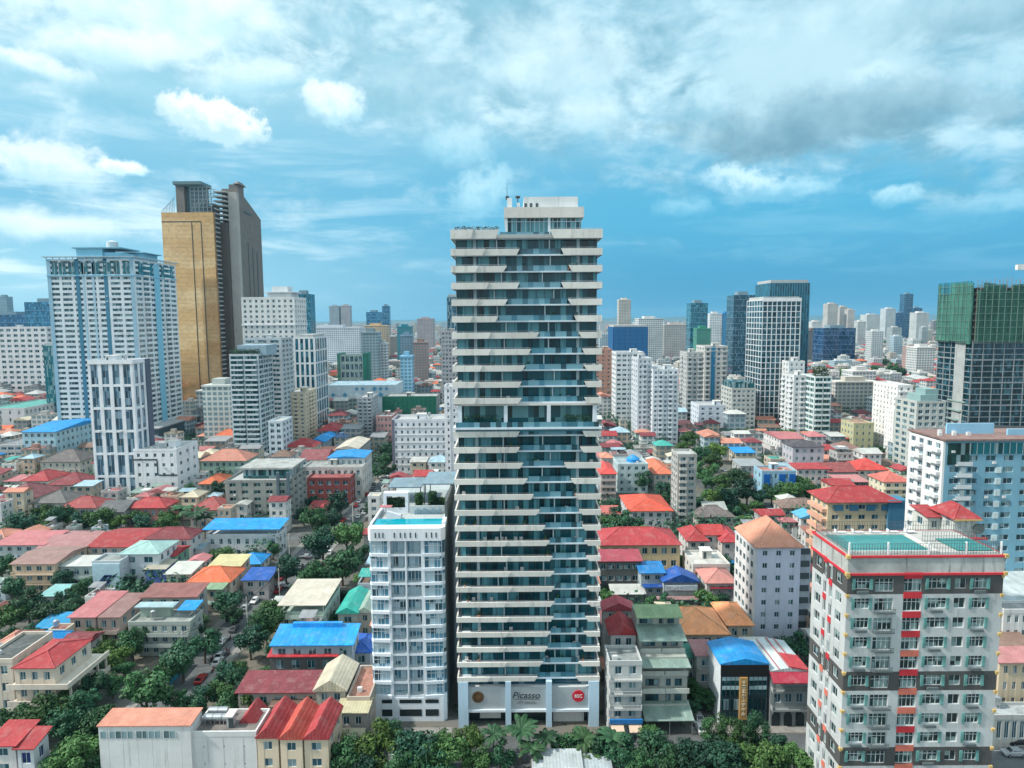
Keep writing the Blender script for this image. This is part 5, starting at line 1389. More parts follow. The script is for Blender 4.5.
def net_tower():
    Y = 420.0; x0 = 289.0; w = 92; d = 34; h = 106.5
    root = thing('construction_tower', 'unfinished dark glass tower with its upper third wrapped in green netting', 'building site', (x0, Y, 0)); occupy(x0, x0 + w, Y, Y + d)
    gm = glass_mat((.008, .035, .05), (.04, .12, .16), .3); net = net_mat('n', (.040, .150, .110)); mul = plain_mat('mullion_grey', (.24, .28, .30), .4); cc = wall_mat((.40, .44, .44), dirt=.4)
    zn = h - 37
    q = MB(); q.box(0, w, 0, d, 0, zn); q.build('glass_wall', gm, root)
    q = MB(); n = 14
    for i in range(n + 1):
        u = i * w / n; q.box(u - .25, u + .25, -.3, -.003, 0, zn)
    for i in range(6):
        v = i * d / 5; q.box(-.3, -.003, v - .3, v + .3, 0, zn)
    q.build('mullion', mul, root)
    q = MB()
    for f in range(20): q.box(-.2, w + .2, -.2, d, f * 3.6 - .2 if f else 0, f * 3.6 + (.25 if f % 4 else .7))
    q.build('floor_line', mul, root)
    q = MB(); q.box(-.5, -.31, 6, 16, 4, zn); q.build('concrete_strip', cc, root)
    # scaffold and netting around the top, in hanging sheets
    r_ = random.Random(6); nets = MB()
    for i in range(26):
        a = i * w / 26; zt = h - r_.uniform(0, 2.5) - (3.5 if i % 5 == 0 else 0)
        nets.box(a + .05, a + w / 26 - .05, -1.5 - r_.uniform(0, .5), -1.2, zn - r_.uniform(0, 1), zt)
    nets.build('safety_net', net, root)
    nets = MB()
    for i in range(10):
        a = i * d / 10; nets.box(-1.9 - r_.uniform(0, .5), -1.5, a + .05, a + d / 10 - .05, zn - r_.uniform(0, 2), h - r_.uniform(0, 1))
    nets.build('safety_net', net_mat('n', (.06, .23, .18)), root)
    q = MB(); q.box(-2.1, -1.45, 2, d, h - 7, h + .6); q.build('safety_net', net_mat('n', (.02, .22, .32)), root)
    q = MB(); q.box(2, w, 2.3, d, zn, h - 3.5)
    for k in range(9): q.box(0, w, .3, 2.3, zn + k * 4.1, zn + k * 4.1 + .5); q.box(-.6, 2, .3, d, zn + k * 4.1, zn + k * 4.1 + .5)
    for k in range(16): q.box(1 + k * 6, 1.8 + k * 6, .6, 1.4, zn, h - 3.5)
    q.build('bare_floors', wall_mat((.20, .24, .23), dirt=.5), root)
    q = MB()
    for i in range(36):
        u = i * w / 35; q.box(u - .1, u + .1, -1.2, -1.0, zn, h + r_.uniform(.3, 3))
    for k in range(8): q.box(0, w, -1.15, -1.05, zn + k * 4.8, zn + k * 4.8 + .25)
    q.build('scaffold', plain_mat('scaffold_rust', (.30, .20, .16), .7), root)
    q = MB()
    for i in range(8): q.hexa([(-1 - i * .3, 4 + i, 30 - i * 2), (10, 0, 30 - i * 2), (10, 6, 30 - i * 2), (-1, d * .6, 30 - i * 2), (-1 - i * .3, 4 + i, 31 - i * 2), (10, 0, 31 - i * 2), (10, 6, 31 - i * 2), (-1, d * .6, 31 - i * 2)]) if i % 3 == 0 else None
    q.build('projecting_slab', wall_mat((.26, .36, .34)), root)
    q = MB()
    for i in range(24):
        u = 1 + i * 4.0; q.box(u - .14, u + .14, -2.25, -2.05, zn - 1, h + r_.uniform(-2, 2.4))
    for k in range(9): q.box(-2.2, w, -2.25, -2.1, zn + k * 4.3, zn + k * 4.3 + .22)
    for i in range(9): q.box(-2.7, -2.5, 1 + i * 3.8, 1.25 + i * 3.8, zn - 1, h + r_.uniform(-2, 1.5))
    for k in range(9): q.box(-2.7, -2.55, 0, d, zn + k * 4.3, zn + k * 4.3 + .22)
    q.build('scaffold', plain_mat('scaffold_steel', (.16, .26, .22), .6), root)
    # swooping canopy at its foot
    q = MB(); nseg = 18
    cx0 = 4; 
    for i in range(nseg):
        def pz(t): return 14 + 10 * (t - .32) ** 2 * 2.2
        a, b = i / nseg, (i + 1) / nseg
        xa, xb = cx0 + a * 86, cx0 + b * 86
        q.hexa([(xa, -26, pz(a)), (xb, -26, pz(b)), (xb, -2, pz(b) + 1), (xa, -2, pz(a) + 1), (xa, -26, pz(a) + 1.2), (xb, -26, pz(b) + 1.2), (xb, -2, pz(b) + 2.2), (xa, -2, pz(a) + 2.2)])
    for i in range(5): q.box(cx0 + 5 + i * 18, cx0 + 6 + i * 18, -22, -21, 0, 14)
    q.build('canopy', plain_mat('canopy_dark', (.06, .07, .075), .5), root)
net_tower()
def crane():
    Y = 500.0; p = yp(1018, 265, Y); xm = p.x + 40; zt = p.z
    root = thing('tower_crane', 'tower crane reaching in from the right above the netted tower', 'crane', (xm, Y, 0))
    yel = plain_mat('crane_paint', (.50, .42, .22), .5)
    q = MB()
    for sx in (-1, 1):
        for sy in (-1, 1): q.box(sx - .15, sx + .15, sy - .15, sy + .15, 0, zt + 9)
    for k in range(int(zt / 4)):
        q.tube((-1, -1, k * 4), (1, -1, k * 4 + 4), .1, .1, 4); q.tube((1, 1, k * 4), (-1, 1, k * 4 + 4), .1, .1, 4)
    q.build('mast', yel, root)
    q = MB(); L0, L1 = -40, 60
    for yy in (-.8, .8): q.box(L0, L1, yy - .18, yy + .18, zt, zt + .4)
    q.box(L0 + 8, L1, -.2, .2, zt + 2.0, zt + 2.4)
    for k in range(32):
        a = L0 + 8 + k * 2.8; q.tube((a, -.8, zt + .2), (a + 1.4, 0, zt + 2.2), .13, .13, 4); q.tube((a + 1.4, 0, zt + 2.2), (a + 2.8, .8, zt + .2), .13, .13, 4)
    q.tube((0, 0, zt + 9), (L0 + 12, 0, zt + 2.2), .12, .12, 4); q.tube((0, 0, zt + 9), (L1 - 10, 0, zt + 2.2), .12, .12, 4)
    q.build('jib', yel, root)
    q = MB(); q.box(L0 - 1, L0 + 4, -1.3, 1.3, zt - 3.6, zt + .2); q.box(L0 + 4.4, L0 + 6, -1.2, 1.2, zt - 2.4, zt + .2); q.build('counterweight', wall_mat((.74, .74, .72)), root)
    q = MB(); q.box(1.3, 3.4, -1, 1, zt - 2.6, zt - .2); q.build('cab', wall_mat(WHITE), root)
crane()
r, w, d, h = block('apartment_tower', 'bright white tower with a blank side below the netted tower', 'tower', 898, 913, 385, 395, 27, (.74, .74, .73), nf=14, nb=2, ns=7, ww=.34, wh=.42, balc=(0, 1))
block('apartment_block', 'lower white block stepping out from the bright white tower', 'apartment block', 894, 899.5, 410, 385, 9, (.76, .76, .75), nf=12, nb=1, ns=3, ww=.3, wh=.35)
r, w, d, h = block('office_block', 'grey green gridded block between the bright white tower and the netted tower', 'office', 917, 946, 401, 350, 20, (.44, .48, .46), nf=12, nb=4, ns=3, ww=.64, wh=.6, roof=False)
q = MB(); q.box(-w * .3, w * .3, 2, 14, h, h + 4, 0); q.box(-w * .1, w * .35, 3, 12, h + 4, h + 7, 0); q.build('roof_storey', wall_mat((.24, .38, .38)), r)
def blue_block():
    r, w, d, h = block('apartment_block', 'blue walled apartment block with white side and brown roof terrace, right edge', 'apartment block', 946, 1110, 440, 175, 15.5, (.17, .36, .47), nf=17, nb=9, ns=4, ww=.56, wh=.48, sill=.3, t=.35, par=.3, roof=False, side='', dirt=.15)
    wm = wall_mat((.68, .70, .70), dirt=.25)
    fc = Fac(-w / 2, d, -90, d); wins = []; q = MB()
    q.box(-w / 2 - .3, -w / 2 - .003, 0, d, 0, h - .02)
    fc2 = Fac(-w / 2 - .3, d, -90, d)
    q2 = MB(); grid_wall(q2, wins, Fac(-w / 2 - .6, d, -90, d), 0, h, 17, 4, .55, .45, .3, .29)
    q.build('white_side', wm, r); q2.build('white_side', wm, r); place_windows(r, wins, gl(), FRAME_W(), 60)
    bm = None
    for f in range(1, 17):
        for c in (0, 2):
            s = MB(); s.box(-w / 2 - 1.7, -w / 2 - .61, d * (.05 + .5 * c / 2), d * (.30 + .5 * c / 2), f * h / 17, f * h / 17 + .9); s.build('balcony', wm, r)
    for f in range(1, 16):
        s = MB(); a, b = -w / 2 + w * .06, -w / 2 + w * .155
        s.box(a, b, -1.2, -.003, f * h / 17 - .15, f * h / 17); s.box(a, b, -1.2, -1.12, f * h / 17, f * h / 17 + .95); s.build('balcony', wall_mat((.60, .64, .66)), r)
    for f in range(1, 15):
        for i in range(9):
            if i % 2: continue
            u = -w / 2 + .4 + (i + .94) * (w - .8) / 9; s = MB(); s.box(u - .7, u + .7, -.25, -.003, f * h / 17 + .8, f * h / 17 + 2.4); s.build('aircon_niche', wall_mat((.52, .62, .64)), r)
    # glazed top floor, brown roof, blue plant screen
    q = MB(); q.box(-w / 2 + 6.5, w / 2 - .5, -.18, -.003, h - 3.3, h - .4, 0)
    for i in range(22): u = -w / 2 + 6.5 + i * (w - 7) / 21; q.box(u - .06, u + .06, -.26, -.18, h - 3.3, h - .4, 1)
    q.build('glass_storey', [glass_mat((.01, .16, .20), amt=.25), FRAME_W()], r)
    q = MB(); q.box(-w / 2 + .6, -w / 2 + 6.4, -.2, -.003, h - 6.2, h - .4); q.build('glass_corner', glass_mat((.01, .06, .06)), r)
    q = MB(); q.box(-w / 2 - .8, w / 2 + .8, -.9, d + .5, h + .31, h + .75); q.build('roof', roof_mat((.28, .17, .15), False, .4), r)
    q = MB(); q.box(-w / 2 + 5, -w / 2 + 18, 7.5, 8.1, h + .75, h + 3.6); q.build('plant_screen', wall_mat((.26, .50, .68), dirt=.1), r)
    q = MB(); q.box(-w / 2 + 20, -w / 2 + 34, 5, 5.6, h + .75, h + 2.4); q.build('plant_screen', wall_mat((.26, .50, .68), dirt=.1), r)
    for k in range(7): aircon(r, -w / 2 + 1.5 + k * 1.3, 5 + (k % 3) * 2, h + .75)
blue_block()
# cream block with red roofs and the block behind it
r, w, d, h = house('cream five storey block with blue window heads under a red hip roof', 828, 897, 486, 502, 26.5, 'hip', R_RED, (.66, .55, .36), name='apartment_block', cat='apartment block', nf=8, nb=5, ww=.5, wh=.45, ov=1.0)
q = MB(); q.box(w / 2 - 3, w / 2 + 3.5, -.6, 6, 0, h + .6); q.build('blue_stair_shaft', wall_mat((.06, .22, .36)), r)
for f in range(1, 8):
    q = MB(); q.box(-w / 2 - 1.6, -w / 2 - .003, .5, d - 1, f * h / 8 - .2, f * h / 8 + .9); q.build('balcony', wall_mat((.62, .36, .26)), r)
for u in (-.34, -.12, .12, .34):
    q = MB(); q.box(u * w - 1.4, u * w + 1.4, -.25, -.003, h - 2.8, h - .9); q.build('window_head', plain_mat('blue_head', (.05, .20, .32), .5), r)
r, w, d, h = house('pale lilac eight storey block with a salmon hip roof and white window side', 757, 801, 519, 547, 26.5, 'hip', (.60, .27, .18), (.54, .59, .72), name='apartment_block', cat='apartment block', nf=8, nb=3, ww=.36, wh=.42, ov=.7, kind='slide', rh=5.5, d=15)
q = MB(); q.box(w / 2 + .003, w / 2 + 3.4, 1.5, d, 0, h - 1.5, 0)
for f in range(8): q.box(w / 2 + .4, w / 2 + 3.0, 1.3, 1.5, f * h / 8 + .8, f * h / 8 + 2.4, 1)
q.build('stair_wing', [wall_mat((.36, .40, .46)), FRAME_D()], r)
fc = Fac(-w / 2 - .3, d, -90, d); wins = []; q = MB(); q.box(-w / 2 - .29, -w / 2 - .003, .05, d - .05, 0, h - .3); grid_wall(q, wins, Fac(-w / 2 - .6, d, -90, d), 0, h - .3, 8, 5, .6, .5, .25, .3)
q.build('white_side', wall_mat((.70, .71, .71)), r); place_windows(r, wins, gl(), FRAME_D(), 60)  # left face paler than the lilac front: its sunlight is in the colour
block('apartment_block', 'slender bare concrete block with a stair grid among the trees', 'apartment block', 678, 697, 454, 268, 11, (.44, .46, .44), nf=11, nb=2, ns=3, ww=.62, wh=.55, dirt=.5, balc=(0,))

# ------------------------------------------------------------------ low buildings measured one by one: left half
H_ = house
S = dict(name='shop_building', cat='shop building'); V = dict(name='villa', cat='villa'); W_ = dict(name='warehouse', cat='warehouse'); T_ = dict(name='townhouse', cat='townhouse'); A_ = dict(name='apartment_block', cat='apartment block')
r, w, d, h = H_('cream three storey villa with a raspberry hip roof and deep side balconies, lower left', 14, 54, 640, 668, 11.5, 'hip', R_RED, (.62, .55, .46), nb=3, nf=3, ov=.4, rh=1.6, **V)
for f in (1, 2):
    q = MB(); q.box(-w / 2 - 1, w / 2 + 3.6, -1.4, d + 1, f * 3.8 - .25, f * 3.8); q.box(w / 2 + 3.4, w / 2 + 3.6, -1.4, d + 1, f * 3.8, f * 3.8 + .9); q.box(-w / 2 - 1, w / 2 + 3.4, -1.4, -1.2, f * 3.8, f * 3.8 + .9); q.build('balcony', wall_mat((.64, .58, .50)), r)
for k in range(5):
    q = MB(); q.box(w / 2 + 2.9, w / 2 + 3.3, k * d / 4, k * d / 4 + .4, 0, 8.4); q.build('column', wall_mat((.64, .58, .50)), r)
H_('cream flat roofed block with a charcoal roof behind the raspberry roofed villa', -20, 12, 634, 662, 11.8, 'flat', (.10, .12, .12), (.60, .54, .46), tank=False, **A_)
H_('corner house with pale red roof sheets at the bottom left corner', -12, 15, 722, 745, 9, 'shed', R_RED, (.66, .64, .62), rh=1.0)
H_('white house with crimson roof and deep blue windows at the bottom left', 17, 33, 730, 748, 8.5, 'shed', R_RED, (.62, .66, .70), glass=glass_mat((.01, .03, .16), amt=0), rh=1.2, ww=.8, wh=.5)
r, w, d, h = H_('long white walled building with a salmon roof and a row of top windows, bottom edge', 98, 190, 709, 726, 12.5, 'shed', R_SAL, (.66, .68, .68), nf=4, nb=6, ww=.02, wh=.02, rh=.4, ov=.2, side='')
for a, b in ((.02, .09), (.12, .38), (.41, .68), (.71, .84)):
    q = MB(); q.box(-w / 2 + a * w, -w / 2 + b * w, -.06, .005, h - 2.3, h - 1.0, 0)
    n = max(1, int((b - a) * 16))
    for i in range(n + 1): u = -w / 2 + (a + (b - a) * i / n) * w; q.box(u - .05, u + .05, -.12, -.06, h - 2.3, h - 1.0, 1)
    q.build('window', [glass_mat((.08, .14, .15), amt=.5), FRAME_W()], r)
r, w, d, h = H_('white flat roofed extension with a cluster of steel water tanks, bottom left', 191, 256, 712, 735, 10.2, 'flat', (.22, .20, .19), (.64, .66, .66), nf=3, nb=3, ww=.08, wh=.1, tank=False, name='annex_building', cat='building')
for k in range(5): water_tank(r, -w * .35 + (k % 3) * 1.7, d * .5 + (k // 3) * 2.2, h + .05, .7, 1.9, lying=True)
roof_room(r, -w * .02, w * .06, 2, 4, h, 2.2, wall_mat(GREY))
for k, (a, b, yb, c) in enumerate(((240, 256, 580, R_RED), (257, 278, 640, R_RED), (280, 302, 645, (.45, .07, .05)), (304, 328, 645, R_RED))):
    H_(['leftmost', 'second', 'third', 'rightmost'][k] + ' of four red gabled row houses at the bottom left', a, b, 706 + k, 588 + yb * .234, 10 - .2 * k, 'gable_y', c, (.66, .56, .42), ov=.3, rh=2.2, d=(5 if k == 0 else 10), group='red gabled row houses', **T_)
H_('maroon sheet roofed hall left of the beige gabled house', 238, 318, 672, 692, 8, 'shed', R_MAR, (.40, .36, .33), metal=True, rh=.8, **W_)
H_('low brown roofed shed in front of the maroon hall', 272, 312, 690, 706, 6, 'shed', R_BROWN, (.36, .33, .30), metal=True, rh=.5, name='shed', cat='shed')
H_('dark open hall beneath the bright blue roof, with a red awning', 270, 336, 645, 656, 8.5, 'shed', (.50, .04, .05), (.10, .10, .10), metal=True, rh=.7, **W_)
r, w, d, h = H_('hall with a bright sky blue metal roof beside the white pool block', 272, 352, 625, 645, 11, 'shed', R_BLUE, (.30, .38, .44), metal=True, rh=1.6, pitch=.8, ov=.5, **W_)
q = MB(); q.box(-w * .34, w * .30, d * .86, d * 1.02, h + 1.2, h + 2.5); q.build('roof_monitor', roof_mat(R_BLUE, True, .2), r)
H_('small dark blue hipped roof house squeezed beside the white pool block', 352, 370, 634, 652, 7.5, 'hip', R_NAVY, (.34, .40, .45))
r, w, d, h = H_('long beige gabled house with a dormer front between maroon hall and pool block', 316, 345, 655, 690, 9.5, 'gable_y', R_CREAM, (.44, .42, .38), rh=2.4, metal=True, **T_)
H_('house with a salmon flat terrace left of the white pool block', 347, 370, 668, 700, 8, 'flat', (.46, .22, .16), (.50, .44, .38), tank=False, **T_)
r, w, d, h = H_('shop house with two cream awnings at the foot of the white pool block', 338, 366, 702, 712, 7.5, 'shed', (.56, .52, .34), (.36, .34, .32), rh=.3, **T_)
q = MB(); q.hexa([(-w / 2, -3.2, 3.2), (w / 2, -3.2, 3.2), (w / 2, -.3, 4.2), (-w / 2, -.3, 4.2), (-w / 2, -3.2, 3.35), (w / 2, -3.2, 3.35), (w / 2, -.3, 4.35), (-w / 2, -.3, 4.35)]); q.build('awning', roof_mat((.56, .52, .38), True, .3), r)
H_('mint green walled house with a broad cream flat roof beside the tree lined street', 280, 324, 580, 605, 10, 'shed', (.56, .52, .44), (.44, .56, .50), nf=3, nb=5, rh=.4, open_top=True, balc=True, **A_)
H_('long narrow teal gabled roof house behind the white pool block', 338, 357, 586, 613, 7.5, 'gable_y', (.03, .40, .33), (.36, .42, .40), metal=True, rh=1.8)
H_('narrow pale green gabled house touching the teal roof', 358, 371, 588, 612, 7.2, 'gable_y', (.30, .42, .36), (.44, .44, .40), rh=1.6)
r, w, d, h = H_('white two storey school hall under a long bright blue roof', 206, 278, 519, 529, 11, 'shed', R_BLUE, (.66, .70, .72), nf=3, nb=8, open_top=True, metal=True, rh=1.0, ww=.4, ov=1.0, name='hall', cat='hall')
r, w, d, h = H_('peach villa with two small gables and arched balconies, far left', 12, 55, 551, 564, 9.5, 'gable_x', (.34, .21, .19), (.60, .48, .36), balc=True, rh=1.4, **V)
H_('pale house with a broad dusty pink roof at the left edge', -6, 44, 531, 545, 9, 'shed', R_PINK, (.48, .52, .52), rh=1.0)
H_('house with two joined dusty pink gable roofs left of the crimson roof', 38, 92, 535, 548, 8.5, 'gable_x', (.40, .20, .20), (.56, .52, .48), rh=1.6)
H_('house with a long crimson gable roof behind the teal roofed white house', 88, 140, 532, 547, 9, 'gable_x', R_RED, (.58, .52, .48), rh=2)
H_('house with a dark red hip roof and white walls above the teal roof', 146, 190, 527, 539, 10.5, 'hip', R_MAR, (.66, .66, .66))
r, w, d, h = H_('white house with pale teal hipped roofs and a big blue poster on its side wall', 120, 158, 541, 554, 12, 'hip', R_TEAL if False else (.30, .48, .46), (.62, .68, .72), nf=3, nb=2, rh=2.2, **V)
r, w, d, h = H_('house with a plain roof carrying a large pale blue billboard', 92, 120, 555, 563, 11, 'flat', (.30, .34, .33), (.50, .56, .60), nf=3, nb=2, ww=.05, wh=.05, tank=False)
q = MB(); q.box(-w / 2 + .1, w / 2 - .1, -.3, -.003, 2.2, h - .2, 0)
k = w / 28
for a in (0, 1):
    q.hexa([(-w * .42 + a * 1.6, -.36, 3.6), (-w * .2 + a * 1.6, -.36, 3.6), (-w * .2 + a * 1.6, -.3, 3.6), (-w * .42 + a * 1.6, -.3, 3.6), (-w * .1 + a * 2.2, -.36, 7.0), (w * .08 + a * 2.2, -.36, 7.0), (w * .08 + a * 2.2, -.3, 7.0), (-w * .1 + a * 2.2, -.3, 7.0)], 1)
q.box(-w * .08, w * .34, -.36, -.3, 6.6, 7.3, 1)
q.build('billboard', [plain_mat('poster_blue', (.42, .60, .68), .6), plain_mat('poster_navy', (.02, .05, .16), .6)], r)
H_('low white roofed house with an open teal ground floor left of the billboard', 60, 92, 556, 566, 8, 'shed', R_PALE, (.46, .54, .52), rh=.6, balc=True)
H_('little house with a bright crimson gable above the blue hoarding', 158, 175, 547, 556, 8.5, 'gable_x', R_RED, (.20, .42, .30), rh=1.4)
H_('tan roofed house with a blue hoarding along its front', 146, 165, 560, 569, 8, 'shed', (.44, .42, .34), (.10, .18, .50), rh=.6)
H_('long white roofed house beside the orange hip roof', 166, 190, 562, 574, 7.5, 'shed', (.56, .58, .54), (.62, .60, .54), rh=.7)
H_('house with a coral gable roof sloping towards the blue roofed school', 188, 204, 553, 562, 7.5, 'gable_y', R_PINK, (.58, .56, .54), rh=1.2)
H_('house with a bright orange hip roof near the tree lined street', 188, 230, 566, 582, 7, 'hip', R_ORG, (.60, .52, .44))
H_('house with a pale yellow and coral roof near the blue roofed school', 210, 240, 555, 566, 7.5, 'shed', (.52, .48, .26), (.56, .50, .46), rh=.7)
H_('house with a coral sheet roof in front of the pale yellow roof', 210, 238, 564, 572, 6.5, 'shed', R_SAL, (.56, .50, .46), rh=.7)
H_('small house with a royal blue sheet roof and red lean to by the street', 243, 268, 568, 580, 6, 'shed', R_NAVY, (.44, .42, .42), rh=.7, metal=True)
H_('rusty brown tin roofed row house behind the grey green villa', 142, 196, 584, 597, 9.5, 'shed', (.26, .10, .09), (.46, .44, .40), metal=True, rh=1, **T_)
H_('row house with dusty rose sheet roofs left of the grey green villa', 70, 95, 592, 617, 8.5, 'shed', R_PINK, (.52, .40, .36), rh=.8, **T_)
H_('row house with brown and rose sheet roofs touching the grey green villa', 97, 119, 594, 617, 8.3, 'shed', (.26, .15, .14), (.48, .38, .34), rh=.8, balc=True, **T_)
r, w, d, h = H_('weathered grey green villa with a pale blue roof and stepped terraces', 128, 190, 612, 624, 8.5, 'flat', (.34, .38, .36), (.40, .44, .41), nf=3, nb=6, balc=True, tank=True, **V)
q = MB(); q.box(-w * .5, w * .14, 3, d * .9, h + 2.9, h + 3.2, 0); q.box(-w * .44, w * .06, 4, d * .8, h, h + 2.9, 1); q.build('roof_room', [roof_mat((.36, .50, .54), True, .3), wall_mat((.34, .42, .36))], r)
q = MB(); q.hexa([(w * .2, 3, h + 2.2), (w * .5, 3, h + 2.2), (w * .5, 8, h + 2.8), (w * .2, 8, h + 2.8), (w * .2, 3, h + 2.3), (w * .5, 3, h + 2.3), (w * .5, 8, h + 2.9), (w * .2, 8, h + 2.9)], 0)
for xx in (w * .22, w * .48):
    for yy in (3.2, 7.8): q.box(xx - .05, xx + .05, yy - .05, yy + .05, h, h + 2.25, 1)
q.build('tarpaulin', [roof_mat(R_BLUE, False, .2), METAL()], r)
H_('low house roofed with a bright blue tarpaulin among the trees, far left', 36, 66, 613, 628, 4.5, 'shed', (.02, .30, .58), (.36, .36, .36), rh=.9)
H_('low shed with a pale aqua roof beside the peach villa', 40, 62, 585, 596, 4.5, 'shed', (.22, .46, .46), (.44, .46, .46), rh=.5, name='shed', cat='shed')
# middle left
H_('pale blue office with a bright blue barrel roof left of the slim white tower', 22, 55, 421, 432, 21, 'gable_x', R_BLUE, (.40, .60, .70), nf=5, nb=5, metal=True, rh=2.5, **A_)
H_('white hall with a turquoise rooftop screen at the left edge', -14, 24, 400, 409, 22, 'flat', (.10, .40, .36), (.60, .64, .66), nf=4, nb=4, ww=.2, **A_)
H_('large house with a dark grey hip roof and cream walls below the broad blue tower', 40, 80, 449, 462, 11, 'hip', (.13, .12, .12), (.60, .56, .50), ww=.3, **V)
H_('grey four storey block with window bands at the left edge', -8, 22, 438, 446, 13, 'flat', R_GREY, (.46, .46, .44), nf=4, nb=4, ww=.8, **A_)
H_('house with a red hip roof left of the dark grey hip roof', 22, 48, 469, 481, 8.5, 'hip', R_RED, (.58, .54, .50))
H_('house with a maroon hip roof below the dark grey hip roof', 48, 82, 472, 485, 8.5, 'hip', R_MAR, (.62, .58, .52))
H_('wide house with a maroon gable roof at the left edge', -6, 33, 482, 499, 8.5, 'hip', (.22, .07, .08), (.60, .58, .56))
H_('house with a slate grey hip roof amid red roofs', 34, 66, 490, 503, 8, 'hip', (.14, .14, .14), (.48, .47, .44))
H_('house with a long brick red roof left of the red roofed pavilion', 60, 96, 496, 508, 7.5, 'hip', (.30, .06, .06), (.50, .46, .44))
H_('pavilion with a bright red hip roof at the foot of the white annex', 126, 165, 497, 508, 8.5, 'hip', R_RED, (.42, .20, .18))
H_('house with a charcoal gable roof at the foot of the slim white tower', 98, 124, 500, 512, 8, 'gable_x', (.11, .12, .13), (.50, .50, .48))
H_('house with a coral hip roof left of the concrete office block', 190, 222, 496, 510, 8, 'hip', (.36, .08, .08), (.48, .44, .42))
H_('house with a wide salmon hip roof and green walls near the planted balcony tower', 201, 246, 449, 461, 12, 'hip', (.46, .20, .15), (.34, .50, .42), nf=3, **V)
H_('house with an orange red hip roof at the foot of the planted balcony tower', 209, 238, 429, 439, 11, 'hip', R_ORG, (.56, .44, .36))
H_('house with a small orange hip roof among the trees by the concrete office', 199, 217, 473, 484, 7.5, 'hip', R_ORG, (.40, .36, .32))
H_('house with a scarlet hip roof behind the concrete office block', 286, 314, 438, 447, 12, 'hip', R_RED, (.60, .54, .44), nf=3)
H_('red walled shop row with a brick red flat roof beside the street', 307, 350, 473, 479, 12, 'flat', (.34, .09, .09), (.24, .06, .06), nf=3, nb=5, ww=.6, **S)
H_('long grey cream market building behind the red walled shop row', 303, 362, 462, 468, 15, 'flat', (.36, .38, .37), (.50, .52, .50), nf=3, nb=9, ww=.5, **S)
H_('white block topped by a bright blue sheet roof left of the white hotel', 328, 364, 449, 458, 18, 'gable_y', R_BLUE, (.56, .60, .62), nf=4, nb=6, metal=True, rh=1.0, **A_)
H_('house with a maroon gable beside the bright blue sheet roof', 300, 326, 449, 460, 13, 'gable_x', (.26, .08, .09), (.56, .54, .54))
H_('hall with a curved cream roof behind the bright blue sheet roof', 336, 358, 436, 449, 12, 'gable_y', (.56, .52, .44), (.44, .42, .40), rh=2, **W_)
H_('house with a crimson hip roof below the diamond clad hall', 317, 338, 422, 431, 12, 'hip', R_RED, (.40, .32, .30))
H_('small house with a bright blue roof near the cream beige block', 310, 325, 431, 442, 10, 'gable_y', R_BLUE, (.36, .44, .52))
H_('rose pink block with window bands under the dark green screen', 376, 392, 413, 417, 20, 'flat', GREY, (.46, .26, .25), nf=5, nb=4, **A_)
H_('house with a coral lean to roof by the street trees behind the school', 308, 326, 501, 509, 6, 'shed', R_RED, (.5, .5, .48), rh=.8)
# ------------------------------------------------------------------ right half
r, w, d, h = H_('narrow grey townhouse with terraces, a blue sign band and red gables above', 609, 642, 648, 664, 15.4, 'flat', (.30, .34, .34), (.46, .49, .49), nf=5, nb=2, ww=.5, wh=.55, balc=True, tank=False, **T_)
q = MB(); q.box(-w / 2, w / 2, -1.6, -1.21, 3.4, 4.3); q.build('sign_band', plain_mat('sign_blue', (.02, .18, .50), .4), r)
for s_ in (-1, 1):
    q = MB(); q.hexa([(s_ * w * .27 - 1.3, -3, 2.4), (s_ * w * .27 + 1.3, -3, 2.4), (s_ * w * .27 + 1.3, -1.3, 3.1), (s_ * w * .27 - 1.3, -1.3, 3.1), (s_ * w * .27 - 1.3, -3, 2.5), (s_ * w * .27 + 1.3, -3, 2.5), (s_ * w * .27 + 1.3, -1.3, 3.2), (s_ * w * .27 - 1.3, -1.3, 3.2)]); q.build('awning', wall_mat((.66, .50, .38)), r)
H_('white rear house with a bright red gable roof behind the narrow grey townhouse', 611, 636, 612, 634, 16.5, 'gable_y', R_RED, (.60, .62, .62), rh=2.2, nf=4, **T_)
H_('house with a dusty crimson gable roof behind the bright red gable', 604, 633, 598, 610, 15, 'gable_y', (.42, .07, .09), (.48, .46, .44), rh=2, **T_)
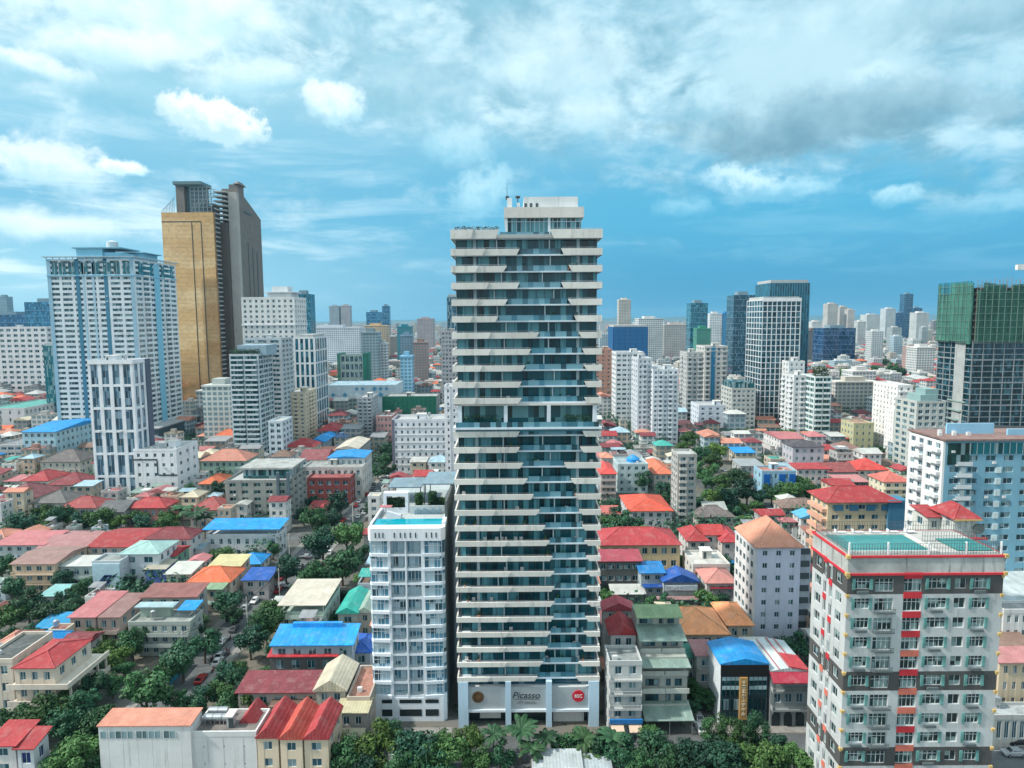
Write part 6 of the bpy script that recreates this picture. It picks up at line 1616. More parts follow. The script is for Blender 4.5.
def green_terraces():
    x0, x1, Y = 27.2, 36.8, 134.5; w = x1 - x0
    root = thing('townhouse', 'four storey townhouse with stepped sage green sheet awnings', 'townhouse', (x0, Y, 0)); occupy(x0, x1, Y, Y + 15)
    wm = wall_mat((.42, .45, .41), dirt=.4); rm = roof_mat(R_SAGE, True, .25); rl = roof_mat((.26, .40, .20), True, .25); gm = gl()
    lev = [(0, 0, 3.8), (0, 3.8, 7.2), (0, 7.2, 10.6), (.9, 10.6, 14.0), (4.0, 14, 17.4), (7.5, 17.4, 20.2)]
    for k, (yy, za, zb) in enumerate(lev):
        q = MB(); q.box(0, w, yy + .9, 14, za, zb - (.02 if k < 5 else 0)); q.build('wall', wm, root)
        if k in (1, 2, 3, 4):
            q = MB(); q.box(-.1, w + .1, yy - .5, yy + .9, za - .15, za); q.box(-.1, w * .48, yy - .5, yy - .38, za, za + .95); q.box(w * .5, w + .1, yy - .5, yy - .38, za, za + .95); q.build('balcony', wall_mat((.52, .55, .50)), root)
        if k:
            for u, ww_ in ((.22, 2.8), (.58, 1.0), (.80, 1.5)):
                put('window', window_mesh(ww_, 1.5, 'slide', gm, FRAME_D()), root, (u * w, yy + .88, za + .9))
    for (ya, yb, za, zb, m) in ((-4.2, .88, 3.2, 4.6, rm), (-1.0, 4.9, 12.9, 13.9, rm), (2.4, 8.4, 17.0, 18.0, rm), (6.0, 11.0, 20.5, 21.4, rl)):
        q = MB(); q.hexa([(-.3, ya, za), (w + .3, ya, za), (w + .3, yb, zb), (-.3, yb, zb), (-.3, ya, za + .14), (w + .3, ya, za + .14), (w + .3, yb, zb + .14), (-.3, yb, zb + .14)]); q.build('awning', m, root)
    for u in (.1, w * .5, w - .2):
        q = MB(); q.box(u, u + .12, -4.0, -3.88, 0, 3.2); q.build('post', METAL(), root)
    for u in (.1, w - .2):
        for yy in (7.6, 10.6):
            q = MB(); q.box(u, u + .14, yy, yy + .14, 20.2, 20.6); q.build('post', METAL(), root)
green_terraces()
H_('large house with a broad light orange hip roof right of the sage green awnings', 676, 728, 606, 634, 8, 'hip', (.86, .36, .17), (.50, .46, .40), **V)
H_('house with a second light orange roof touching the lilac block', 728, 752, 602, 625, 8, 'hip', (.82, .33, .15), (.50, .46, .40))
H_('dark fronted townhouse with a dusty mauve roof in the alley', 697, 714, 641, 655, 11, 'shed', (.36, .17, .18), (.34, .35, .34), nf=3, rh=.6, balc=True, **T_)
H_('low house with a jade green roof corner beside the sage green awnings', 684, 697, 645, 657, 9, 'shed', (.04, .22, .17), (.30, .32, .30), rh=.5)
r, w, d, h = H_('dark glass fronted shop building with a bright azure roof and gold vertical sign', 721, 768, 637, 664, 13.6, 'gable_y', R_BLUE, (.56, .62, .66), nf=4, nb=4, ww=.1, wh=.1, metal=True, rh=1.3, ov=.3, pitch=.8, **S)
q = MB(); q.box(-w / 2 - .05, w / 2 + .05, -.5, -.003, h - 2.4, h - .05); q.build('black_fascia', plain_mat('black_fascia', (.008, .008, .01), .5), r)
for f in range(4):
    for a, b in ((.02, .40), (.60, .98)):
        if f == 3: za, zb = h - 4.4, h - 2.7
        else: za, zb = .4 + f * 3.2, 2.9 + f * 3.0
        q = MB(); q.box(-w / 2 + a * w, -w / 2 + b * w, -.2, -.003, za, zb, 0)
        for i in range(5): u = -w / 2 + (a + (b - a) * i / 4) * w; q.box(u - .05, u + .05, -.28, -.2, za, zb, 1)
        if f >= 2: q.box(-w / 2 + a * w, -w / 2 + b * w, -.26, -.2, zb - .8, zb, 2)
        q.build('window', [glass_mat((.006, .05, .06), amt=.15), FRAME_D(), plain_mat('pale_blind', (.34, .48, .52), .4)], r)
q = MB(); q.box(-w / 2, w / 2, -.15, -.003, 0, h - 2.5); q.build('dark_cladding', plain_mat('dark_cladding', (.02, .04, .05), .35), r)
q = MB(); q.box(-w * .11, w * .05, -.9, -.30, 1.8, h - 2.6); sg = q.build('vertical_sign', plain_mat('gold_board', (.42, .25, .09), .45), r)
for k in range(8):
    rr2 = random.Random(k); q = MB(); zc = h - 3.5 - k * 1.0; cx = -w * .03
    for _ in range(2): q.box(cx - .42, cx + .42, -.95, -.9, zc + rr2.uniform(-.35, .3), zc + rr2.uniform(-.35, .3) + .08)
    q.box(cx - rr2.uniform(0, .3), cx + .08, -.948, -.9, zc - .36, zc + .36); q.build('sign_character', plain_mat('pale_gilt', (.74, .66, .50), .5), sg)
r, w, d, h = H_('grey arcaded building with white and red striped sheet roofs, right of the azure roof', 771, 808, 638, 671, 12.2, 'gable_y', (.50, .58, .60), (.28, .31, .31), nf=3, nb=3, metal=True, rh=.8, balc=True, ov=.2, ww=.6, **S)
for a, b in ((-.04, .0), (.2, .24), (-.3, -.27)):
    q = MB(); z0 = h + .9 - abs((a + b) / 2) * 1.7
    q.hexa([(a * w, -.15, z0), (b * w, -.15, z0), (b * w, d + .1, z0), (a * w, d + .1, z0), (a * w, -.15, z0 + .18), (b * w, -.15, z0 + .18), (b * w, d + .1, z0 + .18), (a * w, d + .1, z0 + .18)]); q.build('roof_stripe', roof_mat(R_PINK, True, .3), r)
q = MB(); q.hexa([(w * .02, -.3, h + .85), (w * .52, -.3, h + .16), (w * .52, d * .45, h + .16), (w * .02, d * .45, h + .85), (w * .02, -.3, h + 1.1), (w * .52, -.3, h + .4), (w * .52, d * .45, h + .4), (w * .02, d * .45, h + 1.1)]); q.build('red_roof_panel', roof_mat((.55, .05, .06), True, .2), r)
q = MB(); q.hexa([(-w / 2 - .3, -2.2, h - 1.6), (w / 2 + .3, -2.2, h - 1.6), (w / 2 + .3, -.01, h - .2), (-w / 2 - .3, -.01, h - .2), (-w / 2 - .3, -2.2, h - 1.4), (w / 2 + .3, -2.2, h - 1.4), (w / 2 + .3, -.01, h + .0), (-w / 2 - .3, -.01, h + .0)]); q.build('awning', roof_mat((.42, .03, .06), True, .2), r)
for k in range(3):
    q = MB(); cx = -w / 3 + k * w / 3; n = 10
    q.prism([(0, 0), (0, 0), (0, 0)], 0, 0) if False else None
    vs = [(cx - w * .11, 0), (cx + w * .11, 0), (cx + w * .11, 2.2)] + [(cx + w * .11 * math.cos(math.pi * i / n), 2.2 + w * .11 * math.sin(math.pi * i / n)) for i in range(1, n)] + [(cx - w * .11, 2.2)]
    m_ = len(vs)
    q.add([(x, -.12, z) for x, z in vs] + [(x, -.003, z) for x, z in vs], [tuple(range(m_))] + [(i, m_ + i, m_ + (i + 1) % m_, (i + 1) % m_) for i in range(m_)])
    q.build('arch', plain_mat('dark_opening', (.01, .02, .025)), r)
H_('long three storey building with twin red hip roofs right of the tallest tower', 600, 680, 527, 545, 12.5, 'hip', (.42, .05, .06), (.60, .48, .30), nf=3, nb=8, ww=.55, rh=3.6, **A_)
H_('house with an orange red hip roof and white upper floor among the trees', 630, 672, 494, 511, 10, 'hip', (.60, .09, .05), (.58, .60, .62), nf=3, rh=3, **V)
r, w, d, h = H_('dark grey three storey hall under a maroon roof beside the tallest tower', 598, 641, 550, 561, 11, 'shed', (.36, .06, .09), (.11, .12, .12), nf=3, nb=5, ww=.8, rh=1, **A_)
H_('low shelter with a pale lean to roof in front of the dark grey hall', 613, 644, 585, 594, 4, 'shed', R_PALE, (.26, .28, .28), rh=.8, name='shed', cat='shed')
H_('house with a flat azure blue roof left of the royal blue gable', 641, 664, 562, 573, 9, 'shed', (.01, .20, .52), (.42, .50, .54), rh=1, metal=True)
r, w, d, h = H_('hall with a royal blue gable roof and white lettering over a pink canopy', 664, 698, 566, 582, 7.5, 'gable_y', R_NAVY, (.36, .42, .44), rh=2.6, metal=True, name='hall', cat='hall')
q = MB(); q.box(-w * .48, w * .46, -.9, -.6, 5.2, 6.8); sg = q.build('sign_board', plain_mat('board_pale', (.46, .56, .64), .5), r)
lettering('TSPEZ', 1.5, plain_mat('sign_white', (.85, .85, .85), .5), sg, (-w * .22, -.96, 6.0))
q = MB(); q.box(-w * .75, w * .5, -3.5, -.95, 3.4, 3.6, 0)
for xx in (-w * .74, -w * .3, w * .1, w * .47): q.box(xx, xx + .15, -3.4, -3.25, 0, 3.4, 1)
q.build('canopy', [roof_mat((.38, .24, .24), True, .3), METAL()], r)
H_('lean to with a royal blue sheet roof beside the lettered hall', 645, 664, 578, 587, 5.2, 'shed', R_NAVY, (.30, .34, .36), rh=.8, metal=True, name='shed', cat='shed')
H_('house with a scarlet hip roof right of the slender concrete block', 688, 708, 525, 541, 9, 'hip', R_RED, (.60, .58, .56), rh=2.8)
H_('white house with a pair of crimson gables between scarlet roofs', 705, 724, 524, 535, 10.5, 'gable_x', (.46, .05, .05), (.66, .64, .62), nf=3)
H_('house with a crimson roof next to the lilac block', 722, 742, 525, 542, 9.5, 'hip', (.40, .04, .05), (.58, .54, .52))
H_('white flat roofed house with rooftop skylights below the scarlet roofs', 693, 730, 552, 566, 9, 'flat', (.62, .62, .58), (.64, .63, .60), tank=False)
H_('house with a rose tiled pagoda roof below the white flat roof', 707, 736, 568, 583, 8, 'hip', (.50, .22, .19), (.52, .50, .48), rh=2.4)
H_('house with a small crimson porch roof in front of the rose pagoda roof', 712, 735, 579, 588, 6.5, 'hip', (.46, .03, .06), (.40, .36, .36), rh=1.2)
H_('low house with an orange lean to left of the rose pagoda roof', 696, 708, 565, 572, 7, 'shed', R_ORG, (.56, .54, .50), rh=.6)
r, w, d, h = H_('pale aqua villa with a small bright blue roof dome right of the tallest tower', 618, 648, 458, 465, 14, 'flat', (.40, .50, .54), (.46, .58, .60), nf=4, nb=4, **V)
q = MB(); q.cyl(w * .1, d * .5, h, h + 1.5, 3.2, n=16); q.cyl(w * .1, d * .5, h + 1.5, h + 3.4, 3.4, .6, n=16); q.build('roof_dome', roof_mat(R_BLUE, True, .15), r)
H_('house with an orange gable roof left of the slender concrete block', 654, 673, 458, 474, 8, 'hip', (.62, .17, .09), (.50, .46, .42))
H_('four storey brick red walled house with scarlet roof by the tallest tower', 601, 616, 461, 474, 15, 'hip', (.58, .07, .06), (.44, .38, .36), nf=5, nb=3, balc=True, **T_)
H_('house with a light coral roof behind the scarlet roofed brick house', 602, 613, 452, 458, 14, 'hip', R_SAL, (.5, .45, .42))
H_('low house with a coral roof among the trees by the tallest tower', 600, 620, 506, 514, 6, 'shed', (.50, .14, .12), (.46, .42, .40), rh=1)
r, w, d, h = H_('blue and white walled building with a coral flat roof among trees', 762, 796, 467, 472, 13, 'flat', (.46, .22, .18), (.30, .52, .66), nf=3, nb=6, ww=.5, **A_)
for u in (-.35, .1, .4):
    q = MB(); q.box(u * w - 1.5, u * w + 1.5, -.3, -.003, 1, h - 1); q.build('blue_panel', plain_mat('bright_blue_panel', (.01, .12, .44), .4), r)
H_('mauve walled block with a charcoal hip roof and white frames', 793, 824, 440, 447, 17, 'hip', (.07, .065, .08), (.48, .47, .52), nf=4, nb=4, rh=2.5, ww=.4, **A_)
H_('house with a crimson banded roof below the mauve walled block', 797, 830, 463, 469, 10, 'shed', R_RED, (.60, .56, .55), rh=1)
H_('white house with a rose gable roof behind the mauve walled block', 780, 804, 432, 439, 13, 'gable_x', R_PINK, (.60, .58, .58), rh=2)
H_('house with a slate roof in the trees left of the mauve walled block', 741, 764, 459, 466, 8, 'shed', (.30, .34, .36), (.44, .46, .46), rh=.8)
H_('long low house with a brown hip roof behind the lilac salmon roofed block', 783, 822, 498, 508, 7, 'hip', (.20, .14, .12), (.46, .42, .38))
H_('house with a sky blue roof and white walls beside the cream block', 801, 822, 508, 518, 9, 'gable_y', (.10, .40, .66), (.60, .62, .62), rh=1.8)
H_('low house with a rust brown roof beside the sky blue roof', 806, 828, 527, 532, 9, 'shed', (.30, .13, .10), (.58, .56, .54), rh=.8)
H_('house with a grey twin roof left of the cross street', 698, 734, 505, 517, 6.5, 'hip', (.15, .13, .13), (.46, .44, .42))
H_('house with a pale grey roof right of the slender concrete block', 705, 726, 507, 510, 8, 'shed', (.40, .44, .42), (.56, .56, .54), rh=2.2)
H_('house with a vivid red hip roof left of the blue walled block', 858, 888, 458, 470, 9, 'hip', (.58, .06, .05), (.56, .48, .42))
H_('long house with a rose sheet roof left of the vivid red hip roof', 840, 868, 475, 482, 7, 'shed', (.52, .22, .22), (.18, .17, .17), rh=.9)
H_('house with a maroon gable roof right of the mauve walled block', 828, 856, 462, 472, 8.5, 'gable_x', (.24, .06, .06), (.50, .46, .44))
H_('yellow cream terrace with coral hipped roofs against the blue walled block', 884, 910, 471, 482, 15, 'hip', (.60, .16, .13), (.64, .58, .44), nf=5, balc=True, **A_)
H_('house with a brown hip roof below the bright white tower', 838, 862, 441, 450, 10, 'hip', (.22, .13, .11), (.50, .44, .38))
H_('olive yellow block left of the bright white tower', 854, 874, 420, 424, 20, 'flat', (.46, .28, .22), (.46, .46, .28), nf=5, nb=3, ww=.3, **A_)
H_('small red hipped house between mauve block and brown hip roof', 823, 838, 444, 450, 10, 'hip', R_RED, (.56, .50, .46))
r, w, d, h = H_('cream low block with a dark cornice and rose roof at the right edge', 1000, 1050, 648, 662, 14, 'shed', (.50, .22, .22), (.60, .50, .36), nf=4, nb=5, ww=.4, rh=.8, **A_)
H_('white low hall with arches at the right edge of the main road', 994, 1060, 705, 718, 6, 'flat', (.50, .56, .58), (.46, .48, .46), nf=1, nb=8, ww=.6, wh=.6, **S)
H_('house with a rusty ridged roof right of the red panelled block', 1003, 1040, 628, 650, 12, 'shed', (.28, .18, .14), (.44, .42, .40), rh=.8, metal=True)
H_('white warehouse with a large pale sheet roof below the blue walled block', 1003, 1075, 570, 600, 16, 'shed', (.54, .62, .64), (.60, .62, .62), nf=3, rh=1, metal=True, **W_)
r, w, d, h = H_('white tower podium of low flats beneath the blue walled block, right edge', 1004, 1070, 603, 612, 17.5, 'flat', GREY, (.62, .64, .64), nf=5, nb=8, **A_)
r, w, d, h = H_('guard shelter with a pale sheet roof between trees at the bottom edge', 535, 580, 752, 768, 4, 'shed', (.48, .54, .56), (.44, .44, .40), nf=1, rh=.5, name='shelter', cat='shelter', metal=True)
H_('smaller grey lean to beside the guard shelter at the bottom edge', 583, 610, 757, 772, 3.6, 'shed', (.36, .42, .45), (.36, .38, .38), nf=1, rh=.4, name='shelter', cat='shelter', metal=True)

r, w, d, h = H_('pale tower block with a red pyramid roof and gold eaves, behind the fenced roof pool', 955, 977, 505, 519, 40, 'hip', R_RED, (.54, .57, .54), nf=12, nb=3, ww=.34, wh=.62, rh=2.6, d=8, ov=.7, kind='grid', **A_)
q = MB(); q.box(-w / 2 - .72, w / 2 + .72, -.82, -.7, h - .25, h + .1); q.build('eaves_trim', wall_mat((.60, .42, .16)), r)
q = MB(); q.cyl(w * .55, h - 2.2, -.6, -.2, 1.2, n=18, axis='y'); q.v = [(x, y, z) for x, y, z in q.v]; q.build('dish_antenna', plain_mat('dish_grey', (.10, .13, .13)), r)
q = MB(); q.box(w * .3, w * .9, -1.0, 0, h - 4.6, h - 4.2); q.build('red_ledge', wall_mat((.5, .03, .04)), r)
H_('small white wing with a red sheet roof left of the red pyramid roof', 928, 942, 513, 517, 39, 'shed', R_RED, (.56, .58, .54), rh=1, d=6, **A_)

# ------------------------------------------------------------------ towers along the horizon
def skyline(label, xl, xr, yt, Y, c, kind='wall', name='distant_tower', cat='tower', d=None, group=None):
    A, B = yp(xl, yt, Y), yp(xr, yt, Y); w = B.x - A.x; h = (A.z + B.z) / 2; d = d or max(14, min(w, 40))
    root = thing(name, label, cat, ((A.x + B.x) / 2, Y, 0), 0, group); occupy(A.x, B.x, Y, Y + d)
    if kind == 'glass':
        m = glass_mat(c, tuple(min(.6, x * 2 + .06) for x in c), .25)
        q = MB(); q.box(-w / 2, w / 2, 0, d, 0, h); q.build('glass_wall', m, root)
        q = MB()
        for f in range(int(h / 8)): q.box(-w / 2 - .2, w / 2 + .2, -.2, d + .2, f * 8 + 4, f * 8 + 4.9)
        q.build('floor_line', plain_mat('line_blue', tuple(min(.5, x * 1.5 + .06) for x in c), .5), root)
    else:
        q = MB(); q.box(-w / 2, w / 2, 0, d, 0, h); q.build('wall', far_mat(c), root)
        q = MB(); q.box(-w / 2 - .4, w / 2 + .4, -.4, d + .4, h + .002, h + 1.2); q.build('parapet', wall_mat(c), root)
    q = MB(); q.box(-w * .25, w * .2, d * .2, d * .7, h + .3, h + 5); q.build('plant_room', wall_mat(tuple(x * .8 for x in c) if kind != 'glass' else (.2, .3, .35)), root)
    return root, w, d, h
NAVY, TEALG, SLATE = (.01, .07, .16), (.01, .12, .18), (.10, .18, .24)
skyline('slim cream tower alone on the skyline right of the tallest tower', 619, 631, 300, 1500, (.70, .64, .56))
skyline('white stepped tower with a reddish roof cap behind the deep blue block', 639, 663, 319, 1150, (.66, .68, .68))
skyline('long pink grey slab on the skyline right of the white stepped tower', 664, 690, 325, 1300, (.56, .52, .50), name='distant_block', cat='apartment block')
skyline('blue glass tower with a sloping top in the gap right of centre', 691, 708, 303, 1100, TEALG, 'glass')
skyline('low green netted block at the foot of the sloping blue glass tower', 697, 711, 329, 1050, (.05, .30, .20), name='distant_block', cat='building site')
skyline('white slab tower joined to a bright blue one on the skyline', 710, 722, 314, 1350, (.70, .72, .74))
skyline('bright blue tower joined to the white slab tower on the skyline', 722.5, 737, 314, 1350, (.02, .24, .52))
skyline('dark blue glass tower just left of the white gridded tower', 734, 756, 295, 900, (.015, .07, .11), 'glass')
skyline('leftmost of three pale towers on the right skyline', 828, 838, 304, 2200, (.66, .60, .54))
skyline('middle of three pale towers on the right skyline', 840, 847.5, 307, 2250, (.68, .62, .56))
skyline('rightmost of three pale towers on the right skyline', 848, 855, 310, 2200, (.62, .54, .50))
skyline('wide dark blue office slab with horizontal bands on the right', 824, 856, 328, 1150, (.01, .05, .12), 'glass', 'distant_block', 'office')
skyline('brown block left of the wide dark blue office slab', 808, 823, 331, 1250, (.20, .16, .16), name='distant_block', cat='apartment block')
skyline('grey white block on the skyline left of the tall dark blue spire tower', 886, 896, 309, 2000, (.62, .66, .68))
skyline('tall thin dark blue tower, the highest on the far right skyline', 905, 913.5, 294, 2300, (.01, .07, .14), 'glass')
skyline('shorter blue glass tower right of the thin dark blue tower', 914, 922.5, 308, 2350, NAVY, 'glass')
skyline('low blue glass block left of the thin dark blue tower', 896.5, 905, 313, 2200, NAVY, 'glass')
skyline('white block right of the shorter blue glass tower', 917, 929, 313, 1900, (.70, .70, .68))
skyline('pale twin block far right near the netted tower', 867, 881, 315, 2100, (.60, .62, .62))
skyline('curved blue glass tower right of the white hotel', 294, 310, 294, 900, TEALG, 'glass')
skyline('left half of a pale twin tower on the left skyline', 329, 339, 306.5, 1900, (.42, .48, .54))
skyline('right half of a pale twin tower on the left skyline', 340.5, 349.5, 306, 1900, (.50, .46, .48))
skyline('blue stepped tower on the skyline left of the tallest tower', 366, 380, 312, 1800, (.02, .14, .26), 'glass')
skyline('slender blue tower on the skyline left of the tallest tower', 382, 389, 306, 1800, (.02, .12, .22), 'glass')
skyline('peach coloured slab below the blue stepped tower', 363, 386, 326, 1300, (.66, .46, .28), name='distant_block', cat='apartment block')
skyline('long low white hall behind the teal glass tower', 300, 360, 328, 1150, (.60, .66, .72), name='distant_block', cat='hall')
skyline('grey teal block left of centre with a pale side', 361, 378, 333, 760, (.26, .36, .40), name='distant_block', cat='apartment block')
skyline('white edge slab right of the grey teal block', 378.5, 386, 344, 770, (.64, .68, .70), name='distant_block', cat='apartment block')
skyline('teal domed hall on the left of the tallest tower', 397, 411, 327, 1250, (.02, .26, .34), name='distant_block', cat='hall')
skyline('blue grey block above the sky blue block', 400, 412, 336, 850, (.22, .34, .46), name='distant_block', cat='apartment block')
skyline('sky blue block left of the tallest tower', 400, 412, 357, 620, (.26, .52, .72), name='distant_block', cat='apartment block')
skyline('brown block left of the tallest tower', 413, 427, 343, 820, (.34, .24, .22), name='distant_block', cat='apartment block')
skyline('pinkish slab on the horizon left of the tallest tower', 417, 433, 319, 1700, (.50, .40, .42), name='distant_block', cat='apartment block')
skyline('thin grey tower at the left edge of the skyline', -3, 6, 297, 1500, (.24, .38, .46))
skyline('blue glass block behind the broad pale blue tower, left', 24, 60, 302, 900, (.01, .14, .26), 'glass', 'distant_block', 'office')
skyline('dark blue low block at the left edge', -20, 26, 315, 1000, (.01, .10, .22), 'glass', 'distant_block', 'office')
block('apartment_block', 'wide white apartment block with a flat top at the left edge', 'apartment block', -30, 46, 327, 720, 30, (.70, .72, .74), nf=14, nb=11, ns=4, ww=.6, wh=.5)
glass_tower('office_tower', 'teal glass slab standing left of the broad pale blue tower', 'tower', 43, 56, 346, 520, 24, glass_mat((.01, .13, .17)), plain_mat('mullion_teal', (.04, .24, .30), .4), nx=4, nd=5, fh=4, vert=.3, hor=.3)
skyline('long cream school building with rows of windows, right of the teal balcony block', 836, 880, 383, 560, (.62, .60, .54), name='distant_block', cat='school', d=16)
skyline('grey white block half hidden under the golden tower', 196, 234, 392, 520, (.58, .62, .62), name='distant_block', cat='apartment block', d=24)
skyline('pale block with green glass below the golden tower', 202, 231, 387, 430, (.56, .62, .60), name='distant_block', cat='apartment block', d=20)
for lab, a, b, c_, y_ in (('white block with roof tanks left of the three pale towers', 858, 866, 1700, 322), ('cream block beyond the brown block', 812, 822, 1900, 322), ('white block behind the olive yellow block', 853, 876, 700, 372)):
    skyline(lab, a, b, y_, c_, (.66, .66, .64), name='distant_block', cat='apartment block')
skyline('white pagoda like block among trees at the right', 917, 935, 348, 900, (.70, .70, .68), name='distant_block', cat='apartment block')

# ------------------------------------------------------------------ trees measured from the photograph
ST = 'street trees between the left street and the pool block'
for p in [(340, 500, 13), (316, 518, 13), (322, 540, 17), (346, 534, 15), (286, 566, 14), (342, 561, 16), (312, 575, 14), (356, 553, 11), (334, 517, 10), (300, 590, 10)]: tree(*p, 'dark green street tree in the row behind the white pool block', ST)
for p in [(226, 600, 14), (231, 613, 11), (266, 622, 17), (250, 637, 15), (271, 611, 13), (219, 588, 9)]: tree(*p, 'dark street tree shading the left street near the orange hip roof', 'trees along the left street')
for p in [(205, 694, 13), (217, 690, 12), (191, 706, 14), (232, 702, 14), (258, 697, 16), (245, 688, 12), (223, 672, 12), (237, 668, 9), (178, 700, 11)]: tree(*p, 'bushy dark tree where the left street meets the front row of houses', 'trees at the lower end of the left street')
for p in [(145, 690, 24), (182, 655, 18), (204, 642, 14), (132, 640, 14), (118, 655, 12), (104, 650, 12), (196, 628, 10), (168, 668, 13), (100, 668, 9), (112, 683, 10), (125, 667, 9)]: tree(*p, 'dense dark tree on the empty plot right of the raspberry roofed villa', 'trees on the empty plot')
for p in [(14, 716, 17), (45, 712, 19), (75, 712, 20), (95, 720, 18), (62, 730, 15), (30, 722, 14), (76, 752, 22), (100, 745, 16), (58, 760, 15), (90, 768, 14), (88, 700, 12)]: tree(*p, 'dark round tree in the grove between the raspberry villa and the long white wall', 'grove in the lower left corner')
for p in [(12, 588, 13), (28, 602, 16), (46, 612, 13), (66, 600, 12), (10, 615, 14), (75, 592, 9), (30, 575, 8), (8, 634, 8), (56, 588, 7)]: tree(*p, 'bright green bushy tree beside the peach villa at the left edge', 'trees beside the peach villa')
for p in [(18, 522, 12), (60, 515, 12), (78, 521, 11), (98, 517, 13), (140, 523, 11), (168, 519, 10), (116, 522, 9), (45, 525, 8), (152, 530, 7)]: tree(*p, 'leafy tree in the belt between the crimson roofs, left', 'tree belt among the crimson roofs')
for p in [(80, 487, 9), (40, 487, 7), (188, 492, 9), (216, 488, 9), (66, 497, 6), (203, 500, 7), (118, 495, 6)]: tree(*p, 'small dark tree among roofs below the slim white tower', 'trees below the slim white tower')
for p in [(195, 517, 11), (204, 520, 9), (183, 512, 9)]: tree(*p, 'palm with drooping fronds left of the blue roofed school', 'palms by the blue roofed school', 'palm')
for p in [(384, 460, 7), (389, 468, 7), (386, 448, 6), (393, 456, 6), (378, 470, 6)]: tree(*p, 'small tree in the strip left of the white hotel with black ledges', 'trees beside the white hotel')
for p in [(348, 752, 17), (378, 742, 20), (412, 745, 22), (446, 749, 20), (470, 738, 14), (405, 766, 17), (440, 768, 16), (366, 764, 15), (390, 730, 13), (340, 735, 10), (476, 760, 14), (500, 752, 13), (330, 760, 12)]: tree(*p, 'tall dark green tree crowding the street in front of the pool block', 'front row trees before the pool block')
for p in [(520, 734, 15), (546, 742, 12), (585, 742, 12), (613, 742, 13), (532, 752, 12), (494, 738, 11)]: tree(*p, 'palm with feathery fronds at the foot of the tallest tower', 'palms at the foot of the tallest tower', 'palm')
for p in [(575, 738, 12), (600, 744, 15), (625, 752, 17), (590, 756, 11), (560, 745, 10)]: tree(*p, 'leafy tree at the foot of the tallest tower', 'trees at the foot of the tallest tower')
for p in [(655, 745, 18), (690, 752, 19), (724, 757, 21), (760, 758, 20), (795, 757, 16), (672, 762, 15), (640, 764, 14), (708, 768, 14), (742, 768, 15), (778, 768, 14), (650, 730, 9), (780, 742, 10)]: tree(*p, 'broad dark green tree in the front row below the azure roofed shop building', 'front row trees on the right')
for p in [(708, 728, 6.5), (722, 728, 7), (736, 732, 7.5), (755, 730, 7.5), (748, 736, 7), (764, 736, 6)]: tree(*p, 'slim upright tree in front of the azure roofed shop building', 'upright trees before the azure roof', 'tall')
for p in [(691, 688, 11), (694, 705, 8), (688, 674, 8)]: tree(*p, 'dark tree in the alley beside the sage green awnings', 'alley trees')
for p in [(640, 500, 8), (630, 518, 12), (617, 512, 9), (645, 477, 10), (665, 489, 10), (671, 498, 9), (640, 530, 7), (653, 520, 8), (609, 520, 8), (660, 505, 7)]: tree(*p, 'dark tree around the orange red roofed villa', 'trees around the orange red villa')
for p in [(731, 496, 13), (747, 487, 13), (736, 476, 12), (719, 497, 11), (760, 496, 8), (722, 482, 9), (733, 511, 8), (745, 520, 7), (709, 494, 7)]: tree(*p, 'bright leafy tree in the clump left of the blue and white walled building', 'clump beside the cross street')
for p in [(700, 455, 11), (706, 470, 11), (716, 449, 9), (712, 461, 10), (690, 437, 8), (683, 446, 7), (729, 434, 8), (745, 433, 8), (775, 436, 9), (788, 433, 8), (757, 432, 7), (712, 480, 8)]: tree(*p, 'dark tree in the grove below the lilac white block', 'grove below the lilac block')
for p in [(772, 490, 10), (790, 489, 11), (808, 488, 11), (800, 482, 9), (820, 490, 8), (782, 497, 8), (756, 505, 6), (828, 496, 7)]: tree(*p, 'leafy tree in the line before the blue and white walled building', 'line of trees by the blue and white building')
for p in [(650, 603, 9), (664, 600, 9), (604, 604, 8), (717, 590, 7), (706, 597, 10), (722, 600, 9), (690, 541, 6), (682, 561, 7), (686, 575, 6), (742, 598, 5), (610, 590, 7), (640, 612, 5)]: tree(*p, 'rounded tree between the blue roofs and the light orange roof', 'trees around the blue roofs')
for p in [(848, 458, 6), (856, 463, 5), (866, 452, 7), (840, 455, 5), (880, 450, 6), (826, 458, 5), (846, 436, 6), (852, 447, 5)]: tree(*p, 'small tree among roofs below the bright white tower', 'trees below the bright white tower')
# greens at the far middle right, countable clumps
for p in [(838, 400, 7), (846, 405, 7), (857, 398, 8), (870, 403, 7), (884, 362, 9), (893, 366, 9), (875, 368, 8), (905, 390, 7), (845, 372, 7), (832, 385, 6), (900, 372, 8), (915, 375, 7), (912, 385, 7), (925, 380, 7), (930, 395, 6), (866, 385, 6), (895, 395, 5), (700, 345, 5)]:
    tree(p[0], p[1], p[2], 'large dark tree in the green park beyond the cream school building', 'park trees on the right')

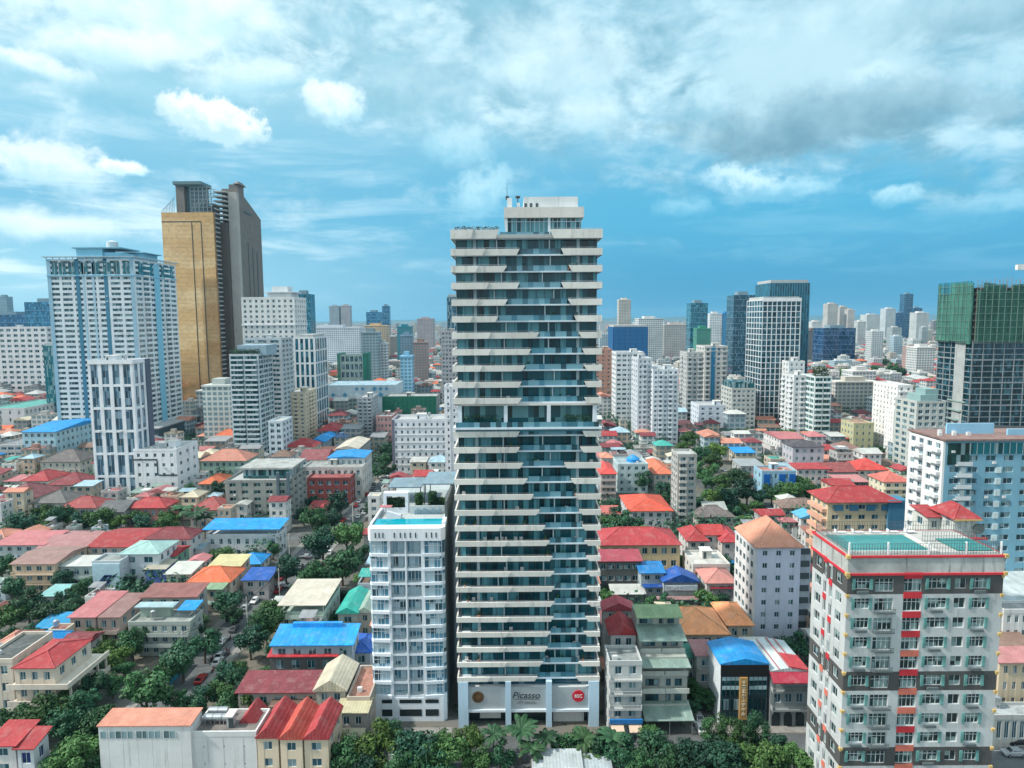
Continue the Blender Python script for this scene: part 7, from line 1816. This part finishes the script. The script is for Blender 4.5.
# ------------------------------------------------------------------ plain houses filling the blocks between
LANDMARKS = [('the broad pale blue tower', 100, 400), ('the slim white tower', 110, 470), ('the white annex', 160, 480), ('the golden tower', 205, 390), ('the white hotel tower', 268, 400), ('the planted balcony tower', 245, 440),
             ('the cream beige block', 300, 430), ('the concrete office block', 258, 500), ('the blue roofed hall', 240, 540), ('the diamond clad hall', 350, 395), ('the dark green screen', 408, 405), ('the black ledged hotel', 420, 455),
             ('the white pool block', 410, 600), ('the tallest tower', 527, 480), ('the white grey tower', 660, 410), ('the joined grey towers', 707, 390), ('the lilac white block', 717, 420), ('the white gridded tower', 780, 400),
             ('the slender concrete block', 687, 490), ('the blue white building', 778, 478), ('the mauve walled block', 808, 455), ('the cream hip roofed block', 860, 515), ('the bright white tower', 895, 420), ('the blue walled block', 985, 480),
             ('the netted tower', 985, 380), ('the lilac block', 775, 590), ('the red panelled block', 900, 660), ('the light orange roof', 700, 620), ('the long red hip roofs', 640, 540), ('the peach villa', 35, 570), ('the raspberry roofed villa', 50, 670),
             ('the dark blue slab', 840, 340), ('the three pale towers', 842, 315), ('the thin dark blue tower', 909, 310), ('the slim cream tower', 625, 320), ('the pale twin tower', 340, 318), ('the blue stepped tower', 373, 325), ('the wide white block', 15, 350), ('the teal domed hall', 404, 330)]
def where(p):
    px, py = proj(p)
    n, x, y = min(LANDMARKS, key=lambda q: (q[1] - px) ** 2 + (q[2] - py) ** 2 * 1.5)
    dx, dy = px - x, py - y
    a = ''
    if abs(dx) > abs(dy) * 1.2: return a + ('right of ' if dx > 0 else 'left of ') + n
    return a + ('beyond ' if dy < 0 else 'in front of ') + n
RC = [('red', R_RED, 15), ('maroon', R_MAR, 11), ('orange', R_ORG, 7), ('salmon', R_SAL, 18), ('rose', R_PINK, 17), ('bright blue', R_BLUE, 5), ('grey', R_GREY, 14), ('pale grey', R_PALE, 22), ('brown', R_BROWN, 8), ('cream', R_CREAM, 9), ('teal', R_TEAL, 2), ('pale blue', R_LBLUE, 5), ('green', R_GRN, 2)]
WC = [('white', (.66, .67, .66), 30), ('cream', (.62, .54, .42), 20), ('grey', (.42, .43, .42), 18), ('pale blue', (.48, .58, .64), 9), ('peach', (.60, .44, .34), 9), ('mint', (.42, .54, .48), 5), ('tan', (.48, .42, .35), 9)]
RT = [('hip', 34), ('gable_x', 18), ('gable_y', 14), ('shed', 18), ('flat', 36)]
RN = {'hip': 'hip roof', 'gable_x': 'gable roof', 'gable_y': 'front gable roof', 'shed': 'sloping sheet roof', 'flat': 'flat roof'}
fr_ = random.Random(11)
pick = lambda L: fr_.choices(L, [q[-1] for q in L])[0]
NH = {'near': 0, 'mid': 0, 'tree': 0, 'far': 0}
def in_view(x, y, z=4, m=25):
    px, py = proj((x, y, z)); return -m < px < 1024 + m and py < 800
cells = []
Y = 140.0
while Y < 760:
    lot = 8.8 + max(0, Y - 170) * .018
    X = -0.84 * Y - 10
    while X < .84 * Y + 10:
        cells.append((X + fr_.uniform(-.12, .12) * lot, Y + fr_.uniform(-.12, .12) * lot, lot)); X += lot
    Y += lot
FAR_TREES = []; spill = []
SIMPLE = {}
def simple_house(lab, x, y, w, d, h, wc, rt, rc, rn, wn):
    o = thing('city_house' if rt != 'flat' else 'city_block', lab, 'house' if rt != 'flat' else 'apartment block', (x, y, 0))
    q = MB(); q.box(-w / 2, w / 2, 0, d, 0, h); q.build('wall', far_mat(wc), o)
    if rt == 'flat':
        q = MB(); parapet(q, w, d, h, .7); q.box(-w / 2 + .2, w / 2 - .2, .2, d - .2, h - .05, h + .1); q.box(-w * .2, w * .15, d * .4, d * .7, h + .1, h + 2.6); q.build('roof', roof_mat(tuple(.5 * a + .15 for a in rc), False, .4), o)
    else: roof_mb(rt, w, d, h, {'hip': .28 * min(w, d), 'gable_y': .2 * w, 'gable_x': .2 * d, 'shed': .1 * d}[rt], .6).build('roof', roof_mat(rc), o)
    occupy(x - w / 2, x + w / 2, y, y + d)
    return o
NOFILL = [(690, 765, 458, 520), (602, 690, 478, 524), (296, 368, 492, 600), (95, 240, 636, 712), (0, 100, 700, 768), (330, 640, 722, 768), (640, 812, 722, 768), (20, 205, 510, 530), (755, 830, 480, 500), (0, 78, 575, 632)]
for (x, y, lot) in cells:
    if not in_view(x, y): continue
    pp = proj((x, y, 5))
    if any(a < pp[0] < b and c < pp[1] < d_ for a, b, c, d_ in NOFILL):
        xx, yy = x + fr_.uniform(-.3, .3) * lot, y + fr_.uniform(-.3, .3) * lot
        if is_free(xx - 1.5, xx + 1.5, yy - 1.5, yy + 1.5, 0) and BROAD[0] < 325:
            pw = where((xx, yy, 6)); occupy(xx - 1.5, xx + 1.5, yy - 1.5, yy + 1.5)
            tree_at(xx, yy, fr_.uniform(.7, 1.15), 'leafy green tree ' + pw, 'trees of the leafy plot ' + pw)
        continue
    for attempt in range(3):
        k = 1 - .2 * attempt
        w, d = lot * fr_.uniform(.62, .92) * k, lot * fr_.uniform(.62, .92) * k
        xx = x + fr_.uniform(-.25, .25) * lot * (attempt > 0); yy = y + fr_.uniform(-.25, .25) * lot * (attempt > 0)
        if is_free(xx - w / 2, xx + w / 2, yy, yy + d, .4): break
    else:
        if y > 430: FAR_TREES.append((x, y + fr_.uniform(-3, 3)))
        elif BROAD[0] < 310:
            for _ in range(6):
                xx, yy = x + fr_.uniform(-.5, .5) * lot, y + fr_.uniform(-.5, .5) * lot
                if is_free(xx - 1.3, xx + 1.3, yy - 1.3, yy + 1.3, 0):
                    NH['tree'] += 1; pw = where((xx, yy, 5)); occupy(xx - 1.3, xx + 1.3, yy - 1.3, yy + 1.3)
                    tree_at(xx, yy, fr_.uniform(.5, .85), 'small green tree in a gap between roofs ' + pw, 'small trees ' + pw); break
        continue
    u = fr_.random()
    if u < (.34 if y < 430 else .20):
        if y < 430 and is_free(xx - 2.5, xx + 2.5, yy - 2.5, yy + 2.5, 0) and BROAD[0] < 310:
            NH['tree'] += 1; s = fr_.uniform(.8, 1.3); occupy(xx - 2, xx + 2, yy - 2, yy + 2)
            pw = where((xx, yy, 6))
            tree_at(xx, yy, s, 'green garden tree growing ' + pw, 'garden trees ' + pw)
        else: FAR_TREES.append((xx, yy)); FAR_TREES.append((xx + 5, yy + 4))
        continue
    rt = pick(RT)[0]; rn, rc, _ = pick(RC); wn, wc, _ = pick(WC)
    if rt == 'flat' and rn in ('red', 'maroon', 'orange'): rn, rc = 'grey', R_GREY
    fl = fr_.choice([2, 2, 3, 3, 4] if y > 260 else [1, 2, 2]); 
    if y > 450: fl = fr_.choice([2, 3, 3, 4, 5, 6])
    h = fl * 3.3
    pw = where((xx, yy, h))
    lab = f'{wn} {["", "single storey", "two storey", "three storey", "four storey", "five storey", "six storey"][fl]} house, {rn} {RN[rt]}, {pw}'
    if len(lab.split()) > 16: lab = lab.replace(' storey', '').replace(' sheet roof', ' roof')
    gp_ = f'{wn} houses with {rn} {RN[rt]} {pw}'
    if y < 360:
        NH['near'] += 1
        r_, *_ = low_rise('house', lab, 'house', xx - w / 2, xx + w / 2, yy, d, h, wc, rt, rc, nf=fl, balc=(fr_.random() < .3), cap=12, metal=fr_.random() < .4)
        r_['group'] = gp_
    else:
        NH['mid'] += 1
        if rt != 'flat' and NH.setdefault('ch', 0) >= 290:
            spill.append((xx, yy, w, d, h, wn, rt, rn)); occupy(xx - w / 2, xx + w / 2, yy, yy + d); continue
        if rt != 'flat': NH['ch'] += 1
        simple_house(lab.replace(' house,', ' block,' if rt == 'flat' else ' house,'), xx, yy, w, d, h, wc, rt, rc, rn, wn)['group'] = gp_

# ------------------------------------------------------------------ the far city, thinning to the horizon
FC = [('white', (.66, .68, .68), 34), ('cream', (.62, .55, .46), 20), ('grey', (.44, .47, .48), 16), ('pale blue', (.44, .56, .64), 8), ('salmon', (.56, .34, .28), 10), ('brown', (.28, .22, .20), 6)]
spots = []
for _ in range(15000):
    y = 760 + 6400 * fr_.random() ** 1.5; x = fr_.uniform(-.80, .80) * y
    if in_view(x, y, 8, 10): spots.append((x, y))
spots.sort(key=lambda s: s[1])
stuffM = {n: MB() for n, _, _ in FC}; stuffR = {n: MB() for n in ('red', 'orange', 'grey', 'pale')}
for x, y, w, d, h, wn, rt, rn in spill:
    n = wn if wn in stuffM else 'cream'; rk = {'red': 'red', 'maroon': 'red', 'orange': 'orange', 'salmon': 'orange', 'rose': 'red'}.get(rn, 'grey')
    stuffM[n].box(x - w / 2, x + w / 2, y, y + d, 0, h); q = roof_mb('hip', w, d, h, .25 * min(w, d), .5); q.v = [(a + x, b + y, c_) for a, b, c_ in q.v]
    o_ = len(stuffR[rk].v); stuffR[rk].v += q.v; stuffR[rk].f += [tuple(o_ + i for i in f) for f in q.f]; stuffR[rk].mi += q.mi
for x, y in spots:
    w, d = fr_.uniform(8, 22), fr_.uniform(8, 20); tall = fr_.random() < .035 and y > 900
    h = fr_.choice([5, 7, 7, 10, 10, 13, 17]) * fr_.uniform(.9, 1.2)
    if tall: h = fr_.uniform(24, 62); w = fr_.uniform(14, 24); d = w
    if y > 2200: w *= 1.5; d *= 1.5
    if not is_free(x - w / 2, x + w / 2, y, y + d, .5 if y < 1500 else -6): continue
    if y < 3000: occupy(x - w / 2, x + w / 2, y, y + d)
    n, c, _ = pick(FC); red = fr_.random() < .36 and h < 14
    rk = fr_.choice(['red', 'orange', 'red']) if red else fr_.choice(['grey', 'pale', 'pale'])
    if NH['far'] < 290:
        NH['far'] += 1
        pw = where((x, y, h)); hn = 'tall' if tall else ('mid height' if h > 12 else 'low')
        o = thing('far_building', f'{hn} {n} far building, {rk} {"hip" if red else "flat"} roof, {pw}', 'building', (x, y, 0), fr_.uniform(-.15, .15), f'{hn} {n} far buildings with {rk} roofs {pw}')
        q = MB(); q.box(-w / 2, w / 2, 0, d, 0, h); q.build('wall', far_mat(c), o)
        if red: roof_mb('hip', w, d, h, .25 * min(w, d), .5).build('roof', roof_mat({'red': R_RED, 'orange': R_ORG}[rk]), o)
        else:
            q = MB(); parapet(q, w, d, h, .8); q.box(-w * .2, w * .2, d * .3, d * .6, h + .003, h + 3); q.build('roof', wall_mat({'grey': GREY, 'pale': PALE}[rk]), o)
    else:
        stuffM[n].box(x - w / 2, x + w / 2, y, y + d, 0, h)
        if red:
            q = roof_mb('hip', w, d, h, .25 * min(w, d), .5); q.v = [(a + x, b + y, c_) for a, b, c_ in q.v]
            o_ = len(stuffR[rk].v); stuffR[rk].v += q.v; stuffR[rk].f += [tuple(o_ + i for i in f) for f in q.f]; stuffR[rk].mi += q.mi
        else: stuffR[rk].box(x - w * .3, x + w * .2, y + d * .3, y + d * .6, h + .003, h + 2.5)
allq = MB(); mats = []
for n, c, _ in FC:
    k = len(mats); mats.append(far_mat(c)); q = stuffM[n]; o_ = len(allq.v); allq.v += q.v; allq.f += [tuple(o_ + i for i in f) for f in q.f]; allq.mi += [k] * len(q.f)
for n, c in (('red', R_RED), ('orange', R_ORG), ('grey', GREY), ('pale', PALE)):
    k = len(mats); mats.append(roof_mat(c) if n in ('red', 'orange') else wall_mat(c)); q = stuffR[n]; o_ = len(allq.v); allq.v += q.v; allq.f += [tuple(o_ + i for i in f) for f in q.f]; allq.mi += [k] * len(q.f)
fo = struct(allq.build('distant_city', mats), 'stuff'); fo['label'] = 'hazy carpet of small distant city buildings reaching the horizon'
# far tree canopy between the roofs, one uncountable mass
q = MB(); tr = random.Random(21)
for _ in range(2700):
    y = 560 + 5200 * tr.random() ** 1.7; x = tr.uniform(-.8, .8) * y
    if in_view(x, y, 5, 10) and is_free(x - 4, x + 4, y - 4, y + 4, -1): FAR_TREES.append((x, y))
for x, y in FAR_TREES:
    n = 110 if y < 480 else 60 if y < 700 else (34 if y < 1500 else 16); R0 = tr.uniform(3.5, 6.5) * (1 if y < 1200 else 1.6); sz = .6 if y < 480 else .9 if y < 700 else (1.6 if y < 1500 else 3.2)
    for k in range(n):
        v = Vector((tr.gauss(0, 1), tr.gauss(0, 1), tr.gauss(0, 1))).normalized(); p = Vector((x, y, R0 * .95)) + Vector((v.x * R0, v.y * R0, v.z * R0 * .8)) * tr.random() ** .4
        nr = (v + Vector((tr.gauss(0, .4), tr.gauss(0, .4), tr.gauss(.3, .4)))).normalized(); a = nr.orthogonal().normalized(); b = nr.cross(a); s = sz * tr.uniform(.6, 1.3)
        q.add([p - a * s, p + b * s * .8, p + a * s, p - b * s * .8], [(0, 1, 2, 3)])
fo = struct(q.build('treetops', leaf_mat((0.026, 0.085, 0.050))), 'stuff'); fo['label'] = 'scattered dark treetops between the roofs of the far city'

# ------------------------------------------------------------------ vehicles in the streets
cr_ = random.Random(13)
def cars(pts, lab, grp):
    for k, (px, py, ang, c) in enumerate(pts):
        p = gp(px, py, .7); car(p.x, p.y, ang, c, f'{c} car {lab}', grp, s=1.0)
cars([(222, 641, 2, 'white'), (228, 612, 0, 'black'), (238, 618, 0, 'black'), (245, 607, 4, 'silver'), (234, 628, 3, 'grey'), (220, 655, 3, 'silver'), (246, 595, 3, 'grey'), (255, 600, 178, 'white')], 'parked by the trees on the left street near the orange roof', 'cars on the lower left street')
cars([(284, 585, 80, 'white'), (272, 588, 78, 'silver'), (300, 566, 5, 'grey'), (330, 552, 0, 'white'), (306, 556, 80, 'silver'), (318, 556, 4, 'black')], 'on the left street in front of the blue roofed school', 'cars by the school')
cars([(358, 516, 8, 'white'), (362, 510, 8, 'black'), (356, 505, 6, 'red'), (368, 500, 6, 'silver'), (366, 492, 188, 'white'), (378, 492, 8, 'white'), (382, 486, 5, 'silver'), (386, 478, 3, 'white'), (374, 484, 5, 'grey'), (388, 470, 0, 'white')], 'queued on the left street above the roof pool', 'cars on the upper left street')
more = []
for k in range(26):
    y_ = 152 + k * 10.5; xs = [a for a in zip(S1, S1[1:]) if a[0][1] <= y_ <= a[1][1]][0]; tt = (y_ - xs[0][1]) / (xs[1][1] - xs[0][1]); cx = xs[0][0] + (xs[1][0] - xs[0][0]) * tt
    if cr_.random() < .75: more.append((cx + cr_.choice((-4.0, 4.0, -1.6, 1.6)), y_ + cr_.uniform(-2, 2), cr_.choice((0, 180)) + cr_.uniform(-4, 4), cr_.choice(('white', 'white', 'black', 'silver', 'grey', 'red'))))
for x_, y_, a_, c_ in more: car(x_, y_, a_, c_, f'{c_} car along the left street {where((x_, y_, 1))}', 'cars along the left street')
cars([(1014, 752, 88, 'silver'), (1018, 741, 92, 'black')], 'on the main road right of the red panelled block', 'cars on the main road')
cars([(698, 716, 4, 'silver'), (700, 727, 2, 'white')], 'standing in the alley beside the sage green awnings', 'cars in the alley')
cars([(740, 505, 88, 'white'), (716, 505, 90, 'silver'), (724, 470, 10, 'white'), (760, 506, 92, 'black'), (690, 508, 90, 'white')], 'on the cross street by the leafy clump', 'cars on the cross street')
def scooter(x, y, ang, label, group):
    o = thing('motor_scooter', label, 'scooter', (x, y, .012), rad(ang), group)
    q = MB(); q.box(-.18, .18, -.6, .5, .35, .62); q.box(-.16, .16, -.65, 0, .62, .82); q.box(-.1, .1, .45, .6, .4, 1.05); q.box(-.35, .35, .5, .56, 1.0, 1.05); q.build('body', plain_mat('scooter_paint', (.10, .03, .03), .3), o)
    for yy in (-.6, .62):
        w = MB(); w.cyl(yy, .28, -.06, .06, .28, n=10, axis='x'); w.build('wheel', plain_mat('tyre', (.02, .02, .02), .9), o)
for px, py in ((226, 652), (218, 664), (213, 672), (230, 640), (212, 660)): p = gp(px, py); scooter(p.x, p.y, 5, 'dark motor scooter on the left street below the parked cars', 'scooters on the left street')
for k in range(16):
    px, py = cr_.choice(((224, 648), (232, 622), (262, 600), (308, 558), (340, 530), (362, 505), (380, 488), (216, 668))); p = gp(px + cr_.uniform(-6, 6), py + cr_.uniform(-8, 8)); scooter(p.x, p.y, cr_.choice((4, 184)), 'motor scooter riding on the left street', 'scooters riding on the left street')
# utility poles with a cross arm along the left street
for k, (px, py) in enumerate(((228, 630), (206, 668), (262, 598), (305, 560), (340, 525))):
    p = gp(px, py); o = thing('utility_pole', 'grey concrete utility pole beside the left street', 'utility pole', (p.x - 5.5 if k % 2 else p.x + 5.5, p.y, 0), 0, 'utility poles on the left street')
    q = MB(); q.cyl(0, 0, 0, 9.5, .16, .10, 8); q.build('pole', wall_mat(PALE), o)
    q = MB(); q.box(-1, 1, -.05, .05, 8.7, 8.82); q.cyl(.4, 0, 8.82, 9.2, .06); q.cyl(-.8, 0, 8.82, 9.2, .06); q.build('cross_arm', METAL(), o)
tops = []
for px, py in ((206, 668), (228, 630), (262, 598), (305, 560), (340, 525)):
    p = gp(px, py); tops.append((p.x, p.y))
tops = [(x - 5.5 if k in (1, 3) else x + 5.5, y) for k, (x, y) in zip((1, 0, 2, 3, 4), tops)]
q = MB()
for (a, b), (c, d_) in zip(tops, tops[1:]):
    for o_ in (-.8, .4, .8):
        for i in range(8):
            t0, t1 = i / 8, (i + 1) / 8; sg = lambda t_: 9.0 - 2.4 * t_ * (1 - t_)
            q.tube((a + (c - a) * t0 + o_, b + (d_ - b) * t0, sg(t0)), (a + (c - a) * t1 + o_, b + (d_ - b) * t1, sg(t1)), .045, .045, 4)
o = q.build('power_cable', plain_mat('cable_black', (.012, .012, .012), .6)); tag(o, 'sagging black power cables strung between the poles of the left street', 'cable')
# garden wall of the empty plot
for (a, b, lab) in (((398 / 4, 500 + 590 / 4), (580 / 4, 500 + 610 / 4), 'weathered pale boundary wall behind the empty plot'),):
    p, q_ = gp(*a), gp(*b); q = MB(); q.box(0, q_.x - p.x, 0, .3, 0, 2.2); o = q.build('boundary_wall', wall_mat((.46, .46, .42), dirt=.6), None, (p.x, p.y, 0)); tag(o, lab, 'wall')
p = gp(170, 685); q = MB(); q.box(-.1, .1, 0, 9, 0, 2.4); q.box(-.16, .16, -.1, .15, 0, 2.6); o = q.build('hoarding', plain_mat('hoarding_blue', (.04, .30, .50), .6), None, (p.x, p.y, 0)); tag(o, 'blue painted hoarding at the edge of the empty plot', 'hoarding')

# ------------------------------------------------------------------ labels: identical ones share a group
for lab, obs in LABELS.items():
    if len(obs) > 1:
        for o in obs:
            if 'group' not in o: o['group'] = lab
print('objects', len(bpy.data.objects), NH, 'trees', TREE_N[0])
